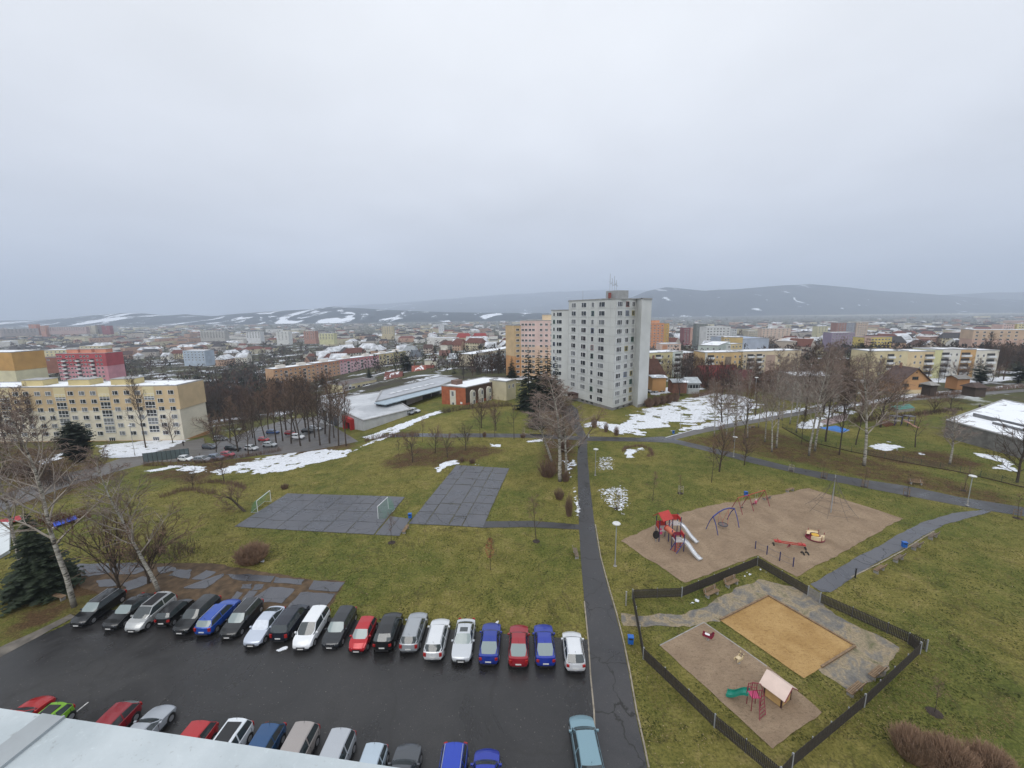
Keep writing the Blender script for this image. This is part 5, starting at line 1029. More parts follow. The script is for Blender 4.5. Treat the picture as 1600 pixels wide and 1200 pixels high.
# ------------------------------------------------------------------ trees
def grow(kind, seed, Ht):
    """returns trunk and crown meshes of a bare tree, base at the origin"""
    rd = random.Random(seed); tr = MB(); cr = MB()
    def rv(s): return Vector((rd.uniform(-s, s), rd.uniform(-s, s), rd.uniform(-s, s)))
    def limb(mb, p, d, L_, r, k, n, wob, trop, mi, taper=.25):
        pts = [p.copy()]; d = d.normalized(); rs = [r]
        for i in range(k):
            d = (d + rv(wob) + Vector((0, 0, trop))).normalized(); p = p + d * (L_ / k); pts.append(p.copy()); rs.append(r * (1 - (1 - taper) * (i + 1) / k))
        mb.tube(pts, rs, n, mi, cap=False); return pts, rs
    P = dict(birch=dict(t0=.30, n1=26, a1=(.5, .9), l1=.26, n2=9, l2=.48, n3=8, l3=.46, tr1=.05, tr3=-.12, lean=.05), broad=dict(t0=.22, n1=15, a1=(.5, 1.1), l1=.42, n2=8, l2=.5, n3=6, l3=.42, tr1=.10, tr3=.02, lean=.04),
             tall=dict(t0=.30, n1=24, a1=(.35, .8), l1=.30, n2=8, l2=.5, n3=6, l3=.4, tr1=.12, tr3=.04, lean=.03), young=dict(t0=.35, n1=9, a1=(.4, .8), l1=.34, n2=5, l2=.45, n3=3, l3=.4, tr1=.08, tr3=.03, lean=.02),
             bushy=dict(t0=.08, n1=14, a1=(.25, .75), l1=.62, n2=9, l2=.42, n3=6, l3=.42, tr1=.06, tr3=0, lean=.05), old=dict(t0=.25, n1=12, a1=(.6, 1.2), l1=.5, n2=8, l2=.5, n3=7, l3=.42, tr1=.07, tr3=.0, lean=.38))[kind]
    r0_ = Ht * (.0095 if kind in ('birch', 'tall') else .03 if kind == 'old' else .013 if kind != 'young' else .010); top = .97 if kind in ('birch', 'tall', 'young') else .55 if kind != 'bushy' else .35
    pts, rs = limb(tr, Vector((0, 0, -.3)), Vector((rd.uniform(-1, 1) * P['lean'], rd.uniform(-1, 1) * P['lean'], 1)) if kind != 'old' else Vector((-.55, 0, .8)), Ht * top, r0_, 12, 7, .055 if kind != 'old' else .16, .03, 0, .12 if top > .9 else .5)
    tw = .0155 if kind != 'young' else .009
    def at(pts, rs, t):
        q = t * (len(pts) - 1); i = min(int(q), len(pts) - 2); f = q - i; return pts[i].lerp(pts[i + 1], f), rs[i] * (1 - f) + rs[i + 1] * f, (pts[i + 1] - pts[i]).normalized()
    for i in range(P['n1']):
        t = P['t0'] + (1 - P['t0']) * ((i + rd.random() * .8) / P['n1']) ** .85; t = min(t, .985); p, r, d = at(pts, rs, t); az = i * 2.4 + rd.uniform(-.5, .5); an = rd.uniform(*P['a1']); s = d.orthogonal().normalized(); s.rotate(Matrix.Rotation(az, 3, d)); dd = d * math.cos(an) + s * math.sin(an)
        L1 = Ht * P['l1'] * (1.08 - .75 * (t - P['t0']) / (1 - P['t0']) if top > .9 else rd.uniform(.7, 1.05)) * rd.uniform(.75, 1.1)
        p1, r1 = limb(cr, p, dd, L1, min(r * .6, Ht * .0048), 6, 4, .13, P['tr1'], 0, .2)
        for j in range(P['n2']):
            t2 = .18 + .8 * (j + rd.random()) / P['n2']; t2 = min(t2, .98); p, r, d = at(p1, r1, t2); s = d.orthogonal().normalized(); s.rotate(Matrix.Rotation(rd.uniform(0, 6.3), 3, d)); an = rd.uniform(.4, .95); L2 = L1 * P['l2'] * rd.uniform(.6, 1.1) * (1.1 - .5 * t2)
            p2, r2 = limb(cr, p, d * math.cos(an) + s * math.sin(an), L2, max(tw * 1.3, r * .55), 4, 3, .18, P['tr1'] * .5, 0 if r > .02 else 1, .4)
            for q in range(P['n3']):
                t3 = .15 + .83 * (q + rd.random()) / P['n3']; t3 = min(t3, .98); p, r, d = at(p2, r2, t3); s = d.orthogonal().normalized(); s.rotate(Matrix.Rotation(rd.uniform(0, 6.3), 3, d)); an = rd.uniform(.4, 1.0)
                limb(cr, p, d * math.cos(an) + s * math.sin(an), max(.35, L2 * P['l3'] * rd.uniform(.6, 1.3)), tw, 3, 3, .22, P['tr3'], 1, .35)
    return tr, cr
TM = {}
def tree_meshes(kind, seed, Ht):
    k = (kind, seed)
    if k not in TM:
        tr, cr = grow(kind, seed, Ht); bm_ = M_BIRCH if kind == 'birch' else M_BARK; cm = [M_BRANCHB, M_TWIGB] if kind == 'birch' else [M_BARK, M_TWIGR if seed % 2 else M_TWIG]
        TM[k] = (tr.mesh('trunk', bm_, True), cr.mesh('crown', cm), Ht)
    return TM[k]
def tree(kind, seed, loc, Ht, label, name=None, group=None, rz=None, cat='tree', sx=1.0):
    base = {'birch': 17, 'broad': 9, 'tall': 14, 'young': 4, 'bushy': 8, 'old': 6}[kind]; a, b, h0 = tree_meshes(kind, seed, base); s = Ht / h0
    r = empty(name or {'birch': 'birch_tree', 'young': 'young_tree'}.get(kind, 'bare_tree'), loc, rz if rz is not None else random.uniform(0, 6.28), label, cat, group); r.scale = (s * sx, s * sx, s)
    put('trunk', a, r); put('crown', b, r); return r
def TB(px, py, ptop): # ground point and height for a tree seen from base row py to top row ptop
    g = G(px, py); t = PD(px, ptop, g.y); return g, t.z - g.z
def T(kind, seed, px, py, ptop, label, **k):
    g, Ht = TB(px, py, ptop); return tree(kind, seed, g, Ht, label, **k)
def conifer(kind, seed, Ht, wid, dens=1.0):
    rd = random.Random(seed); tr = MB(); tr.tube([(0, 0, -.3), (0, 0, Ht * .97)], [Ht * .016, .02], 6); cr = MB(); nl = int(26 * dens)
    for i in range(nl):
        f = i / (nl - 1); z = Ht * (.06 + .92 * f); rad = wid * ((1 - f) ** .8 if kind != 'round' else math.sin(math.pi * min(1, (1 - f) * .86 + .08)) ** .7) * rd.uniform(.85, 1.08) + .08; nb = max(4, int(15 * (1 - f * .7) * dens))
        for j in range(nb):
            az = rd.uniform(0, 6.283); L_ = rad * rd.uniform(.72, 1.1); ca, sa = math.cos(az), math.sin(az); dr = rd.uniform(.05, .35) * (1 if kind != 'round' else -.4); ns = 6
            for q in range(ns):
                t0, = (q / ns * .9 + .08,); rr = L_ * t0; w = L_ * .20 * (1.15 - t0) + .05; zz = z - dr * rr + rd.uniform(-.08, .08)
                for sgn in (-1, 1):
                    x, y = ca * rr, sa * rr; ex, ey = ca * (rr + w * .9) - sa * sgn * w * 1.25, sa * (rr + w * .9) + ca * sgn * w * 1.25; fx_, fy_ = ca * (rr + w * 1.5), sa * (rr + w * 1.5)
                    cr.add([(x, y, zz), (ex, ey, zz - w * rd.uniform(.1, .55)), (fx_, fy_, zz - w * .15)], [(0, 1, 2)])
    return tr, cr
def fir(kind, seed, loc, Ht, wid, label, m=None, name='fir_tree', group=None, dens=1.0):
    k = ('fir', kind, seed)
    if k not in TM:
        tr, cr = conifer(kind, seed, 10.0, 10 * wid / Ht if False else 3.0, dens); TM[k] = (tr.mesh('trunk', M_BARK), cr.mesh('crown', m or M_FIR), 10.0)
    a, b, h0 = TM[k]; s = Ht / h0; r = empty(name, loc, random.uniform(0, 6.28), label, 'tree', group); r.scale = (wid / 3.0, wid / 3.0, s); put('trunk', a, r); put('crown', b, r); return r
def CF(kind, seed, px, py, ptop, wpx, label, **k):
    g, Ht = TB(px, py, ptop); return fir(kind, seed, g, Ht, wpx / 2 * g.y / F, label, **k)
def shrub_mesh(seed, n, spread, Ht, m, tw=.012):
    rd = random.Random(seed); b = MB()
    for i in range(n):
        az = rd.uniform(0, 6.283); rr = math.sqrt(rd.random()); x, y = rr * .34 * math.cos(az), rr * .34 * math.sin(az); tilt = rr * spread * .85; d = Vector((math.cos(az) * tilt, math.sin(az) * tilt, 1)).normalized(); L_ = Ht * rd.uniform(.65, 1.05) * (1 - .35 * rr)
        pts = [Vector((x, y, -.05))]; dd = d
        for q in range(3): dd = (dd + Vector((rd.uniform(-.16, .16), rd.uniform(-.16, .16), .04))).normalized(); pts.append(pts[-1] + dd * L_ / 3)
        b.tube(pts, [tw * 1.3, tw, tw * .8, tw * .5], 3, 0, cap=False)
        for q in range(6):
            t = rd.uniform(.8, 2.9); i0 = int(t); p = pts[i0].lerp(pts[min(3, i0 + 1)], t - i0); e = (dd + Vector((rd.uniform(-.8, .8), rd.uniform(-.8, .8), rd.uniform(-.1, .5)))).normalized(); b.tube([p, p + e * L_ * rd.uniform(.12, .28)], [tw * .8, tw * .4], 3, 0, cap=False)
    return b.mesh('stems', m)
def shrub(seed, loc, w, Ht, label, m=None, n=420, group=None, tw=.013, sy=1.0, rz=0, name='shrub', cat='shrub'):
    k = ('sh', seed, (m or M_TWIG).name, n)
    if k not in TM: TM[k] = shrub_mesh(seed, n, 1.0, 1.0, m or M_TWIG, tw)
    o = put(name, TM[k], None, loc, rz, (w / 1.7, w / 1.7 * sy, Ht)); tag(o, label, cat, group); return o
def SHR(seed, px, py, wpx, hpx, label, **k):
    g = G(px, py); return shrub(seed, g, wpx * g.y / F, hpx * g.y / F * 1.15, label, **k)
# named trees near the car park
def near_trees():
    def leaning(kind, seed, base, topxy, label, **k):
        g = G(*base); t = PD(topxy[0], topxy[1], g.y); d = t - g; r = tree(kind, seed, g, d.length, label, **k)
        q = Vector((0, 0, 1)).rotation_difference(d.normalized()).to_euler(); r.rotation_euler = (q.x, q.y, r.rotation_euler.z if False else 0); return r
    leaning('birch', 1, (116, 948), (22, 600), 'big leaning white birch at the corner of the car park', rz=0, sx=1.15)
    leaning('birch', 2, (40, 912), (-40, 650), 'second leaning birch beside the dark spruce', rz=0, sx=1.1)
    leaning('birch', 3, (248, 925), (168, 690), 'slender birch standing just behind the parked silver minivan', rz=0, sx=1.25)
    leaning('bushy', 3, (232, 912), (255, 770), 'smaller many stemmed bare tree next to the slender birch', rz=2.0, sx=1.0)
    leaning('bushy', 1, (186, 922), (160, 735), 'many stemmed dark bare tree behind the black sedan', rz=1.0, sx=.95)
    leaning('birch', 2, (875, 752), (868, 586), 'bare birch with forked trunk beside the straight footpath', sx=2.1)
    leaning('birch', 1, (884, 745), (893, 620), 'shorter bare birch leaning toward the straight footpath', sx=1.9)
    leaning('birch', 3, (862, 722), (846, 612), 'second bare birch just behind the forked one', sx=2.0)
    leaning('tall', 2, (880, 700), (880, 600), 'reddish bare tree behind the forked birch', sx=1.8)
    leaning('young', 1, (903, 700), (950, 640), 'small crooked birch leaning over the footpath junction', sx=1.3)
    CF('cone', 1, 70, 925, 800, 120, 'dark spreading spruce at the corner beside the big birch', m=M_FIR2, name='spruce_tree', dens=1.3)
    CF('round', 2, 124, 722, 657, 54, 'broad rounded dark yew in front of the yellow block', name='yew_tree', dens=1.5)
    T('old', 1, 385, 799, 730, 'crooked leaning dark tree beside the goal', rz=0.2)
    T('tall', 2, 228, 700, 590, 'tall slender bare tree in front of the yellow block')
    T('broad', 3, 270, 692, 640, 'small bare tree at the corner of the yellow block')
    for i, (x, y, t) in enumerate([(350, 752, 700), (302, 763, 725), (338, 706, 645)]): T('broad', i + 1, x, y, t, ['bare tree at the low end of the long snow patch', 'little bare tree on the grass below the road', 'bare tree beside the parking area of the supermarket'][i])
    A = [(10, 700, 600), (35, 705, 610), (60, 690, 615), (80, 745, 680), (15, 760, 690)]
    for i, (x, y, t) in enumerate(A): T('broad' if i % 2 else 'tall', i % 3 + 1, x, y, t, ORD[i] + ' bare tree from the photo edge in the thicket before the yellow block', sx=1.3)
near_trees()
def groups_of_trees():
    # small orchard row between the courts and the cross path
    L1 = [(645, 722, 660, 'broad'), (624, 718, 686, 'young'), (680, 708, 655, 'broad'), (699, 715, 665, 'broad'), (728, 704, 650, 'broad'), (660, 690, 650, 'young'), (775, 673, 610, 'broad'), (750, 684, 640, 'young'), (773, 683, 640, 'young'), (752, 669, 600, 'broad')]
    W_ = ['wide crowned small tree, first of the row beyond the paved court', 'thin sapling at the outer end of the row beyond the court', 'small bare tree in the back line of the leafy strip', 'slim bare tree in the middle of the leafy strip', 'round bare tree at the court end of the leafy strip', 'thin young tree close to the cross path', 'thick short trunked bare tree in front of the brick building', 'thin young tree at the edge of the cross path below the brick building', 'young tree touching the cross path beside the thick one', 'bare tree right against the arched brick wall']
    for i, ((x, y, t, k), w) in enumerate(zip(L1, W_)): T(k, i % 3 + 1, x, y, t, w)
    T('young', 2, 803, 686, 630, 'thin pale birch sapling between the brick building and the footpath')
    L2 = [(432, 694, 600), (442, 689, 590), (455, 693, 585), (470, 697, 588), (484, 690, 580), (500, 696, 588), (515, 693, 580), (529, 697, 592), (541, 697, 600), (400, 700, 620), (415, 690, 610), (388, 712, 640)]
    for i, (x, y, t) in enumerate([(420, 676, 600), (447, 672, 598), (463, 682, 592), (478, 672, 595), (492, 684, 598), (508, 678, 600), (522, 684, 604), (372, 706, 630), (360, 690, 620), (335, 690, 632), (395, 684, 612), (380, 672, 610)]): T(['tall', 'broad'][i % 2], i % 3 + 1, x, y, t, ORD[i] + ' tree of the back line of the belt beside the supermarket parking', group='back line of the supermarket tree belt', sx=1.3)
    for i, (x, y, t) in enumerate(L2): T('tall', i % 4 + 1, x, y, t, ORD[i] + ' tall bare tree of the belt between the lawn and the supermarket parking', group='tree belt by the supermarket', sx=1.25)
    L3 = [(1116, 682, 590), (1135, 682, 600), (1168, 685, 560), (1162, 694, 600), (1195, 691, 580), (1206, 706, 570), (1213, 700, 545), (1222, 657, 560), (1234, 663, 555), (1244, 676, 560), (1252, 694, 640), (1264, 712, 535), (1273, 705, 530), (1311, 711, 600), (1337, 695, 600), (1150, 665, 575), (1185, 668, 585)]
    for i, (x, y, t) in enumerate(L3): T('birch' if i not in (10, 13, 14, 3) else 'tall', i % 3 + 1, x, y, t, (ORD[i]) + ' tree of the birch stand counted from the grey tower', group='birch stand beyond the park path', sx=1.0)
    for i, (x, y, t) in enumerate([(1245, 640, 545), (1258, 650, 540), (1286, 645, 550), (1300, 655, 548), (1318, 650, 560), (1342, 655, 556), (1362, 650, 560), (1180, 650, 570), (1128, 660, 590), (1146, 690, 600), (1290, 690, 580), (1376, 668, 580), (1400, 662, 590)]): T(['birch', 'tall', 'broad'][i % 3], i % 3 + 1, x, y, t, ORD[i] + ' tree of the loose line between the birch stand and the gable house', group='loose tree line by the upper road', sx=1.35)
    T('birch', 1, 1350, 728, 560, 'tall stout white birch standing alone beside the nursery fence', sx=1.5)
    T('birch', 2, 1484, 725, 640, 'short forked white birch in front of the grey nursery wall', sx=2.0)
    T('broad', 2, 1589, 754, 630, 'dark bare tree at the photo edge in front of the nursery', sx=1.1)
    T('young', 3, 1430, 699, 640, 'thin pale birch on the nursery lawn', sx=1.6)
    for i, (x, y, t, w) in enumerate([(1020, 783, 735, 'small bare tree on the lawn above the play tower'), (1112, 754, 695, 'slim bare tree on the lawn nearer the play area'), (1124, 737, 640, 'larger bare tree beside the park path'), (1163, 727, 665, 'spreading small tree beside the park path lamp')]): T('broad' if i > 1 else 'young', i % 3 + 1, x, y, t, w)
    # trees behind the grey tower and along the road
    L4 = [(1025, 611, 560), (1065, 600, 560), (1268, 610, 545), (1290, 610, 550), (1250, 615, 560), (1320, 625, 560), (1335, 640, 570), (1370, 620, 560), (1395, 625, 575), (1380, 650, 590), (1410, 640, 600), (1460, 645, 605), (1485, 640, 605), (1510, 590, 550), (1470, 585, 555), (1440, 575, 560), (1540, 575, 520), (1570, 570, 520), (1590, 575, 530), (1560, 590, 540), (1230, 610, 555), (1205, 612, 555), (1180, 610, 565), (1150, 620, 570), (1120, 625, 585), (1095, 590, 560), (1330, 600, 545), (1305, 590, 545), (1355, 595, 545), (1435, 590, 562), (1450, 592, 560), (1475, 592, 562), (1495, 594, 560), (1510, 592, 556), (1528, 594, 560), (1550, 596, 562), (1420, 600, 570), (1465, 605, 575), (1405, 596, 560), (1215, 598, 560), (1236, 602, 560), (1260, 598, 560)]
    for i, (x, y, t) in enumerate(L4): T(['broad', 'tall', 'bushy'][i % 3], i % 3 + 1, x, y, t, ['broad', 'tall', 'low bushy'][i % 3] + ' bare tree ' + ('behind the shrub thicket by the grey tower' if x < 1110 else 'behind the birch stand' if x < 1260 else 'around the grey plaster block' if x < 1345 else 'round the gable house' if x < 1480 else 'before the pastel row and the low hut'), group='bare garden trees beyond the park', sx=1.4)
    L5 = [(1155, 600, 546, 22), (1165, 600, 565, 12), (1393, 590, 533, 26), (1348, 580, 528, 40), (1225, 622, 590, 22), (1325, 628, 595, 24), (1310, 622, 598, 20), (1488, 612, 588, 22), (1500, 585, 570, 14), (1060, 562, 541, 8), (1120, 556, 545, 10), (1530, 600, 570, 30), (1590, 600, 565, 30)]
    W5 = ['tall narrow dark spruce in front of the yellow row', 'small dark spruce next to the tall narrow one', 'layered dark spruce by the end of the pastel row', 'broad dark pine before the yellow town block', 'dark conifer at the back of the birch stand', 'round olive green bush tree beside the plaster block', 'dark evergreen bush at the corner of the plaster block', 'dark rounded evergreen beside the orange garden shed', 'little evergreen near the pastel row', 'tiny pointed cypress before the peach block', 'small evergreen on the roof line of the yellow row', 'wide dark evergreen by the low hut', 'wide dark evergreen at the photo edge before the salmon block']
    for i, ((x, y, t, w), lb) in enumerate(zip(L5, W5)): CF('round' if i in (3, 5, 6, 7, 11, 12) else 'cone', i % 3 + 3, x, y, t, w, lb, m=M_FIR2 if i in (5,) else M_FIR, name='evergreen_tree')
    L6 = [(826, 640, 541, 56), (842, 640, 546, 50), (855, 638, 539, 54), (838, 668, 600, 40), (868, 640, 552, 34), (800, 590, 556, 24)]
    for i, (x, y, t, w) in enumerate(L6): CF('cone', i % 3 + 3, x, y, t, w, ['broad dark fir nearest the pink tower wing', 'dark fir in the middle of the cluster before the pink tower', 'tallest dark fir of the cluster before the pink tower', 'lower dark fir beside the footpath top', 'dark fir squeezed beside the grey wing', 'round dark pine beside the barrel roofed house'][i], group='dark firs before the pink tower', dens=1.3)
    L7 = [(634, 580, 550, 26), (577, 592, 570, 14), (523, 612, 585, 16), (418, 640, 598, 22), (348, 617, 590, 24), (505, 600, 575, 16), (400, 600, 580, 14), (560, 548, 530, 8), (1062, 530, 516, 10), (287, 612, 580, 14), (310, 605, 585, 20), (680, 552, 535, 10), (705, 552, 538, 8)]
    W7 = ['big round dark pine at the end of the pastel row', 'pointed dark spruce in front of the pink section', 'dark spruce behind the supermarket trees', 'dark spruce at the orange end of the long row', 'broad dark spruce beyond the yellow block', 'dark spruce rising over the salmon section trees', 'small dark spruce in the wood', 'tiny dark spruce on the far slope', 'dark spruce near the orange tower', 'narrow cypress beyond the yellow block end', 'dark evergreen clump beyond the yellow block', 'dark conifer near the old school', 'small conifer beside the slope villas']
    for i, ((x, y, t, w), lb) in enumerate(zip(L7, W7)): CF('round' if i in (0, 10) else 'cone', i % 3 + 3, x, y, t, w, lb, name='evergreen_tree')
groups_of_trees()
def shrubs():
    SHR(1, 395, 877, 66, 32, 'wide brown bare shrub alone on the lawn above the car park', n=800, m=M_BUSH, tw=.008)
    for i, (x, y, w, hh) in enumerate([(1425, 1182, 88, 56), (1480, 1204, 100, 66), (1545, 1210, 95, 56)]): SHR(2 + i, x, y, w, hh, ['big reddish brown shrub below the corner of the picket fence', 'middle of the three merged brown shrubs at the bottom edge', 'outer of the three merged brown shrubs at the bottom edge'][i], n=1300, m=M_BUSH, tw=.0055)
    for i, (x, y, w, hh, lb) in enumerate([(856, 744, 40, 30, 'dark brown shrub around the foot of the forked birch'), (884, 752, 18, 22, 'small shrub between the birch and the footpath'), (874, 780, 22, 22, 'brown shrub beside the footpath nearest the birch'), (889, 806, 18, 40, 'tall dark shrub beside the footpath near the branch path'), (882, 706, 22, 24, 'brown shrub behind the birch beside the footpath'),
        (928, 668, 12, 22, 'first little reddish bush in the snow by the tower'), (947, 675, 10, 18, 'middle little reddish bush in the snow by the tower'), (963, 680, 12, 16, 'last little reddish bush in the snow by the tower'), (445, 764, 16, 10, 'small reddish bush on the lawn behind the pitch'), (738, 724, 14, 10, 'little brown bush at the head of the paved court'), (722, 722, 10, 10, 'tiny bush beside the snow at the paved court'),
        (757, 683, 9, 10, 'tiny dark bush beside the cross path'), (817, 684, 12, 9, 'low brown bush beside the cross path near the birch')]): SHR(i % 4 + 1, x, y, w, hh, lb, n=120, m=M_TWIGR, tw=.014)
    g = G(1035, 633)
    for i in range(5): p = G(1014 + i * 10, 636 - i * 2.2); shrub(i % 4 + 1, p, 3.6, 3.4, ['first','second','third','fourth','fifth'][i] + ' clump of the broad red brown thicket beside the grey tower', M_TWIGR, 900, 'thicket beside the tower', .03)
    def hedge(name, pts, Ht, w, label, m, cat='hedge'):
        P = [Vector(p) for p in pts]; b = MB(); rd = random.Random(3)
        for a, c in zip(P[:-1], P[1:]):
            L_ = (c - a).length; n = int(L_ * 26); d = (c - a).normalized(); nn = Vector((-d.y, d.x, 0))
            for i in range(n):
                p = a.lerp(c, rd.random()) + nn * rd.gauss(0, w * .3); z = h(p.x, p.y); e = Vector((rd.uniform(-.5, .5), rd.uniform(-.5, .5), 1)).normalized(); b.tube([(p.x, p.y, z), Vector((p.x, p.y, z)) + e * Ht * rd.uniform(.6, 1.05)], [.03, .014], 3, 0, False)
        return tag(b.build(name, m), label, cat)
    hedge('hedge', [G(250, 778), G(290, 765), G(335, 772)], .9, 1.6, 'low brown bare hedge on the lawn below the little tree', M_TWIGR)
    hedge('hedge', [G(300, 758), G(330, 753), G(365, 757), G(385, 764)], .9, 1.4, 'second low brown hedge near the crooked tree', M_TWIGR)
    hedge('hedge', [G(973, 706), G(978, 700), G(1000, 697), G(1015, 702), G(1020, 711), G(1010, 714)], .7, .9, 'ring shaped low reddish bush bed on the lawn', M_TWIGR)
    hedge('hedge', [G(225, 728), G(300, 727), G(370, 716), (G(440, 704))], 1.4, 1.5, 'rough brown hedge along the supermarket road', M_TWIGR)
    hedge('hedge', [G(1080, 622), G(1130, 612), G(1200, 612), G(1260, 618)], 2.4, 2.5, 'dark reddish garden hedge behind the snowy lawn', M_TWIGR)
    hedge('hedge', [G(1430, 622), G(1500, 615), G(1600, 605)], 1.8, 2.0, 'long clipped brown hedge along the road beyond the nursery', M_TWIGR)
    hedge('hedge', [G(60, 815), G(100, 820), G(140, 805)], 2.0, 2.5, 'brick red hedge beside the blue canopy', mat('red_twigs', (.13, .045, .035), .9, .3, 1.5))
    hedge('hedge', [G(175, 880), G(215, 868), G(260, 860), G(300, 868)], 1.3, 3.0, 'brown undergrowth behind the parked cars', M_TWIG)
    hedge('hedge', [G(655, 690 - 10), G(600, 684), G(570, 690)], 1.6, 1.6, 'scrub growing along the supermarket side wall', M_TWIGR)
    hedge('hedge', [G(690, 646), G(740, 638), G(800, 634)], 2.2, 2.0, 'bare scrub under the arched windows of the brick building', M_TWIG)
    hedge('hedge', [G(100, 760), G(60, 745), G(20, 735), G(-40, 760)], 2.5, 5.0, 'brown thicket across the road from the yellow block', M_TWIG)
    hedge('hedge', [G(1330, 660), G(1420, 650), G(1500, 640)], 1.3, 3.0, 'brown scrub on the back lawn of the nursery', M_TWIG)
shrubs()
# ------------------------------------------------------------------ woods and garden trees of the town
def far_trees():
    rd = random.Random(11)
    def puff(seed, m, n=260):
        r2 = random.Random(seed); b = MB(); b.tube([(0, 0, -2), (0, 0, 5)], [.3, .2], 4)
        for i in range(n):
            z = r2.random(); az = r2.uniform(0, 6.28); rr = (math.sin(math.pi * (z * .85 + .12)) ** .6) * 3.4 * r2.random() ** .4; p = Vector((rr * math.cos(az), rr * math.sin(az), 2.4 + z * 8.5)); d = Vector((math.cos(az) * .6, math.sin(az) * .6, 1.0 + r2.random())).normalized() * r2.uniform(.8, 1.9); s = Vector((-d.y, d.x, .3)).normalized() * .085
            b.add([p - s, p + s, p + d], [(0, 1, 2)])
        return b.mesh('crown', m)
    cols = [mat('far_twig_brown', (.055, .040, .033), .95, .3, .3), mat('far_twig_grey', (.060, .052, .048), .95, .3, .3), mat('far_twig_red', (.085, .050, .038), .95, .3, .3)]
    pr = [puff(i, cols[i % 3]) for i in range(6)]; fr = []
    for i in range(2): t_, c_ = conifer('cone', 40 + i, 10, 3, .5); fr.append(c_.mesh('crown', M_FIR))
    pts = []; tries = 0; hs = [(a[0], a[1]) for a in TOWN]
    blk = np.array([(o.location.x, o.location.y) for o in SC.objects if o.parent is None and o.get('category') in ('apartment block', 'apartment tower', 'hall', 'school', 'building', 'apartment house', 'house')])
    while len(pts) < 4200 and tries < 120000:
        tries += 1; px = rd.uniform(-80, 1680); hy = 487 + (800 - px) * .0122; wood = rd.random() < .3
        if wood: px, py = rd.choice([(rd.gauss(440, 30), rd.gauss(552, 14)), (rd.gauss(370, 40), rd.gauss(590, 12)), (rd.gauss(300, 60), rd.gauss(625, 12)), (rd.gauss(400, 60), rd.gauss(620, 12)), (rd.gauss(1290, 70), rd.gauss(545, 8)), (rd.gauss(1400, 60), rd.gauss(528, 5)), (rd.gauss(120, 60), rd.gauss(585, 8)), (rd.gauss(1150, 90), rd.gauss(528, 6)), (rd.gauss(90, 60), rd.gauss(530, 6)), (rd.gauss(1560, 30), rd.gauss(560, 12)), (rd.gauss(770, 25), rd.gauss(575, 8)), (rd.gauss(345, 30), rd.gauss(640, 10)), (rd.gauss(480, 60), rd.gauss(625, 10)), (rd.gauss(1080, 50), rd.gauss(600, 8)), (rd.gauss(1500, 60), rd.gauss(570, 8))])
        else: py = hy + 11 + 85 * rd.random() ** 1.2
        if py < hy + 9: continue
        p = G(px, py)
        if p.y < 150 or p.y > 4500: continue
        if p.y < 200 and 560 < px < 1000: continue
        if 480 < px < 700 and 590 < py: continue
        if len(blk) and np.min(np.hypot(blk[:, 0] + 8 - p.x, blk[:, 1] + 8 - p.y)) < 13 + p.y * .01: continue
        pts.append((p.x, p.y, p.z, wood))
    pts.sort(key=lambda a: a[1])
    g = MB(); k = MB(); far = [MB(), MB(), MB(), MB()]
    for i, (x, y, z, w) in enumerate(pts):
        s = rd.uniform(.65, 1.15); con = rd.random() < .14
        if i < 290:
            o = put('evergreen_tree' if con else 'bare_tree', rd.choice(fr) if con else rd.choice(pr), None, (x, y, z), rd.uniform(0, 6.28), (s * (.9 if con else 1.15), s * (.9 if con else 1.15), s * 1.05))
            tag(o, ('dark pointed evergreen ' if con else ('tall ' if s > .95 else 'small ' if s < .78 else '') + 'bare tree ') + where(x, y, z), 'tree', 'evergreens of the town gardens' if con else 'bare trees of the town gardens')
        else:
            f = s * (1 + y / 5000); b = far[3 if con else rd.randrange(3)]
            for q in range(34 if y < 900 else 16):
                a = rd.uniform(0, 6.28); zz = rd.random(); rr = 4.2 * f * (math.sin(math.pi * (zz * .8 + .18)) if not con else 1.1 - zz) * rd.random() ** .5; c = Vector((x + rr * math.cos(a), y + rr * math.sin(a), z + (1 + zz * 9.5) * f)); e = .75 * f * (1 if y < 900 else 1.5)
                b.add([c + Vector((rd.uniform(-e, e), rd.uniform(-e, e), rd.uniform(-e, e) * .6)), c + Vector((rd.uniform(-e, e), rd.uniform(-e, e), e * 1.3)), c + Vector((rd.uniform(-e, e), rd.uniform(-e, e), -e))], [(0, 1, 2)])
    for b, m in zip(far, cols + [M_FIR]):
        if b.v: tag(b.build('distant_woods', m), kind='stuff')
far_trees()
def single_out():
    by = {}
    for o in SC.objects:
        if o.parent is None and o.get('label') and o.get('group') and o.location.y > 100: by.setdefault(o['label'], []).append(o)
    tens = ['twenty', 'thirty']
    for lab, os_ in by.items():
        if len(os_) < 2: continue
        os_.sort(key=lambda o: math.atan2(o.location.x, o.location.y))
        for i, o in enumerate(os_): o['label'] = lab + ', ' + (ORD[i] if i < 20 else 'twenty ' + ORD[i - 20] if i < 29 else 'thirty ' + ORD[i - 30] if i > 29 else 'thirtieth') + (' from the yellow block' if len(lab.split()) < 11 else ' in line')
single_out()
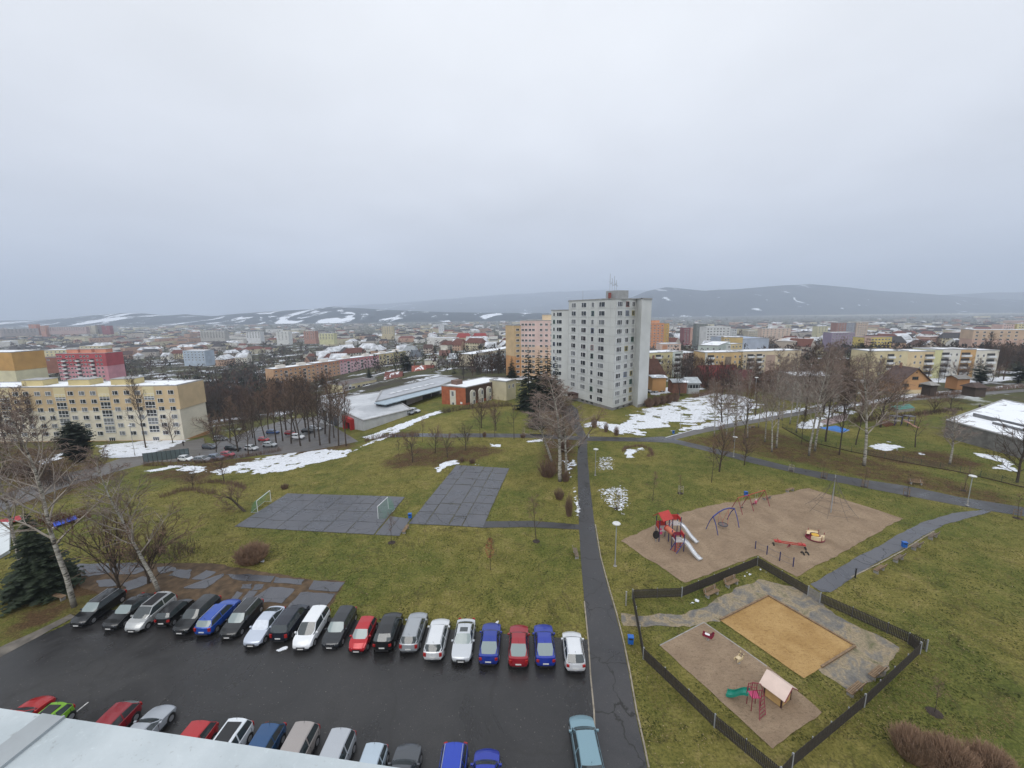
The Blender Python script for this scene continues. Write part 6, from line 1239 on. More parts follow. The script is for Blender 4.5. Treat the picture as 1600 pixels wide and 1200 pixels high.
# ------------------------------------------------------------------ cars
def paint(hx, metal=.25):
    n = 'paint_' + hx
    if n in MATS: return MATS[n]
    m = bpy.data.materials.new(n); m.use_nodes = True; b = m.node_tree.nodes['Principled BSDF']; c = tuple(v * .9 for v in lin(hx)); b.inputs['Base Color'].default_value = (*c, 1); b.inputs['Roughness'].default_value = .3; b.inputs['Metallic'].default_value = metal if hx not in ('e8ebee', 'c01c26') else 0.0; b.inputs['Coat Weight'].default_value = .6; b.inputs['Coat Roughness'].default_value = .06; MATS[n] = m; return m
M_CG = mat('car_glass', (.035, .045, .048), .06, 0, spec=1.0); M_CGL = mat('car_glass_sky_sheen', (.22, .27, .27), .15, 0, spec=.8); M_BLK = mat('black_plastic', (.018, .018, .02), .55, 0); M_TYRE = mat('tyre_rubber', (.014, .014, .015), .85, 0); M_RIM = mat('wheel_rim', (.45, .46, .48), .35, 0, metal=.7)  # paler car glass: reflected sky painted into the base colour
M_LAMP = mat('headlight_glass', (.42, .45, .48), .1, 0); M_TAIL = mat('taillight_red', (.32, .015, .015), .25, 0); M_PLATE = mat('number_plate', (.70, .70, .68), .5, 0); M_FROST = mat('frosted_glass', (.62, .66, .72), .6, .1, 4)
CT = {  # L, W, H, bonnet z, beltline, windscreen base, windscreen top, roof end, rear glass base, tail z, roof width factor
 'wagon': (4.6, 1.80, 1.50, .96, .93, 1.15, 1.85, 4.10, 4.45, 1.02, .74), 'hatch': (4.1, 1.74, 1.48, .97, .94, 1.00, 1.68, 3.50, 3.98, 1.02, .74), 'small': (3.5, 1.64, 1.48, .98, .95, .75, 1.40, 3.10, 3.42, 1.05, .75),
 'sedan': (4.6, 1.78, 1.43, .94, .92, 1.30, 2.00, 3.25, 3.95, 1.02, .72), 'mpv': (4.5, 1.84, 1.68, 1.04, 1.0, .85, 1.75, 4.05, 4.40, 1.10, .76), 'suv': (4.4, 1.84, 1.64, 1.08, 1.04, 1.15, 1.75, 3.85, 4.28, 1.14, .76), 'liftback': (4.5, 1.77, 1.44, .94, .92, 1.25, 1.95, 3.15, 4.15, 1.04, .72), 'coupe': (4.3, 1.76, 1.36, .92, .90, 1.35, 2.05, 2.95, 3.75, .98, .70)}
CM = {}
def car_meshes(kind):
    if kind in CM: return CM[kind]
    L_, Wd, Hh, zb_, belt, xa, xb, xc, xd, zt, rw = CT[kind]; hw = Wd / 2
    topc = [(0, .50), (.06, .66), (.25, zb_ * .80), (xa * .55, zb_ * .93), (xa, zb_), (xb, Hh - .02), ((xb + xc) / 2, Hh + .015), (xc, Hh - .05), (xd, zt), (min(L_ - .08, max(xd + .05, xd + (L_ - xd) * .7)), zt - .03), (L_, .52)]
    X = sorted(set([0, .05, .14, .3, xa * .5, xa * .8, xa, xa + (xb - xa) * .33, xa + (xb - xa) * .66, xb, xb + .25, (xb + xc) / 2 - .05, (xb + xc) / 2 + .05, xc - .25, xc, xc + (xd - xc) * .5, xd, (xd + L_) / 2, L_ - .14, L_ - .05, L_]))
    tx, tz = [p[0] for p in topc], [p[1] for p in topc]; rows = []
    for x in X:
        e0 = max(0, 1 - x / .42); e1 = max(0, 1 - (L_ - x) / .36); w = hw * (1 - .17 * e0 ** 2 - .12 * e1 ** 2); zT = float(np.interp(x, tx, tz)); zB = .22 + .12 * (e0 ** 2 + e1 ** 2); zs = min(belt + .05 * (x / L_), zT - .015)
        cabin = xa < x < xd and zT > zs + .02
        if cabin:
            fr = min(1, (zT - zs) / (Hh - belt)); wr = w * (1 - (1 - rw) * fr) * .97; pts = [(0, zB), (w * .9, zB), (w * .99, zB + .16), (w, (zB + zs) / 2 + .05), (w * .955, zs), (w * .925, zs + .02), (wr, max(zs + .03, zT - .07)), (wr * .93, zT - .012), (wr * .5, zT + .01), (0, zT + .018)]
        else: pts = [(0, zB), (w * .9, zB), (w * .99, zB + .13), (w, (zB + zs) / 2 + .05), (w * .955, zs), (w * .90, zs + (zT - zs) * .55), (w * .80, zT - .012), (w * .66, zT), (w * .35, zT + .012), (0, zT + .018)]
        rows.append(pts)
    body, ws, rw_, sw = MB(), MB(), MB(), {-1: MB(), 1: MB()}
    def cy(x, y, z): t = 1 - y / (L_ / 2); return y + .20 * (abs(x) / hw) ** 2.2 * (1 if t > 0 else -1) * abs(t) ** .8 * (1.0 if z < belt + .05 else .8)
    for s in (-1, 1):
        V = [[(s * p[0], cy(p[0], X[i], p[1]), p[1]) for p in r] for i, r in enumerate(rows)]
        for i in range(len(X) - 1):
            xm = (X[i] + X[i + 1]) / 2
            for j in range(9):
                q = [V[i][j], V[i + 1][j], V[i + 1][j + 1], V[i][j + 1]]; q = q if s > 0 else q[::-1]; tgt, mi = body, 0
                if j >= 7 and xa < xm < xb: tgt = ws
                elif j >= 7 and xc < xm < xd: tgt = rw_
                elif j == 5 and xa + .1 < xm < xd - .05 and not (abs(xm - (xb + xc) / 2) < .06) and not (xc - .02 < xm and kind in ('sedan', 'coupe') and xm > xc + (xd - xc) * .5): tgt = sw[s]
                elif j <= 1: mi = 1
                tgt.add(q, [(0, 1, 2, 3)], mi)
        body.add([(s * p[0], cy(p[0], 0, p[1]), p[1]) for p in rows[0]], [tuple(range(10)) if s > 0 else tuple(range(9, -1, -1))]); body.add([(s * p[0], cy(p[0], L_, p[1]), p[1]) for p in rows[-1]], [tuple(range(9, -1, -1)) if s > 0 else tuple(range(10))])
    tr = MB()      # grille, lower bumper, wheel arches, sills
    tr.box((0, -.012, .50), (Wd * .42, .05, .11)); tr.box((0, .0, .31), (Wd * .66, .05, .10)); tr.box((0, L_ + .0, .34), (Wd * .62, .05, .12))
    wx = (.82 if kind != 'small' else .62, L_ - (.80 if kind != 'small' else .55))
    for y in wx:
        for s in (-1, 1): tr.tube([(s * (hw - .13), y, .33), (s * (hw + .004), y, .33)], .375, 16)
    for s in (-1, 1):
        for yy in ((xa + xb) / 2 + .12, (xb + xc) / 2, xc - .1): tr.box((s * (hw * .985), yy, .62), (.03, .018, .56))
        tr.box((s * hw * .99, (wx[0] + wx[1]) / 2, .29), (.04, wx[1] - wx[0] - .8, .14))
    tr.tube([(0, xc - .15, Hh), (0, xc - .02, Hh + .24)], .012, 4)
    ty = MB(); ty.tube([(-.1, 0, 0), (.1, 0, 0)], .315, 18); ri = MB()
    for a in range(5): t = a * 2 * math.pi / 5; ri.box((0, .1 * math.cos(t), .1 * math.sin(t)), (.02, .05, .19) if a % 5 == 0 else (.02, .055, .055)); 
    ri.tube([(-.008, 0, 0), (.008, 0, 0)], .205, 14)
    hl = MB(); hl.box((0, 0, 0), (.34, .12, .12)); tl = MB(); tl.box((0, 0, 0), (.24, .10, .20 if kind not in ('wagon', 'mpv') else .32)); mi_ = MB(); mi_.box((0, 0, 0), (.17, .12, .12)); pl = MB(); pl.box((0, 0, 0), (.5, .02, .11)); rl = MB()
    for s in (-1, 1): rl.tube([(s * hw * rw * .90, xb + .2, Hh + .02), (s * hw * rw * .90, xc - .15, Hh + .01)], .022, 5)
    sr = MB(); sr.box((0, (xb + xc) / 2 - .1, Hh + .018), (Wd * rw * .72, (xc - xb) * .78, .03)); s2 = MB(); s2.box((0, xb + .45, Hh + .016), (Wd * rw * .55, .5, .03))
    CM[kind] = dict(body=body, ws=ws.mesh('windscreen', M_CG, True), rg=rw_.mesh('rear_window', M_CG), sw={s: sw[s].mesh('side_window', M_CG) for s in sw}, trim=tr.mesh('trim', M_BLK), tyre=ty.mesh('tyre', M_TYRE, False), rim=ri.mesh('rim', M_RIM), hl=hl.mesh('headlight', M_LAMP), tl=tl.mesh('taillight', M_TAIL),
        mir=mi_, plate=pl.mesh('number_plate', M_PLATE), rails=rl.mesh('roof_rail', M_METAL), sun=sr.mesh('sunroof', M_BLK), sun2=s2.mesh('sunroof', M_CG), wx=wx, bm={})
    return CM[kind]
def car(kind, hx, loc, rz, label, rails=False, sun=0, glass=None, rearg=None, name='parked_car', group=None, roof=None, detail=True):
    M = car_meshes(kind); L_, Wd, Hh, zb_, belt, xa, xb, xc, xd, zt, rw = CT[kind]; hw = Wd / 2
    if hx not in M['bm']: M['bm'][hx] = (M['body'].mesh('body', [paint(hx), M_BLK], True), M['mir'].mesh('mirror', paint(hx)))
    bm_, mm = M['bm'][hx]; r = empty(name, loc, rz, label, 'car', group); put('body', bm_, r)
    def gl(nm, me, gm):
        if gm is None: return put(nm, me, r)
        k = me.name + gm.name
        if k not in CM: c = me.copy(); c.materials.clear(); c.materials.append(gm); CM[k] = c
        return put(nm, CM[k], r)
    gl('windscreen', M['ws'], glass); gl('rear_window', M['rg'], rearg)
    for s in (-1, 1): put('side_window', M['sw'][s], r)
    put('trim', M['trim'], r)
    for y in M['wx']:
        for s in (-1, 1):
            w = put('wheel', M['tyre'], r, (s * (hw - .09), y, .315))
            if detail: put('rim', M['rim'], w, (s * .105, 0, 0))
    for s in (-1, 1):
        put('headlight', M['hl'], r, (s * hw * .66, .20, .565), s * .42); put('taillight', M['tl'], r, (s * hw * .76, L_ - .12, .80), -s * .3)
        if detail: put('mirror', mm, r, (s * (hw + .06), xa + .35, belt + .06))
    if detail: put('number_plate', M['plate'], r, (0, -.03, .40)); put('number_plate', M['plate'], r, (0, L_ + .02, .62))
    if rails: put('roof_rail', M['rails'], r)
    if sun: put('sunroof', M['sun'] if sun == 1 else M['sun2'], r)
    return r
def park(px, py, near, kind, hx, label, rot=0.0, **k):
    """near: which end ('front'/'rear') stands at this pixel, towards the camera"""
    g = G(px, py); L_ = CT[kind][0]; g.z = h(g.x, g.y) + .05
    if near == 'front': return car(kind, hx, g, rot, label, **k)
    g2 = g + Vector((-math.sin(rot) * L_, math.cos(rot) * L_, 0)); return car(kind, hx, g2, rot + math.pi, label, **k)
def park_far(px, py, zz, far, kind, hx, label, rot=0.0, **k):
    """the end away from the camera, seen at height zz"""
    p = PH(px, py, zz); L_ = CT[kind][0]; p.z = .05
    if far == 'front': return car(kind, hx, p, rot + math.pi, label, **k)
    return car(kind, hx, p + Vector((math.sin(rot) * L_, -math.cos(rot) * L_, 0)), rot, label, **k)
GR1 = 'cars parked nose to tail side by side along the lawn'
TOP = [(120, 984, 'front', 'wagon', '15191d', 'black estate car at the outer corner of the lawn row, nose out', dict(rails=True, glass=M_CGL)), (170, 989, 'front', 'sedan', '14171a', 'black sedan beside the corner estate car, nose out', dict(glass=M_CGL)),
 (206, 993, 'front', 'mpv', 'b9bcbc', 'silver minivan with black roof panel, nose out', dict(rails=True, sun=1)), (253, 984, 'rear', 'small', '101215', 'small black car backed between the silver minivan and a black estate', {}), (281, 996, 'front', 'wagon', '0f1418', 'shiny black estate with pale headlights beside the blue estate', {}),
 (316, 998, 'rear', 'wagon', '1f4fae', 'bright blue estate seen from behind among black cars', dict(rails=True, rearg=M_CGL)), (355, 1003, 'front', 'wagon', '1a1d20', 'black estate with silver roof rails and long bonnet', dict(rails=True, glass=M_CGL)), (392, 1016, 'front', 'liftback', 'c3ccda', 'pale silver liftback with a frosted white windscreen', dict(glass=M_FROST)),
 (435, 1008, 'rear', 'mpv', '141b2b', 'dark navy people carrier seen from behind with red lamps', {}), (470, 1021, 'front', 'mpv', 'e8ebee', 'white people carrier with large windscreen, nose out', dict(glass=M_CG)), (515, 1019, 'front', 'wagon', '23272c', 'dark graphite estate beside the red small car', dict(glass=M_CGL)),
 (557, 1025, 'front', 'small', 'b5141f', 'small bright red hatchback, nose out, in the lawn row', dict(glass=M_CGL)), (597, 1023, 'rear', 'suv', '16191c', 'black crossover seen from behind next to the red hatchback', {}), (638, 1025, 'rear', 'wagon', 'a3a8ad', 'silver estate with tall orange red tail lamps', dict(rails=True)),
 (676, 1038, 'rear', 'wagon', 'e0e3e6', 'white estate seen from behind beside the silver one', dict(rails=True)), (720, 1041, 'front', 'sedan', 'c9ced3', 'silver white sedan with small sunroof, nose out', dict(sun=2, glass=M_CGL)), (763, 1045, 'rear', 'liftback', '1e3796', 'dark blue liftback beside the silver sedan', dict(rearg=M_CGL)),
 (810, 1049, 'rear', 'liftback', '9c1d2b', 'dark red liftback parked between two blue cars', dict(rearg=M_CGL)), (853, 1048, 'rear', 'liftback', '2038a0', 'blue liftback between the dark red and the white car', dict(rearg=M_CGL)), (900, 1056, 'rear', 'hatch', 'e4e7ea', 'white hatchback with grey roof strips at the footpath end', dict(rails=True))]
for i, (x, y, nr, k, hx, lab, kw) in enumerate(TOP): park(x, y, nr, k, hx, lab, rot=-.035 + .0015 * i * (1 if i < 15 else 0) + (.02 if i % 3 == 0 else 0), group='cars parked along the lawn', **kw)
BOT = [(76, 1084, .8, 'front', 'liftback', 'b51a1c', 'bright red car mostly hidden by the roof ledge, bonnet out', {}), (104, 1094, 1.2, 'rear', 'small', '7fb52c', 'lime green small car beside the white parking line', dict(sun=1)), (208, 1092, 1.1, 'rear', 'hatch', '8f1a26', 'dark red hatchback beside the silver coupe in the near row', dict(rearg=M_CGL)),
 (263, 1098, .8, 'front', 'coupe', 'a9afb6', 'silver coupe with long bonnet in the near row', {}), (325, 1120, 1.3, 'rear', 'suv', 'b01c22', 'red tall car beside the white car with glass roof', {}), (380, 1119, 1.3, 'rear', 'mpv', 'e4e9ee', 'white people carrier with dark glass roof', dict(sun=1)), (432, 1124, 1.1, 'rear', 'hatch', '1b4a78', 'steel blue hatchback in the near row', {}),
 (483, 1124, 1.3, 'rear', 'mpv', 'a39c98', 'beige grey people carrier in the near row', {}), (539, 1134, 1.3, 'rear', 'mpv', 'b3b8be', 'light silver van like car in the near row', {}), (590, 1154, 1.3, 'rear', 'small', 'b5c4d0', 'pale icy blue small car in the near row', {}), (642, 1158, .8, 'front', 'sedan', '4d5156', 'grey sedan, bonnet out, at the ledge end of the near row', {}),
 (712, 1150, 1.4, 'rear', 'wagon', '1a40b5', 'vivid blue estate with chrome roof rails', dict(rails=True)), (762, 1166, .8, 'front', 'hatch', '1c35a6', 'blue hatchback, bonnet out, cut by the photo edge', {}), (906, 1114, .8, 'front', 'wagon', '7fa0ac', 'light blue grey estate standing alone beside the footpath kerb', {})]
for i, (x, y, z, fr, k, hx, lab, kw) in enumerate(BOT): park_far(x, y, z, fr, k, hx, lab, rot=-.03 if i < 11 else -.015 if i < 13 else .02, group=None if i == 13 else 'cars of the row below the ledge', **kw)
FARC = [(300, 721, 'small', 'e8ebee', 1.4, 'white small car by the walking man on the supermarket road'), (329, 722, 'hatch', '8a9097', 1.5, 'grey car at the near end of the supermarket parking'), (349, 719, 'hatch', '65738a', 1.4, 'blue grey car beside the pinkish one at the supermarket'), (366, 714, 'small', 'b0485a', 1.5, 'pinkish red car under the trees at the supermarket'), (337, 702, 'wagon', '4d545e', 1.3, 'dark grey car in the row behind, supermarket parking'),
 (375, 704, 'wagon', '17191c', 1.4, 'black estate in the supermarket parking'), (402, 704, 'hatch', 'd8dbde', 1.3, 'white car under the belt of trees, supermarket parking'), (420, 690, 'small', 'a83238', 1.4, 'red car in the middle of the supermarket parking'), (436, 678, 'wagon', '2b4a7c', 1.5, 'blue estate in the supermarket parking'), (463, 680, 'hatch', '9c2530', 1.4, 'dark red car beside the white one near the supermarket'),
 (475, 686, 'suv', 'e8ebee', 1.4, 'white off roader near the supermarket front'), (503, 672, 'wagon', 'c9ced3', 1.4, 'silver white estate in front of the shop windows'), (355, 688, 'mpv', 'a5a8aa', 1.6, 'light grey van in the top corner of the supermarket parking'), (432, 698, 'hatch', 'c2c8cc', 1.5, 'pale car half hidden behind the tree trunks'), (490, 676, 'hatch', '1b1d20', 1.5, 'black car at the blue fence of the supermarket'),
 (1018, 614, 'hatch', 'd8dbde', .5, 'white car nearest the grey tower under the brown house'), (1027, 614, 'hatch', 'c2c8cc', .5, 'pale silver car second from the grey tower'), (1037, 613, 'wagon', 'd5d8db', .5, 'white estate third from the grey tower'), (1007, 613, 'hatch', '16191c', .5, 'black car peeking out from behind the grey tower'), (646, 648, 'hatch', '8a9097', 1.2, 'grey car at the loading yard'), (656, 645, 'wagon', 'c9ced3', 1.2, 'light car at the loading yard')]
for x, y, k, hx, rz, lab in FARC:
    g = G(x, y); g.z = h(g.x, g.y) + .05; car(k, hx, g, rz, lab, detail=False, group='cars at the supermarket' if x < 600 else 'cars beyond the park')
# ------------------------------------------------------------------ street furniture
def lamp(px, py, ptop, label):
    g, Ht = TB(px, py, ptop); r = empty('park_lamp', g, 0, label, 'lamp post', 'white disc lamps of the park'); wm = mat('lamp_white', (.62, .63, .62), .5, .05)
    b = MB(); b.tube([(0, 0, 0), (0, 0, .9)], [.11, .09], 8); b.lathe([(.22, 0), (.22, .06), (.1, .12)], (0, 0, .04), 8); b.build('base', M_CONC, r); b = MB(); b.tube([(0, 0, .9), (0, 0, Ht - .2)], .055, 6); b.build('pole', M_METAL, r)
    b = MB(); b.lathe([(.06, -.3), (.16, -.22), (.2, -.08), (.46, -.04), (.5, 0), (.4, .1), (.02, .16)], (0, 0, Ht), 14); b.build('lamp_head', wm, r, smooth=True)
for a in ((961, 885, 818, 'white disc lamp beside the footpath at the play area corner'), (930, 743, 702, 'white disc lamp further up the footpath'), (1146, 714, 683, 'white disc lamp on the path before the birch stand'), (1063, 670, 646, 'slim lamp at the snowy lawn near the junction'), (1511, 790, 744, 'white disc lamp at the joining of the two paths'), (814, 628, 598, 'lamp near the dark firs'), (211, 712, 665, 'lamp on the road before the yellow block'), (1176, 657, 590, 'tall thin lamp among the birches')): lamp(*a)
def bench(px, py, rz, label, back=True, wood=M_WOOD, L_=1.9, group=None):
    g = G(px, py); r = empty('park_bench', g, rz, label, 'bench', group); lg = M_CONC
    b = MB()
    for i in range(4): b.box((0, -.18 + i * .12, .45), (L_, .10, .05))
    b.build('seat', wood, r)
    for s in (-1, 1): b = MB(); b.box((s * L_ * .36, 0, .21), (.12, .44, .42)); b.build('leg', lg, r)
    if back:
        b = MB()
        for i in range(3): b.box((0, .27 + i * .035, .58 + i * .13), (L_, .05, .11))
        b.build('backrest', wood, r)
        for s in (-1, 1): b = MB(); b.tube([(s * L_ * .36, .2, .4), (s * L_ * .36, .37, .92)], .03, 4); b.build('back_post', M_METAL, r)
def ang_of(a, b): p, q = G(*a), G(*b); return math.atan2(q.y - p.y, q.x - p.x)
gb = ang_of((1065, 933), (1183, 884)); pb = ang_of((1371, 888), (1456, 838)); rb = ang_of((1237, 1200), (1440, 1022))
for x, y, rz, lb in ((1112, 931, gb, 'brown bench with back by the fence, nearer the footpath'), (1143, 915, gb, 'brown bench with back by the fence, nearer the play area'), (1335, 1082, rb + math.pi, 'slatted bench in the fenced yard, nearer the playhouse'), (1369, 1056, rb + math.pi, 'slatted bench in the fenced yard, nearer the far corner'),
    (1373, 893, pb + math.pi, 'first bench of four along the slab path, nearest the fence'), (1403, 876, pb + math.pi, 'second bench of four, beside the blue bin'), (1431, 857, pb + math.pi, 'third bench of four, just past the blue bin'), (1457, 841, pb + math.pi, 'last bench of four toward the path joining'), (900, 868, math.pi / 2, 'bench beside the straight footpath facing it')):
    bench(x, y, rz, lb, wood=mat('bench_grey_wood', (.16, .125, .09), .85, .3, 5) if 'fence' not in lb else M_WOOD)
bench(1198, 780, gb, 'flat backless bench behind the red swings', False); bench(1234, 768, gb, 'flat backless bench at the top edge of the gravel', False); bench(1431, 757, -.35, 'pale bench on the lawn beyond the long path', True); bench(634, 830, ang_of((629, 836), (640, 820)), 'low bench at the corner of the paved pitch', False); bench(92, 936, -.25, 'yellowish wooden bench by the big birch', False); bench(1175, 668, .3, 'bench between the birches', False)
def bin_(px, py, label, sc=1.0):
    g = G(px, py); r = empty('litter_bin', g, random.uniform(-.3, .3), label, 'litter bin', 'blue litter bins'); r.scale = (sc,) * 3; bl = mat('bin_blue', (.012, .11, .42), .4, .1, 3)
    b = MB(); b.box((0, 0, .62), (.46, .38, .62)); b.box((0, 0, .96), (.52, .44, .08)); b.build('bin_body', bl, r); b = MB(); b.box((0, -.195, .82), (.34, .02, .14)); b.build('opening', M_BLK, r); b = MB(); b.box((0, .1, .2), (.08, .08, .4)); b.build('post', M_METAL, r)
for a in ((641, 812, 'blue bin between the two paved courts'), (985, 1009, 'blue bin beside the footpath outside the fence'), (1165, 777, 'blue bin behind the basket swing'), (1412, 858, 'blue bin between the benches on the slab path'), (1052, 679, 'blue bin at the path fork')): bin_(*a)
def posts():
    for x, y, t, lb, m in ((1336, 903, 889, 'short dark post at the edge of the slab path', M_BLK), (978, 946, 925, 'short pale grey post beside the fence corner', M_CONC), (920, 684, 679, 'small white hydrant post at the footpath junction', M_WHITE)):
        g, Ht = TB(x, y, t); b = MB(); b.tube([(0, 0, 0), (0, 0, Ht)], .07, 8); b.tube([(0, 0, Ht), (0, 0, Ht + .06)], .09, 8); tag(b.build('bollard', m, None, g), lb, 'post')
posts()
def sapling(px, py, ptop, label, guard=True, pale=False):
    g, Ht = TB(px, py, ptop); r = tree('young', random.randint(1, 3), g, max(Ht, 2.2), label, name='staked_sapling', group='staked saplings'); s = r.scale[0]
    if guard:
        b = MB()
        for i in range(3): a = i * 2.09; b.tube([(.45 * math.cos(a) / s, .45 * math.sin(a) / s, 0), (.45 * math.cos(a) / s, .45 * math.sin(a) / s, 1.3 / s)], .04 / s, 5)
        for z in (1.2, .8): 
            for i in range(3): a, c = i * 2.09, (i + 1) * 2.09; b.tube([(.45 * math.cos(a) / s, .45 * math.sin(a) / s, z / s), (.45 * math.cos(c) / s, .45 * math.sin(c) / s, z / s)], .025 / s, 4)
        b.build('stake_frame', mat('stake_pale', (.34, .30, .24), .8, .2, 3) if pale else M_WOOD, r)
    b = MB(); b.lathe([(.5 / s, .035 / s), (.3 / s, .09 / s), (.01, .1 / s)], (0, 0, 0), 12); b.build('mulch_ring', mat('mulch', (.035, .025, .02), .95, .3, 3), r)
for a in ((1063, 771, 742, 'pale staked sapling above the play tower', True, True), (1236, 736, 712, 'pale staked sapling at the long path', True, True), (1287, 747, 718, 'staked sapling right at the long path edge', True), (1350, 761, 728, 'staked sapling above the gravel top corner', True), (1417, 775, 740, 'staked sapling between the path and the pale bench', True), (1506, 767, 725, 'staked sapling beyond the path lamp', True),
    (1590, 810, 770, 'staked sapling at the photo edge below the path', True), (964, 795, 765, 'staked sapling in the sprinkling of snow', True, True), (838, 846, 770, 'single tall staked young tree with mulch ring on the lawn', False), (1460, 1114, 1060, 'thin dark sapling on the lawn outside the picket fence', False), (612, 848, 800, 'thin sapling in front of the goal', False)): sapling(*a)
def oak():
    g, Ht = TB(766, 891, 838); r = tree('young', 2, g, Ht, 'young oak keeping rusty red leaves, alone on the lawn', name='young_oak'); s = r.scale[0]; rd = random.Random(4); b = MB()
    for i in range(420):
        z = rd.uniform(.38, .95); rr = .62 * math.sin(math.pi * (z - .3) / .72) ** .8 * rd.random() ** .4; a = rd.uniform(0, 6.28); c = Vector((rr * math.cos(a), rr * math.sin(a), z * Ht)) ; e = .075
        b.add([c + Vector((rd.uniform(-e, e), rd.uniform(-e, e), rd.uniform(-e, e))) for _ in range(3)], [(0, 1, 2)])
    o = b.build('leaves', mat('rusty_leaf', (.26, .055, .03), .8, .4, 3), r); o.scale = (1 / s,) * 3
oak()
# goals
def goal(p0, p1, depthdir, label):
    a, b_ = G(*p0), G(*p1); d = (b_ - a); d.z = 0; W_ = d.length; ang = math.atan2(d.y, d.x); r = empty('goal', a, ang, label, 'goal', 'green netted goals'); Hh = 2.0
    b = MB(); b.tube([(0, 0, 0), (0, 0, Hh), (W_, 0, Hh), (W_, 0, 0)], .05, 6); b.build('frame', M_WHITE, r); s = depthdir
    b = MB(); b.tube([(0, 0, .04), (0, s * 1.1, .04), (W_, s * 1.1, .04), (W_, 0, .04)], .035, 5); b.build('base_bar', M_METAL, r)
    b = MB()
    for i in range(int(W_ / .14) + 1): x = min(W_, i * .14); b.tube([(x, 0, Hh), (x, s * .7, Hh * .8), (x, s * 1.1, .04)], .008, 3, 0, False)
    for z in np.linspace(0, 1, 15):
        y = s * (.7 * min(1, z * 2.2) + .4 * max(0, z - .45) / .55); zz = Hh * (1 - z) if True else 0; b.tube([(0, y, zz + .02), (W_, y, zz + .02)], .008, 3, 0, False)
    for x in (0, W_):
        for z in np.arange(.15, Hh, .16): b.tube([(x, 0, z), (x, s * 1.1 * (1 - z / Hh * .6), z)], .008, 3, 0, False)
        for y in np.arange(.15, 1.1, .16): b.tube([(x, s * y, .04), (x, s * y, Hh * (1 - .25 * y))], .008, 3, 0, False)
    b.build('net', mat('green_net', (.09, .30, .17), .7, 0), r)
goal((403, 801), (424, 787), 1, 'green netted goal at the tree end of the paved pitch'); goal((591, 811), (607, 796), -1, 'green netted goal at the bin end of the paved pitch')
# picket fence
def picket_fence():
    g = lambda x, y: V2(G(x, y)); pts = [g(988, 936), g(1065, 933), g(1183, 884), g(1262, 931), g(1281, 942), g(1447, 1018)]; L2 = [g(988, 936), g(1005, 1030), g(1116, 1137), g(1218, 1222)]; L3 = [g(1437, 1022), g(1350, 1105), g(1237, 1200), g(1218, 1222)]
    rail = mat('rail_galv', (.30, .31, .32), .6, .1); r = empty('picket_fence', (*pts[0], h(*pts[0])), 0, 'dark brown picket fence with grey rails round the small playground', 'fence'); ox, oy, oz = r.location; Hf = 1.05
    def run(line, gate=None):
        for si, (a, b) in enumerate(zip(line[:-1], line[1:])):
            L_ = (b - a).length; n = max(1, round(L_ / 2.4)); d = (b - a) / n; ang = math.atan2(d.y, d.x); w = d.length
            for i in range(n):
                p = a + d * i; q = p + d; z0 = h(p.x, p.y); z1 = h(q.x, q.y); m = MB(); k = int(w / .112)
                for j in range(k):
                    t = (j + .5) / k; hh = Hf + random.uniform(-.015, .015); m.box((t * w, random.uniform(-.004, .004), (z1 - z0) * t + .06 + hh / 2), (.088, .025, hh), 0)
                pn = m.build('gate_panel' if gate == si else 'panel', M_WOODD if gate != si else mat('gate_grey', (.22, .21, .2), .8, .2, 4), r, (p.x - ox, p.y - oy, z0 - oz), ang)
                for z in (.25, .92): m = MB(); m.tube([(0, .035, z), (w, .035, z + z1 - z0)], .024, 4); m.build('rail', rail, pn)
                m = MB(); m.box((0, .05, .58), (.06, .06, 1.16)); m.build('post', rail, r, (p.x - ox, p.y - oy, z0 - oz), ang)
            z0 = h(b.x, b.y); m = MB(); m.box((0, 0, .6), (.08, .08, 1.2)); m.build('post', rail, r, (b.x - ox, b.y - oy, z0 - oz))
    run(pts, 3); run(L2); run(L3[::-1])
    a, b = g(1418, 1006), g(1436, 1021)
    run([a, b])
picket_fence()
def green_fence():
    pts = [G(1222, 668), G(1262, 690), G(1330, 706), G(1410, 722), G(1500, 738), G(1600, 762), G(1700, 785)]; r = empty('wire_fence', pts[0], 0, 'low dark green wire fence between the park and the nursery garden', 'fence'); o = Vector(r.location); gm = mat('green_post', (.03, .06, .04), .6, .1)
    for a, b in zip(pts[:-1], pts[1:]):
        n = max(1, round((b - a).length / 2.6)); d = (b - a) / n
        for i in range(n):
            p = a + d * i; q = p + d; p.z = h(p.x, p.y); q.z = h(q.x, q.y); m = MB(); m.tube([(0, 0, 0), (0, 0, 1.3)], .035, 5); m.build('post', gm, r, p - o); m = MB(); v = q - p
            for z in np.arange(.1, 1.25, .1): m.tube([(0, 0, z), (v.x, v.y, v.z + z)], .006, 3, 0, False)
            for t in np.arange(.02, 1, .035): m.tube([(v.x * t, v.y * t, v.z * t), (v.x * t, v.y * t, v.z * t + 1.2)], .005, 3, 0, False)
            m.build('mesh_panel', gm, r, p - o)
    b = MB()
    for a, c in zip(pts[:-1], pts[1:]): b.tube([(a - o) + Vector((0, 0, .05)), (c - o) + Vector((0, 0, .05))], .12, 4)
    b.build('base_strip', mat('dead_leaves_dark', (.05, .028, .02), .9, .3, 1), r)
green_fence()
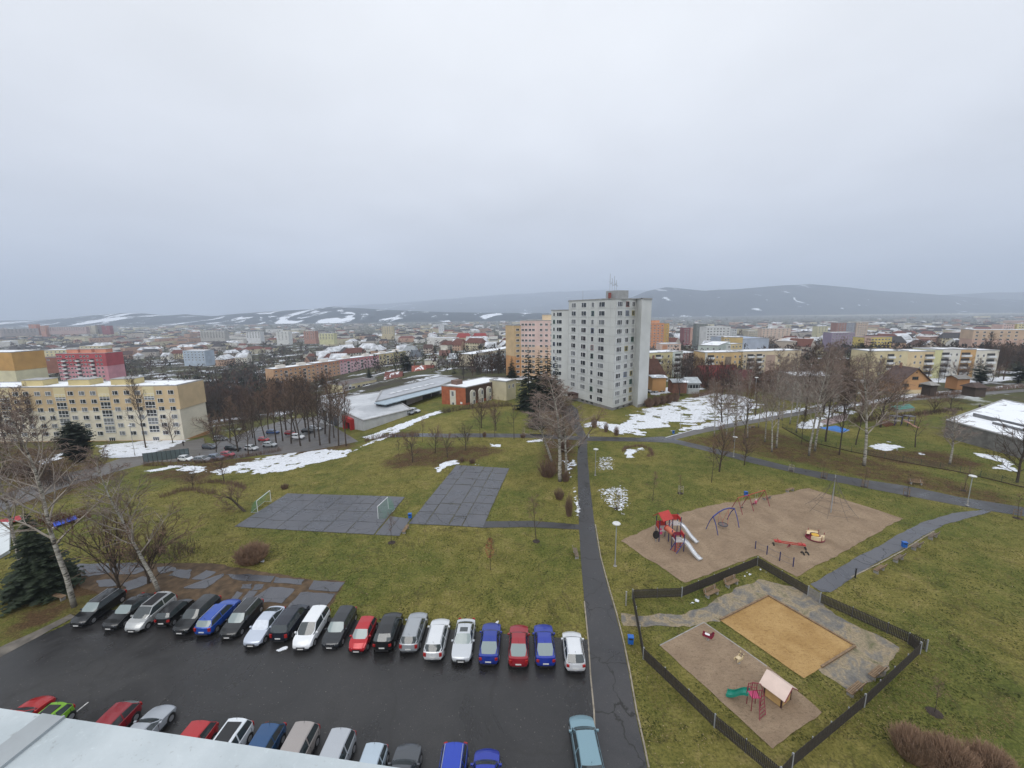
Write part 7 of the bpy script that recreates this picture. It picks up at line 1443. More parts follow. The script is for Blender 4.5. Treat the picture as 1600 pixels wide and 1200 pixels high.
# ------------------------------------------------------------------ play equipment
P_RED = mat('play_red', (.42, .035, .03), .45, .12, 2); P_BLUE = mat('play_blue', (.035, .045, .20), .45, .12, 2); P_NAVY = mat('play_navy', (.02, .022, .10), .5, .1, 2); P_STEEL = mat('slide_steel', (.62, .63, .65), .25, .08, 2, metal=.5); P_DECK = mat('play_deck', (.42, .40, .39), .7, .15, 3)
P_PINK = mat('play_pink', (.50, .06, .16), .5, .1, 2); P_ORANGE = mat('tunnel_orange', (.50, .15, .09), .5, .15, 2); P_CREAM = mat('play_cream', (.62, .50, .32), .6, .1, 2); P_TEAL = mat('slide_teal', (.015, .22, .16), .35, .15, 2); P_YEL = mat('play_yellow', (.62, .36, .04), .5, .1, 2); P_DRED = mat('play_dark_red', (.22, .02, .045), .5, .1, 2)
def ob(mb, name, m, r, smooth=False): return mb.build(name, m, r, smooth=smooth)
def slide_mb(top, end, w=.5, n=14, wav=.28):
    top, end = Vector(top), Vector(end); d = end - top; d2 = Vector((d.x, d.y, 0)); nn = Vector((-d2.y, d2.x, 0)).normalized(); b = MB(); P = []
    for i in range(n + 1):
        t = i / n; z = top.z + (end.z - top.z) * (t ** .9 if t < .9 else 1) + wav * math.sin(t * 2 * math.pi) * .5 * (1 if t < .95 else 0); P.append(top + Vector((d.x * t, d.y * t, z - top.z)))
    for i in range(n):
        a, c = P[i], P[i + 1]; U = Vector((0, 0, .16))
        for q in ([a - nn * w / 2, c - nn * w / 2, c + nn * w / 2, a + nn * w / 2], [a + nn * w / 2, c + nn * w / 2, c + nn * (w / 2 + .03) + U, a + nn * (w / 2 + .03) + U], [a - nn * (w / 2 + .03) + U, c - nn * (w / 2 + .03) + U, c - nn * w / 2, a - nn * w / 2],
                  [a + nn * (w / 2 + .03) + U, c + nn * (w / 2 + .03) + U, c + nn * (w / 2 + .06) - U * .3, a + nn * (w / 2 + .06) - U * .3], [a - nn * (w / 2 + .06) - U * .3, c - nn * (w / 2 + .06) - U * .3, c - nn * (w / 2 + .03) + U, a - nn * (w / 2 + .03) + U]): b.add(q, [(0, 1, 2, 3)])
    return b
def play_tower():
    O = G(1041, 845); r = empty('play_tower', O, 0, 'red and blue climbing tower with two steel slides, tunnel and red gable roof', 'climbing frame'); L = lambda x, y: Vector((*(V2(G(x, y)) - V2(O)), 0))
    def post(p, z1, z0=0, m=P_NAVY, w=.055): b = MB(); b.tube([(p.x, p.y, z0 - .1), (p.x, p.y, z1)], w, 6); ob(b, 'post', m, r)
    # roofed deck
    c1 = Vector((-.45, .35, 0)); s = .62
    for a in (-1, 1):
        for q in (-1, 1): post(c1 + Vector((a * s, q * s, 0)), 3.1)
    b = MB(); b.box((c1.x, c1.y, 1.55), (1.3, 1.3, .08)); ob(b, 'deck', P_DECK, r)
    b = MB(); e = .9; zt = 3.15; zr = 3.95
    for q in (-1, 1):
        A = [(c1.x - e, c1.y + q * e, zt), (c1.x + e, c1.y + q * e, zt), (c1.x + e, c1.y, zr), (c1.x - e, c1.y, zr)]; Vs = [Matrix.Rotation(math.pi / 2 * 0 + .45, 3, 'Z') @ (Vector(p) - c1) + c1 for p in A]; Vs = [Vector((p.x, p.y, A[i][2])) for i, p in enumerate(Vs)]
        b.add(Vs + [p + Vector((0, 0, .06)) for p in Vs], [(0, 1, 2, 3), (7, 6, 5, 4), (0, 4, 5, 1), (1, 5, 6, 2), (0, 3, 7, 4)])
    ob(b, 'roof', P_RED, r)
    b = MB(); b.box((c1.x - s, c1.y, 2.0), (.04, 1.2, .75)); ob(b, 'side_panel', P_RED, r); b = MB(); b.box((c1.x, c1.y + s, 2.0), (1.2, .04, .7)); ob(b, 'side_panel', P_RED, r)
    # low deck with short slide
    c2 = L(1061, 862) + Vector((0, .5, 0)); s2 = .55
    for a in (-1, 1):
        for q in (-1, 1): post(c2 + Vector((a * s2, q * s2, 0)), 2.35)
    b = MB(); b.box((c2.x, c2.y, 1.35), (1.15, 1.15, .08)); ob(b, 'deck', P_DECK, r)
    for a, q in ((-1, 0), (0, 1)): b = MB(); b.box((c2.x + a * s2, c2.y + q * s2, 1.85), (.05 if a else 1.0, .05 if q else 1.0, .5)); ob(b, 'side_panel', P_DRED, r)
    b = MB(); b.box((c2.x + s2, c2.y + .1, 2.1), (.1, 1.0, .5)); ob(b, 'slide_gate', P_RED, r)
    # back deck with long slide, bridge
    c3 = L(1059, 845) + Vector((.1, 1.4, 0))
    for a in (-1, 1):
        for q in (-1, 1): post(c3 + Vector((a * s2, q * s2, 0)), 2.9)
    b = MB(); b.box((c3.x, c3.y, 1.75), (1.15, 1.15, .08)); ob(b, 'deck', P_DECK, r)
    b = MB(); b.box((c3.x, c3.y + s2, 2.35), (1.05, .05, .8)); ob(b, 'side_panel', P_RED, r); b = MB(); b.box((c3.x + s2, c3.y, 2.45), (.1, 1.1, .5)); ob(b, 'slide_gate', P_RED, r)
    a, c = c1 + Vector((s, .2, 0)), c3 - Vector((s2, 0, 0))
    for sy in (-.45, .45):
        for z in (1.75, 2.35): b = MB(); b.tube([a + Vector((0, sy, z - .1)), c + Vector((0, sy, z + .1))], .03, 5); ob(b, 'bridge_rail', P_RED, r)
    b = MB(); a2 = a + Vector((0, 0, 1.55)); c2_ = c + Vector((0, 0, 1.72))
    for i in range(7): p = a2.lerp(c2_, (i + .5) / 7); b.box(tuple(p), (.16, .8, .05))
    ob(b, 'bridge_deck', P_DECK, r)
    # tunnel
    b = MB(); p, q = c1 + Vector((.35, -.5, 1.95)), c2 + Vector((-.3, .45, 1.80)); b.tube([p, p.lerp(q, .5), q], .36, 14, 0, False); ob(b, 'tunnel', P_ORANGE, r, True)
    b = MB(); b.tube([p - (q - p) * .02, p + (q - p) * .05], .42, 14); ob(b, 'tunnel_ring', P_RED, r)
    # slides
    e1 = L(1090, 850); e2 = L(1095, 877)
    ob(slide_mb((c3.x + s2, c3.y - .1, 1.85), (e1.x, e1.y, .22)), 'slide', P_STEEL, r); ob(slide_mb((c2.x + s2, c2.y, 1.45), (e2.x, e2.y, .22)), 'slide', P_STEEL, r)
    # ladder legs in front
    f0 = L(1047, 859.5); f1 = L(1056.5, 865.5)
    for f, t in ((f0, c2 + Vector((-s2, -s2, 1.4))), (f1, c2 + Vector((s2, -s2, 1.4)))): b = MB(); b.tube([f, t], .05, 5); ob(b, 'ladder_post', P_BLUE, r)
    for i in range(5): t = (i + .7) / 5.4; b = MB(); b.tube([f0.lerp(c2 + Vector((-s2, -s2, 1.4)), t), f1.lerp(c2 + Vector((s2, -s2, 1.4)), t)], .03, 4); ob(b, 'rung', P_RED, r)
    for i in range(4): b = MB(); b.lathe([(.02, 0), (.09, .06), (.02, .12)], (c2.x - s2 + .1, c2.y - s2 - .12, .3 + i * .28), 6); ob(b, 'climbing_knob', P_RED, r)
    # black oval panel
    d0 = L(1024.5, 847) ; b = MB(); b.tube([(d0.x, d0.y, .1), (d0.x, d0.y, .6)], .05, 5); ob(b, 'panel_post', M_METAL, r)
    b = MB(); n = 16; b.add([(d0.x + .42 * math.cos(t) , d0.y - .05, 1.05 + .58 * math.sin(t)) for t in np.linspace(0, 2 * math.pi, n, False)] + [(d0.x + .42 * math.cos(t), d0.y + .05, 1.05 + .58 * math.sin(t)) for t in np.linspace(0, 2 * math.pi, n, False)], [tuple(range(n - 1, -1, -1)), tuple(range(n, 2 * n))] + [(i, (i + 1) % n, n + (i + 1) % n, n + i) for i in range(n)]); ob(b, 'oval_panel', M_BLK, r)
    b = MB(); b.box((d0.x + .62, d0.y + .1, 1.3), (.4, .12, .45)); b.box((d0.x + .6, d0.y + .1, 1.75), (.25, .1, .25)); ob(b, 'pink_panel', P_PINK, r)
play_tower()
def basket_swing():
    A, B, C, D = G(1103, 827), G(1122, 837), G(1155, 825), G(1136, 812); O = (A + B + C + D) / 4; O.z = h(O.x, O.y); r = empty('basket_swing', O, 0, 'blue arched frame with a round net basket swing', 'swing'); Hh = 2.5
    pb = (A + B) / 2 - O; pf = (C + D) / 2 - O; pb.z = pf.z = Hh * .93; m = (pb + pf) / 2; m.z = Hh * 1.12
    b = MB(); b.tube([pb, pb.lerp(m, .55) + Vector((0, 0, .12)), m, m.lerp(pf, .45) + Vector((0, 0, .12)), pf], .09, 8); ob(b, 'top_beam', P_BLUE, r)
    for q, t in ((A, pb), (B, pb), (C, pf), (D, pf)):
        q = q - O; q.z = 0; mid = q.lerp(t, .55) + (q - t).normalized() * 0 + Vector((0, 0, .28)); b = MB(); b.tube([q, q.lerp(t, .28) + Vector((0, 0, .2)), mid, t], [.05, .055, .06, .07], 6); ob(b, 'leg', P_BLUE, r)
    c = Vector((0, 0, .55)); b = MB(); b.tube([c + Vector((.6 * math.cos(t), .6 * math.sin(t), 0)) for t in np.linspace(0, 2 * math.pi, 21)], .05, 6); ob(b, 'basket_ring', mat('rope_dark', (.05, .05, .07), .8, .1), r)
    b = MB()
    for i in range(-5, 6): x = i * .11; w = math.sqrt(max(0, .36 - x * x)); b.tube([c + Vector((x, -w, 0)), c + Vector((x, 0, -.1)), c + Vector((x, w, 0))], .016, 3, 0, False); b.tube([c + Vector((-w, x, 0)), c + Vector((0, x, -.1)), c + Vector((w, x, 0))], .016, 3, 0, False)
    ob(b, 'net', mat('rope_grey', (.12, .12, .15), .8, .1), r)
    for t in (pb.lerp(m, .55), pf.lerp(m, .55)):
        for s in (-1, 1): b = MB(); dd = (t - m); dd.z = 0; dd.normalize(); nrm = Vector((-dd.y, dd.x, 0)); b.tube([t, c + dd * .42 + nrm * s * .42], .015, 4); ob(b, 'hanging_rope', P_RED, r)
basket_swing()
def swing_frame():
    A = G(1152, 800); B = G(1192, 788); O = (A + B) / 2; O.z = h(O.x, O.y); ang = math.atan2(B.y - A.y, B.x - A.x); W_ = (B - A).length * 1.05; r = empty('swing_set', O, ang, 'red A frame swing set with two bays', 'swing'); Hh = 2.3
    b = MB(); b.tube([(-W_ / 2, 0, Hh), (W_ / 2, 0, Hh)], .05, 6); ob(b, 'top_beam', P_RED, r)
    for x in (-W_ / 2, -.1 * W_, W_ / 2):
        for s in (-1, 1): b = MB(); b.tube([(x, 0, Hh), (x, s * 1.0, 0)], .045, 6); ob(b, 'leg', P_DRED, r)
    for x in (-.3 * W_, .2 * W_):
        for s in (-1, 1): b = MB(); b.tube([(x + s * .22, 0, Hh), (x + s * .22, .1, .5)], .012, 4); ob(b, 'chain', M_METAL, r)
        b = MB(); b.box((x, .1, .48), (.48, .2, .05)); ob(b, 'seat', M_BLK, r)
    return O, ang, W_
SW = swing_frame()
def figure(loc, rz, label, coat, trousers, pose='walk', Ht=1.72, hairc=(.06, .04, .03), hood=None):
    s = Ht / 1.72; r = empty('person', loc, rz, label, 'person'); r.scale = (s, s, s)
    if pose == 'walk':
        J = dict(pel=(0, 0, .92), ch=(0, .02, 1.25), nk=(0, .02, 1.45), hd=(0, .03, 1.60), kl=(-.10, .12, .50), al=(-.10, .22, .07), tl=(-.10, .34, .04), kr=(.10, -.05, .50), ar=(.10, -.28, .10), tr=(.10, -.18, .03), el=(-.26, -.06, 1.12), wl=(-.27, -.02, .88), hl=(-.27, .03, .80), er=(.26, .08, 1.12), wr=(.27, .16, .90), hr=(.27, .20, .82), sl=(-.18, 0, 1.40), sr=(.18, 0, 1.40), pl=(-.09, 0, .88), pr=(.09, 0, .88))
    else:
        J = dict(pel=(0, 0, .56), ch=(0, .05, .90), nk=(0, .04, 1.10), hd=(0, .05, 1.26), kl=(-.10, .38, .58), al=(-.10, .52, .22), tl=(-.10, .62, .20), kr=(.10, .38, .58), ar=(.10, .52, .22), tr=(.10, .62, .20), el=(-.26, .10, .92), wl=(-.24, .08, 1.12), hl=(-.22, .06, 1.20), er=(.26, .10, .92), wr=(.24, .08, 1.12), hr=(.22, .06, 1.20), sl=(-.18, .03, 1.05), sr=(.18, .03, 1.05), pl=(-.09, .05, .56), pr=(.09, .05, .56))
    def skin(nm, chain, rad, m):
        names = list(rad); idx = {n: i for i, n in enumerate(names)}; bm = bmesh.new(); ly = bm.verts.layers.skin.verify(); vs = []
        for n in names: v = bm.verts.new(J[n]); v[ly].radius = (rad[n], rad[n]); vs.append(v)
        vs[0][ly].use_root = True
        for a, c in chain: bm.edges.new((vs[idx[a]], vs[idx[c]]))
        me = bpy.data.meshes.new(nm); bm.to_mesh(me); bm.free(); me.materials.append(m); o = put(nm, me, r); md = o.modifiers.new('skin', 'SKIN'); md.use_smooth_shade = True; s2 = o.modifiers.new('sub', 'SUBSURF'); s2.levels = s2.render_levels = 1; return o
    sk = mat('skin', (.48, .28, .2), .6, .05)
    skin('body', [('pel', 'ch'), ('ch', 'nk'), ('nk', 'hd'), ('ch', 'sl'), ('ch', 'sr'), ('sl', 'el'), ('el', 'wl'), ('wl', 'hl'), ('sr', 'er'), ('er', 'wr'), ('wr', 'hr'), ('pel', 'pl'), ('pel', 'pr'), ('pl', 'kl'), ('kl', 'al'), ('al', 'tl'), ('pr', 'kr'), ('kr', 'ar'), ('ar', 'tr')], dict(pel=.12, ch=.13, nk=.055, hd=.10, sl=.06, sr=.06, el=.045, er=.045, wl=.035, wr=.035, hl=.04, hr=.04, pl=.09, pr=.09, kl=.06, kr=.06, al=.04, ar=.04, tl=.04, tr=.04), sk)
    skin('jacket', [('pel', 'ch'), ('ch', 'sl'), ('ch', 'sr'), ('sl', 'el'), ('el', 'wl'), ('sr', 'er'), ('er', 'wr'), ('ch', 'nk')], dict(pel=.17, ch=.175, sl=.09, sr=.09, el=.07, er=.07, wl=.06, wr=.06, nk=.08), coat)
    skin('trousers', [('pel', 'pl'), ('pel', 'pr'), ('pl', 'kl'), ('kl', 'al'), ('pr', 'kr'), ('kr', 'ar')], dict(pel=.14, pl=.11, pr=.11, kl=.085, kr=.085, al=.065, ar=.065), trousers)
    b = MB(); c = Vector(J['hd']) + Vector((0, -.015, .035)); b.lathe([(.01, .115), (.07, .095), (.105, .05), (.112, 0), (.105, -.05)], tuple(c), 12); b.build('hair' if hood is None else 'hat', mat('hair_dark', hairc, .8, 0) if hood is None else hood, r, smooth=True)
    for q in (-1, 1): b = MB(); t = Vector(J['tl' if q < 0 else 'tr']); b.box((t.x, t.y - .05, t.z + .01), (.10, .26, .10)); b.build('shoe', M_BLK, r)
figure(G(313, 719), -1.2, 'person in dark clothes walking along the supermarket road', mat('coat_black', (.02, .02, .022), .9, 0), mat('trousers_dark', (.03, .03, .035), .9, 0))
figure(G(287, 697), .6, 'small dark figure walking beside the end of the yellow block', mat('coat_black', (.02, .02, .022), .9, 0), mat('trousers_dark', (.03, .03, .035), .9, 0))
_o, _a, _w = SW
figure(_o + Vector((math.cos(_a) * .2 * _w, math.sin(_a) * .2 * _w, .02)), _a, 'child in a pink jacket and white hat sitting on the red swing', mat('coat_pink', (.55, .10, .18), .8, .1), mat('trousers_pink', (.40, .08, .14), .8, 0), 'sit', 1.45, hood=mat('hat_white', (.6, .55, .55), .8, 0))
figure(G(1530, 640 + 0), 1.4, 'person standing beside the nursery roof at the far lawn', mat('coat_navy', (.03, .035, .06), .9, 0), mat('trousers_dark', (.03, .03, .035), .9, 0))
def roundabout():
    O = G(1273, 842); r = empty('roundabout', O, .3, 'cream and orange round merry go round with red posts', 'merry go round'); b = MB(); b.lathe([(.0, .10), (1.05, .10), (1.1, .14), (1.1, .22), (0, .24)], (0, 0, 0), 24); ob(b, 'platform', mat('platform_red', (.20, .03, .05), .6, .1), r)
    for a0, a1, m in ((.3, 2.6, P_CREAM), (3.3, 5.8, P_CREAM)):
        b = MB(); t = np.linspace(a0, a1, 10); b.add([(1.02 * math.cos(q), 1.02 * math.sin(q), z) for q in t for z in (.24, .75)], [(2 * i, 2 * i + 2, 2 * i + 3, 2 * i + 1) for i in range(9)]); b.add([(rr * math.cos(q), rr * math.sin(q), .62) for q in t for rr in (.60, 1.02)], [(2 * i, 2 * i + 2, 2 * i + 3, 2 * i + 1) for i in range(9)]); ob(b, 'bench_ring', m, r)
    b = MB(); b.lathe([(.0, .62), (.42, .62), (.44, .58), (.06, .56), (.06, .2)], (0, 0, 0), 18); ob(b, 'turning_table', P_YEL, r)
    for q in (.3, 1.45, 2.6, 3.3, 4.5, 5.8): b = MB(); b.tube([(1.05 * math.cos(q), 1.05 * math.sin(q), .1), (1.05 * math.cos(q), 1.05 * math.sin(q), .98)], .04, 5); ob(b, 'post', P_DRED, r)
roundabout()
def seesaw():
    O = G(1233, 855); r = empty('seesaw', O, -.33, 'red four seat seesaw with half buried tyres', 'seesaw'); b = MB(); b.tube([(0, 0, -.1), (0, 0, .5)], .06, 6); b.tube([(-.3, -.25, 0), (0, 0, .5)], .035, 5); b.tube([(.3, .25, 0), (0, 0, .5)], .035, 5); ob(b, 'stand', P_DRED, r)
    for y in (-.18, .18): b = MB(); b.box((0, y, .58), (3.4, .08, .09)); ob(b, 'beam', P_RED, r)
    for x in (-1.55, -1.1, 1.1, 1.55): b = MB(); b.box((x, 0, .66), (.34, .5, .05)); ob(b, 'seat', P_RED, r)
    for x in (-1.3, 1.3): b = MB(); b.tube([(x, -.26, .64), (x, -.26, .88), (x, .26, .88), (x, .26, .64)], .022, 4); ob(b, 'handle', P_RED, r)
    for x in (-1.75, 1.75):
        b = MB(); b.tube([(x + .0, .28 * math.cos(t), .28 * math.sin(t) - .02) for t in np.linspace(0, math.pi, 9)], .08, 7); ob(b, 'tyre', M_TYRE, r)
seesaw()
b = MB(); g_ = G(1254, 866)
for t0 in (0, .55): b.tube([(t0, .3 * math.cos(t), .3 * math.sin(t) - .03) for t in np.linspace(0, math.pi, 9)], .085, 7)
tag(b.build('buried_tyres', M_TYRE, None, g_), 'pair of black half buried tyres by the seesaw', 'tyres')
def balance():
    pts = [G(1180, 858), G(1198, 867), G(1218, 877), G(1239, 886)]; O = pts[0]; r = empty('balance_ropes', O, 0, 'row of four navy posts joined by slack ropes', 'balance ropes')
    for p in pts: b = MB(); b.tube([(p - O), (p - O) + Vector((0, 0, 1.25 if p is not pts[0] else 1.1))], .06, 7); ob(b, 'post', P_NAVY, r)
    for p, q in zip(pts[:-1], pts[1:]):
        for z in (1.1, .35): b = MB(); b.tube([(p - O).lerp(q - O, t) + Vector((0, 0, z - .5 * t * (1 - t))) for t in (0, .25, .5, .75, 1)], .014, 4); ob(b, 'rope', mat('rope_grey', (.12, .12, .15), .8, .1), r)
balance()
def rope_tree():
    g, Ht = TB(1298, 801, 742); r = empty('climbing_pole', g, 0, 'tall grey climbing mast with a wide net of thin ropes', 'climbing mast'); b = MB(); b.tube([(0, 0, 0), (0, 0, Ht)], [.075, .05], 7); ob(b, 'pole', M_METAL, r); b = MB()
    for i in range(8):
        a = i * .785; R1 = 3.2; top = Vector((0, 0, Ht * .93)); e = Vector((R1 * math.cos(a), R1 * math.sin(a), .25)); b.tube([top.lerp(e, t) - Vector((0, 0, .6 * math.sin(math.pi * t))) for t in np.linspace(0, 1, 6)], .022, 3, 0, False)
        a2 = a + .785
        for t in (.3, .5, .7, .88): f = lambda a_: top.lerp(Vector((R1 * math.cos(a_), R1 * math.sin(a_), .25)), t) - Vector((0, 0, .6 * math.sin(math.pi * t))); b.tube([f(a), f(a2)], .018, 3, 0, False)
    ob(b, 'rope_net', mat('rope_brown', (.12, .10, .09), .8, .1), r)
rope_tree()
def playhouse():
    A, B, C = G(1220, 1107), G(1195, 1088), G(1237, 1096); O = A; v = V2(B) - V2(A); u = V2(C) - V2(A); ang = math.atan2(v.y, v.x); Lh = v.length * 1.04; Wh = min(u.length, 1.35); r = empty('playhouse', O, ang, 'small wooden playhouse with pale pinkish gable roof and yellow walls', 'playhouse')
    side = 1 if (Vector((-math.sin(ang), math.cos(ang))).dot(u) > 0) else -1; hw_, rh = 1.15, .62; dk = mat('playhouse_post', (.055, .022, .022), .7, .1); wl = mat('playhouse_wall', (.52, .34, .14), .75, .12, 2); rf_ = mat('playhouse_roof', (.66, .52, .45), .6, .08, 1.5)
    for x in (0, Lh):
        for y in (0, side * Wh): b = MB(); b.box((x, y, .62), (.10, .10, 1.26)); ob(b, 'corner_post', dk, r)
    for y in (0, side * Wh): b = MB(); b.box((Lh / 2, y, .62), (Lh - .1, .05, 1.02)); ob(b, 'side_wall', wl, r)
    for x in (0, Lh):
        b = MB(); y0 = .05 * side; y1 = side * (Wh - .05); ym = side * Wh / 2; T_ = .03
        b.box((x, ym, .42), (.05, Wh - .1, .62)); vs = [(x - T_, y0, 1.0), (x - T_, y1, 1.0), (x - T_, ym, hw_ + rh - .1), (x + T_, y0, 1.0), (x + T_, y1, 1.0), (x + T_, ym, hw_ + rh - .1)]; b.add(vs, [(0, 1, 2), (5, 4, 3), (0, 3, 4, 1), (1, 4, 5, 2), (2, 5, 3, 0)]); ob(b, 'end_wall', wl, r)
        b = MB(); b.box((x, ym, .86), (.03, .5, .26)); ob(b, 'opening', M_BLK, r)
    b = MB(); e = .32
    for s in (-1, 1):
        ye = side * Wh / 2 + s * (Wh / 2 + e); ym = side * Wh / 2; ze = hw_ - .12; A4 = [(-e, ye, ze), (Lh + e, ye, ze), (Lh + e, ym, hw_ + rh), (-e, ym, hw_ + rh)]; b.add(A4 + [(p[0], p[1], p[2] + .05) for p in A4], [(0, 1, 2, 3), (7, 6, 5, 4), (0, 4, 5, 1), (1, 5, 6, 2), (0, 3, 7, 4)])
    ob(b, 'roof', rf_, r)
    b = MB(); ym = side * Wh / 2
    for s in (-1, 1): b.tube([(-e - .02, ym + s * (Wh / 2 + e), hw_ - .14), (-e - .02, ym, hw_ + rh - .02)], .035, 4)
    ob(b, 'barge_board', mat('barge_red', (.18, .025, .03), .6, .1), r)
playhouse()
def toddler_slide():
    O = G(1176, 1108); r = empty('toddler_slide', O, 0, 'small green slide with red ladder and railings', 'slide'); L = lambda x, y: Vector((*(V2(G(x, y)) - V2(O)), 0))
    top = L(1174, 1106) + Vector((0, .0, 1.25)); lad0, lad1 = L(1187, 1127), L(1199, 1116); e = L(1135, 1086)
    ob(slide_mb((top.x - .2, top.y + .15, 1.2), (e.x, e.y, .25), .55, 14, .25), 'slide', P_TEAL, r)
    b = MB(); b.box((top.x + .1, top.y, 1.18), (.65, .6, .05)); ob(b, 'deck', P_PINK, r)
    dd = (lad1 - lad0); dd.normalize(); t0 = Vector((top.x + .35, top.y - .25, 1.2)); t1 = t0 + dd * .62
    for a, c in ((lad0, t0), (lad1 - dd * .25, t1)): b = MB(); b.tube([a, c, c + Vector((-.25, .1, .75)), c + Vector((-.75, .3, .7)), c + Vector((-.8, .3, 0))], .028, 5); ob(b, 'handrail', P_DRED, r)
    for i in range(6): t = (i + .6) / 6; b = MB(); b.tube([lad0.lerp(t0, t), (lad1 - dd * .25).lerp(t1, t)], .026, 4); ob(b, 'rung', P_DRED, r)
    for a, c in ((-.2, .3), (.45, .3), (-.2, -.3), (.45, -.3)): b = MB(); b.tube([(top.x + a, top.y + c, 0), (top.x + a, top.y + c, 1.9)], .03, 5); ob(b, 'post', P_DRED, r)
    b = MB()
    for c in (-.3, .3):
        for i in range(5): b.tube([(top.x - .2 + i * .16, top.y + c, 1.2), (top.x - .2 + i * .16, top.y + c, 1.85)], .014, 4)
        b.tube([(top.x - .2, top.y + c, 1.88), (top.x + .45, top.y + c, 1.88)], .022, 4)
    ob(b, 'railing', P_DRED, r)
toddler_slide()
def spring_rider(px, py, label, m1, m2, ang):
    O = G(px, py); r = empty('spring_rider', O, ang, label, 'spring rider'); b = MB(); b.tube([(.10 * math.cos(t), .10 * math.sin(t), .02 + t * .018) for t in np.linspace(0, 18, 50)], .016, 4); ob(b, 'spring', M_METAL, r); b = MB(); b.box((0, 0, .37), (.22, .22, .04)); ob(b, 'plate', M_METAL, r)
    for s in (-1, 1):
        b = MB(); pr = [(-.45, .42), (.30, .40), (.42, .62), (.50, .90), (.38, 1.0), (.26, .80), (.12, .66), (-.20, .64), (-.42, .74), (-.50, .60)]; n = len(pr); b.add([(x, s * .14, z) for x, z in pr] + [(x, s * .17, z) for x, z in pr], [tuple(range(n)), tuple(range(2 * n - 1, n - 1, -1))] + [(i, i + n, (i + 1) % n + n, (i + 1) % n) for i in range(n)]); ob(b, 'side_board', m1, r)
    b = MB(); b.box((-.08, 0, .62), (.4, .26, .05)); ob(b, 'seat', m2, r); b = MB(); b.tube([(.28, -.26, .84), (.28, .26, .84)], .02, 5); ob(b, 'handle', M_BLK, r)
spring_rider(1106, 1001, 'dark red spring rider with white seat in the fenced gravel', P_DRED, M_WHITE, -.6); spring_rider(1154, 1037, 'pale yellow spring rider on a grey spring', mat('rider_pale', (.62, .50, .30), .6, .1), P_CREAM, .5)
# nursery garden things
def nursery():
    def sheet(nm, pts, z, th, m, label, cat):
        w = GP(*pts); c = Vector((sum(p[0] for p in w) / len(w), sum(p[1] for p in w) / len(w))); z0 = h(c.x, c.y); b = MB(); b.prism([(p[0] - c.x, p[1] - c.y) for p in w], z, z + th); r = empty(nm, (c.x, c.y, z0), 0, label, cat); b.build('cover', m, r); b = MB(); q = [(p[0] - c.x, p[1] - c.y) for p in w]; q = [(x * 1.06, y * 1.06) for x, y in q]; b.prism(q, -.4, z); b.build('base', M_CONC, r); return r
    sheet('paddling_pool', [(1280, 670), (1306, 667), (1327, 673), (1316, 677)], .22, .05, mat('pool_blue', (.03, .18, .55), .3, .3, .8), 'rectangular bright blue pool with pale rim in the nursery garden', 'pool')
    sheet('pool_terrace', [(1275, 662), (1300, 652), (1325, 648), (1322, 657), (1285, 667)], .12, .04, mat('terrace_mosaic', (.26, .20, .20), .8, .8, 1.2), 'colourful paved terrace with snow remains behind the blue pool', 'terrace')
    sheet('green_canopy', [(1391, 640), (1420, 637), (1428, 642), (1402, 645)], 1.0, .12, mat('canopy_green', (.05, .22, .18), .6, .2, 1), 'flat dark green covered sandpit roof in the nursery garden', 'canopy')
    O = G(1410, 664); r = empty('nursery_climber', O, 0, 'dark grey nursery play frame with a small slide', 'climbing frame')
    for x in (-3, -1.2, .6, 2.4):
        for y in (-.8, .8): b = MB(); b.tube([(x, y, 0), (x, y, 2.4)], .08, 5); ob(b, 'post', P_NAVY, r)
    for x in (-2.1, 1.5): b = MB(); b.box((x, 0, 1.3), (1.7, 1.5, .1)); ob(b, 'deck', P_DECK, r); b = MB(); b.box((x, 0, 2.5), (2, 1.9, .12)); ob(b, 'roof', mat('frame_roof', (.12, .13, .16), .7, .2), r)
    ob(slide_mb((-.6, -.8, 1.4), (1.2, -3.4, .2)), 'slide', mat('slide_pale', (.5, .3, .25), .5, .1), r)
    O = G(1385, 665); r = empty('beam_climber', O, .4, 'reddish wooden beam climbing structure in the nursery garden', 'climbing frame')
    for i in range(5): b = MB(); b.tube([(-2 + i, -1, .2), (-1.4 + i * .9, 1.2, .9)], .14, 5); ob(b, 'beam', mat('beam_red', (.16, .05, .035), .8, .2), r)
nursery()
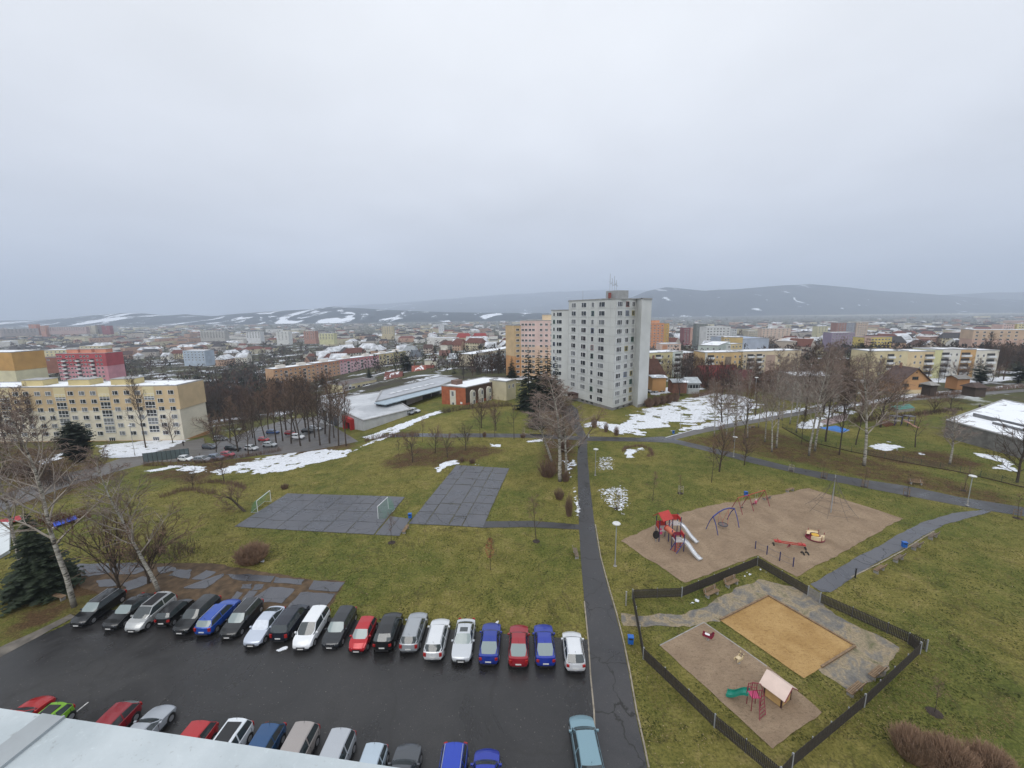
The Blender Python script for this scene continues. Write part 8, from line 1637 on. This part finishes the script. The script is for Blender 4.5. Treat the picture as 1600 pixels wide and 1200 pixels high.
# glass walled shelter by the road, canopies and kiosk at the photo edge
def shelter():
    A, B = G(225, 724), G(297, 719); W_ = (V2(B) - V2(A)).length; ang = math.atan2(B.y - A.y, B.x - A.x); r = empty('glass_fence', A, ang, 'long grey screen fence of glass like panels beside the road', 'screen fence'); n = 10; Hh = 2.6
    for i in range(n + 1): b = MB(); b.tube([(W_ * i / n, 0, 0), (W_ * i / n, 0, Hh)], .05, 5); ob(b, 'post', M_BLK, r)
    for i in range(n): b = MB(); b.box((W_ * (i + .5) / n, 0, Hh / 2 + .1), (W_ / n - .12, .04, Hh - .3)); ob(b, 'panel', mat('screen_glass', (.10, .13, .14), .3, .1, 1), r)
shelter()
def left_edge_things():
    gP = lambda x, y: V2(G(x, y)); w = [gP(-30, 826), gP(18, 826), gP(16, 864), gP(-30, 890)]
    c = w[1]; r = empty('flat_garage', (c.x, c.y, h(c.x, c.y)), 0, 'white flat topped container at the photo edge beyond the spruce', 'container'); b = MB(); b.prism([tuple(p - c) for p in w], -.5, 1.0); ob(b, 'body', mat('container_white', (.50, .53, .54), .7, .15, .5), r)
    b = MB(); b.prism([tuple((p - c) * 1.02) for p in w], 1.0, 1.06); ob(b, 'roof', mat('container_roof', (.58, .62, .63), .6, .1, .5), r)
    for nm, pts, hx, lab, z in (('canopy', [(-20, 818), (30, 806), (34, 812), (-20, 828)], 'a02c34', 'red sloping canopy roof over the stalls at the photo edge', 2.0), ('canopy', [(82, 817), (118, 806), (121, 811), (84, 824)], '3452b8', 'blue narrow canopy roof beside the brick red hedge', 2.0)):
        w = [V2(PH(x, y, z - 2.5)) for x, y in pts]; c = w[0]; z0 = h(c.x, c.y); r = empty('stall_canopy', (c.x, c.y, z0), 0, lab, 'canopy'); b = MB(); b.prism([tuple(p - c) for p in w], z - 2.5 - z0, z - 2.42 - z0); ob(b, 'roof', mat('canopy_' + hx, lin(hx), .6, .2, 1), r)
        for p in w: q = p - c; b = MB(); b.box((q.x * .97, q.y * .97, (z - 2.5 - z0) / 2), (.5, .4, z - 2.5 - z0)); ob(b, 'pillar', mat('pillar_pale', (.4, .36, .33), .8, .2), r)
left_edge_things()
# ------------------------------------------------------------------ the building we look from: roof ledge and wall
def ledge():
    zl = CZ - 1.15; A = PH(0, 1106.5, zl); B = PH(100, 1112, zl); C = PH(612, 1198, zl); a, c = V2(A), V2(C); d = (c - a).normalized(); n = Vector((d.y, -d.x)); 
    if n.y > 0: n = -n
    a0 = a - d * 2.5; c0 = c + d * 3.0; m, nt, N, L, b = nmat('ledge_sheet'); P = N('ShaderNodeTexCoord').outputs['Object']; n1 = noise(N, L, P, 3, 6, .6); n2 = noise(N, L, P, 38, 4, .75)
    cc = ramp(N, L, n1, [(.35, (.40, .45, .47)), (.65, (.53, .58, .60))]); cc = mixc(N, L, ramp(N, L, n2, [(.62, BW(0)), (.74, BW(.6))]), cc, (.22, .22, .21)); cc = mixc(N, L, ramp(N, L, n2, [(.30, BW(.35)), (.42, BW(0))]), cc, (.6, .66, .68)); L(cc, b.inputs['Base Color']); b.inputs['Roughness'].default_value = .55; bumpn(N, L, b, n2, .3, .004)
    r = empty('apartment_house', (a0.x, a0.y, 0), 0, 'building with pale blue grey sheet metal ledge seen from above in the corner', 'apartment house'); Ln = (c0 - a0).length; ang = math.atan2(d.y, d.x); sgn = 1 if Vector((-d.y, d.x)).dot(n) > 0 else -1
    seam = (V2(PH(92, 1112, zl)) - a0).dot(d); cuts = [0, seam, seam + 2.2, Ln]
    for i in range(3):
        x0, x1 = cuts[i], cuts[i + 1]; q = MB(); q.box(((x0 + x1) / 2, sgn * .55, zl - .015), (x1 - x0 - .004, 1.1, .03)); q.box(((x0 + x1) / 2, sgn * .012, zl - .09), (x1 - x0 - .004, .02, .12)); q.build('ledge_sheet', m, r, (0, 0, 0), ang)
    q = MB(); q.box((seam, sgn * .55, zl + .002), (.075, 1.1, .006)); q.box((seam + .04, sgn * .55, zl + .004), (.006, 1.1, .010)); o = q.build('seam_strip', mat('seam_metal', (.34, .37, .385), .5, .15, 6), r, (0, 0, 0), ang)
    q = MB(); q.box((Ln / 2, sgn * .80, (zl - .05) / 2), (Ln, 1.4, zl - .05)); q.build('wall', wallmat('own_wall', 'c9c6bd'), r, (0, 0, 0), ang)
ledge()
bpy.context.view_layer.update()
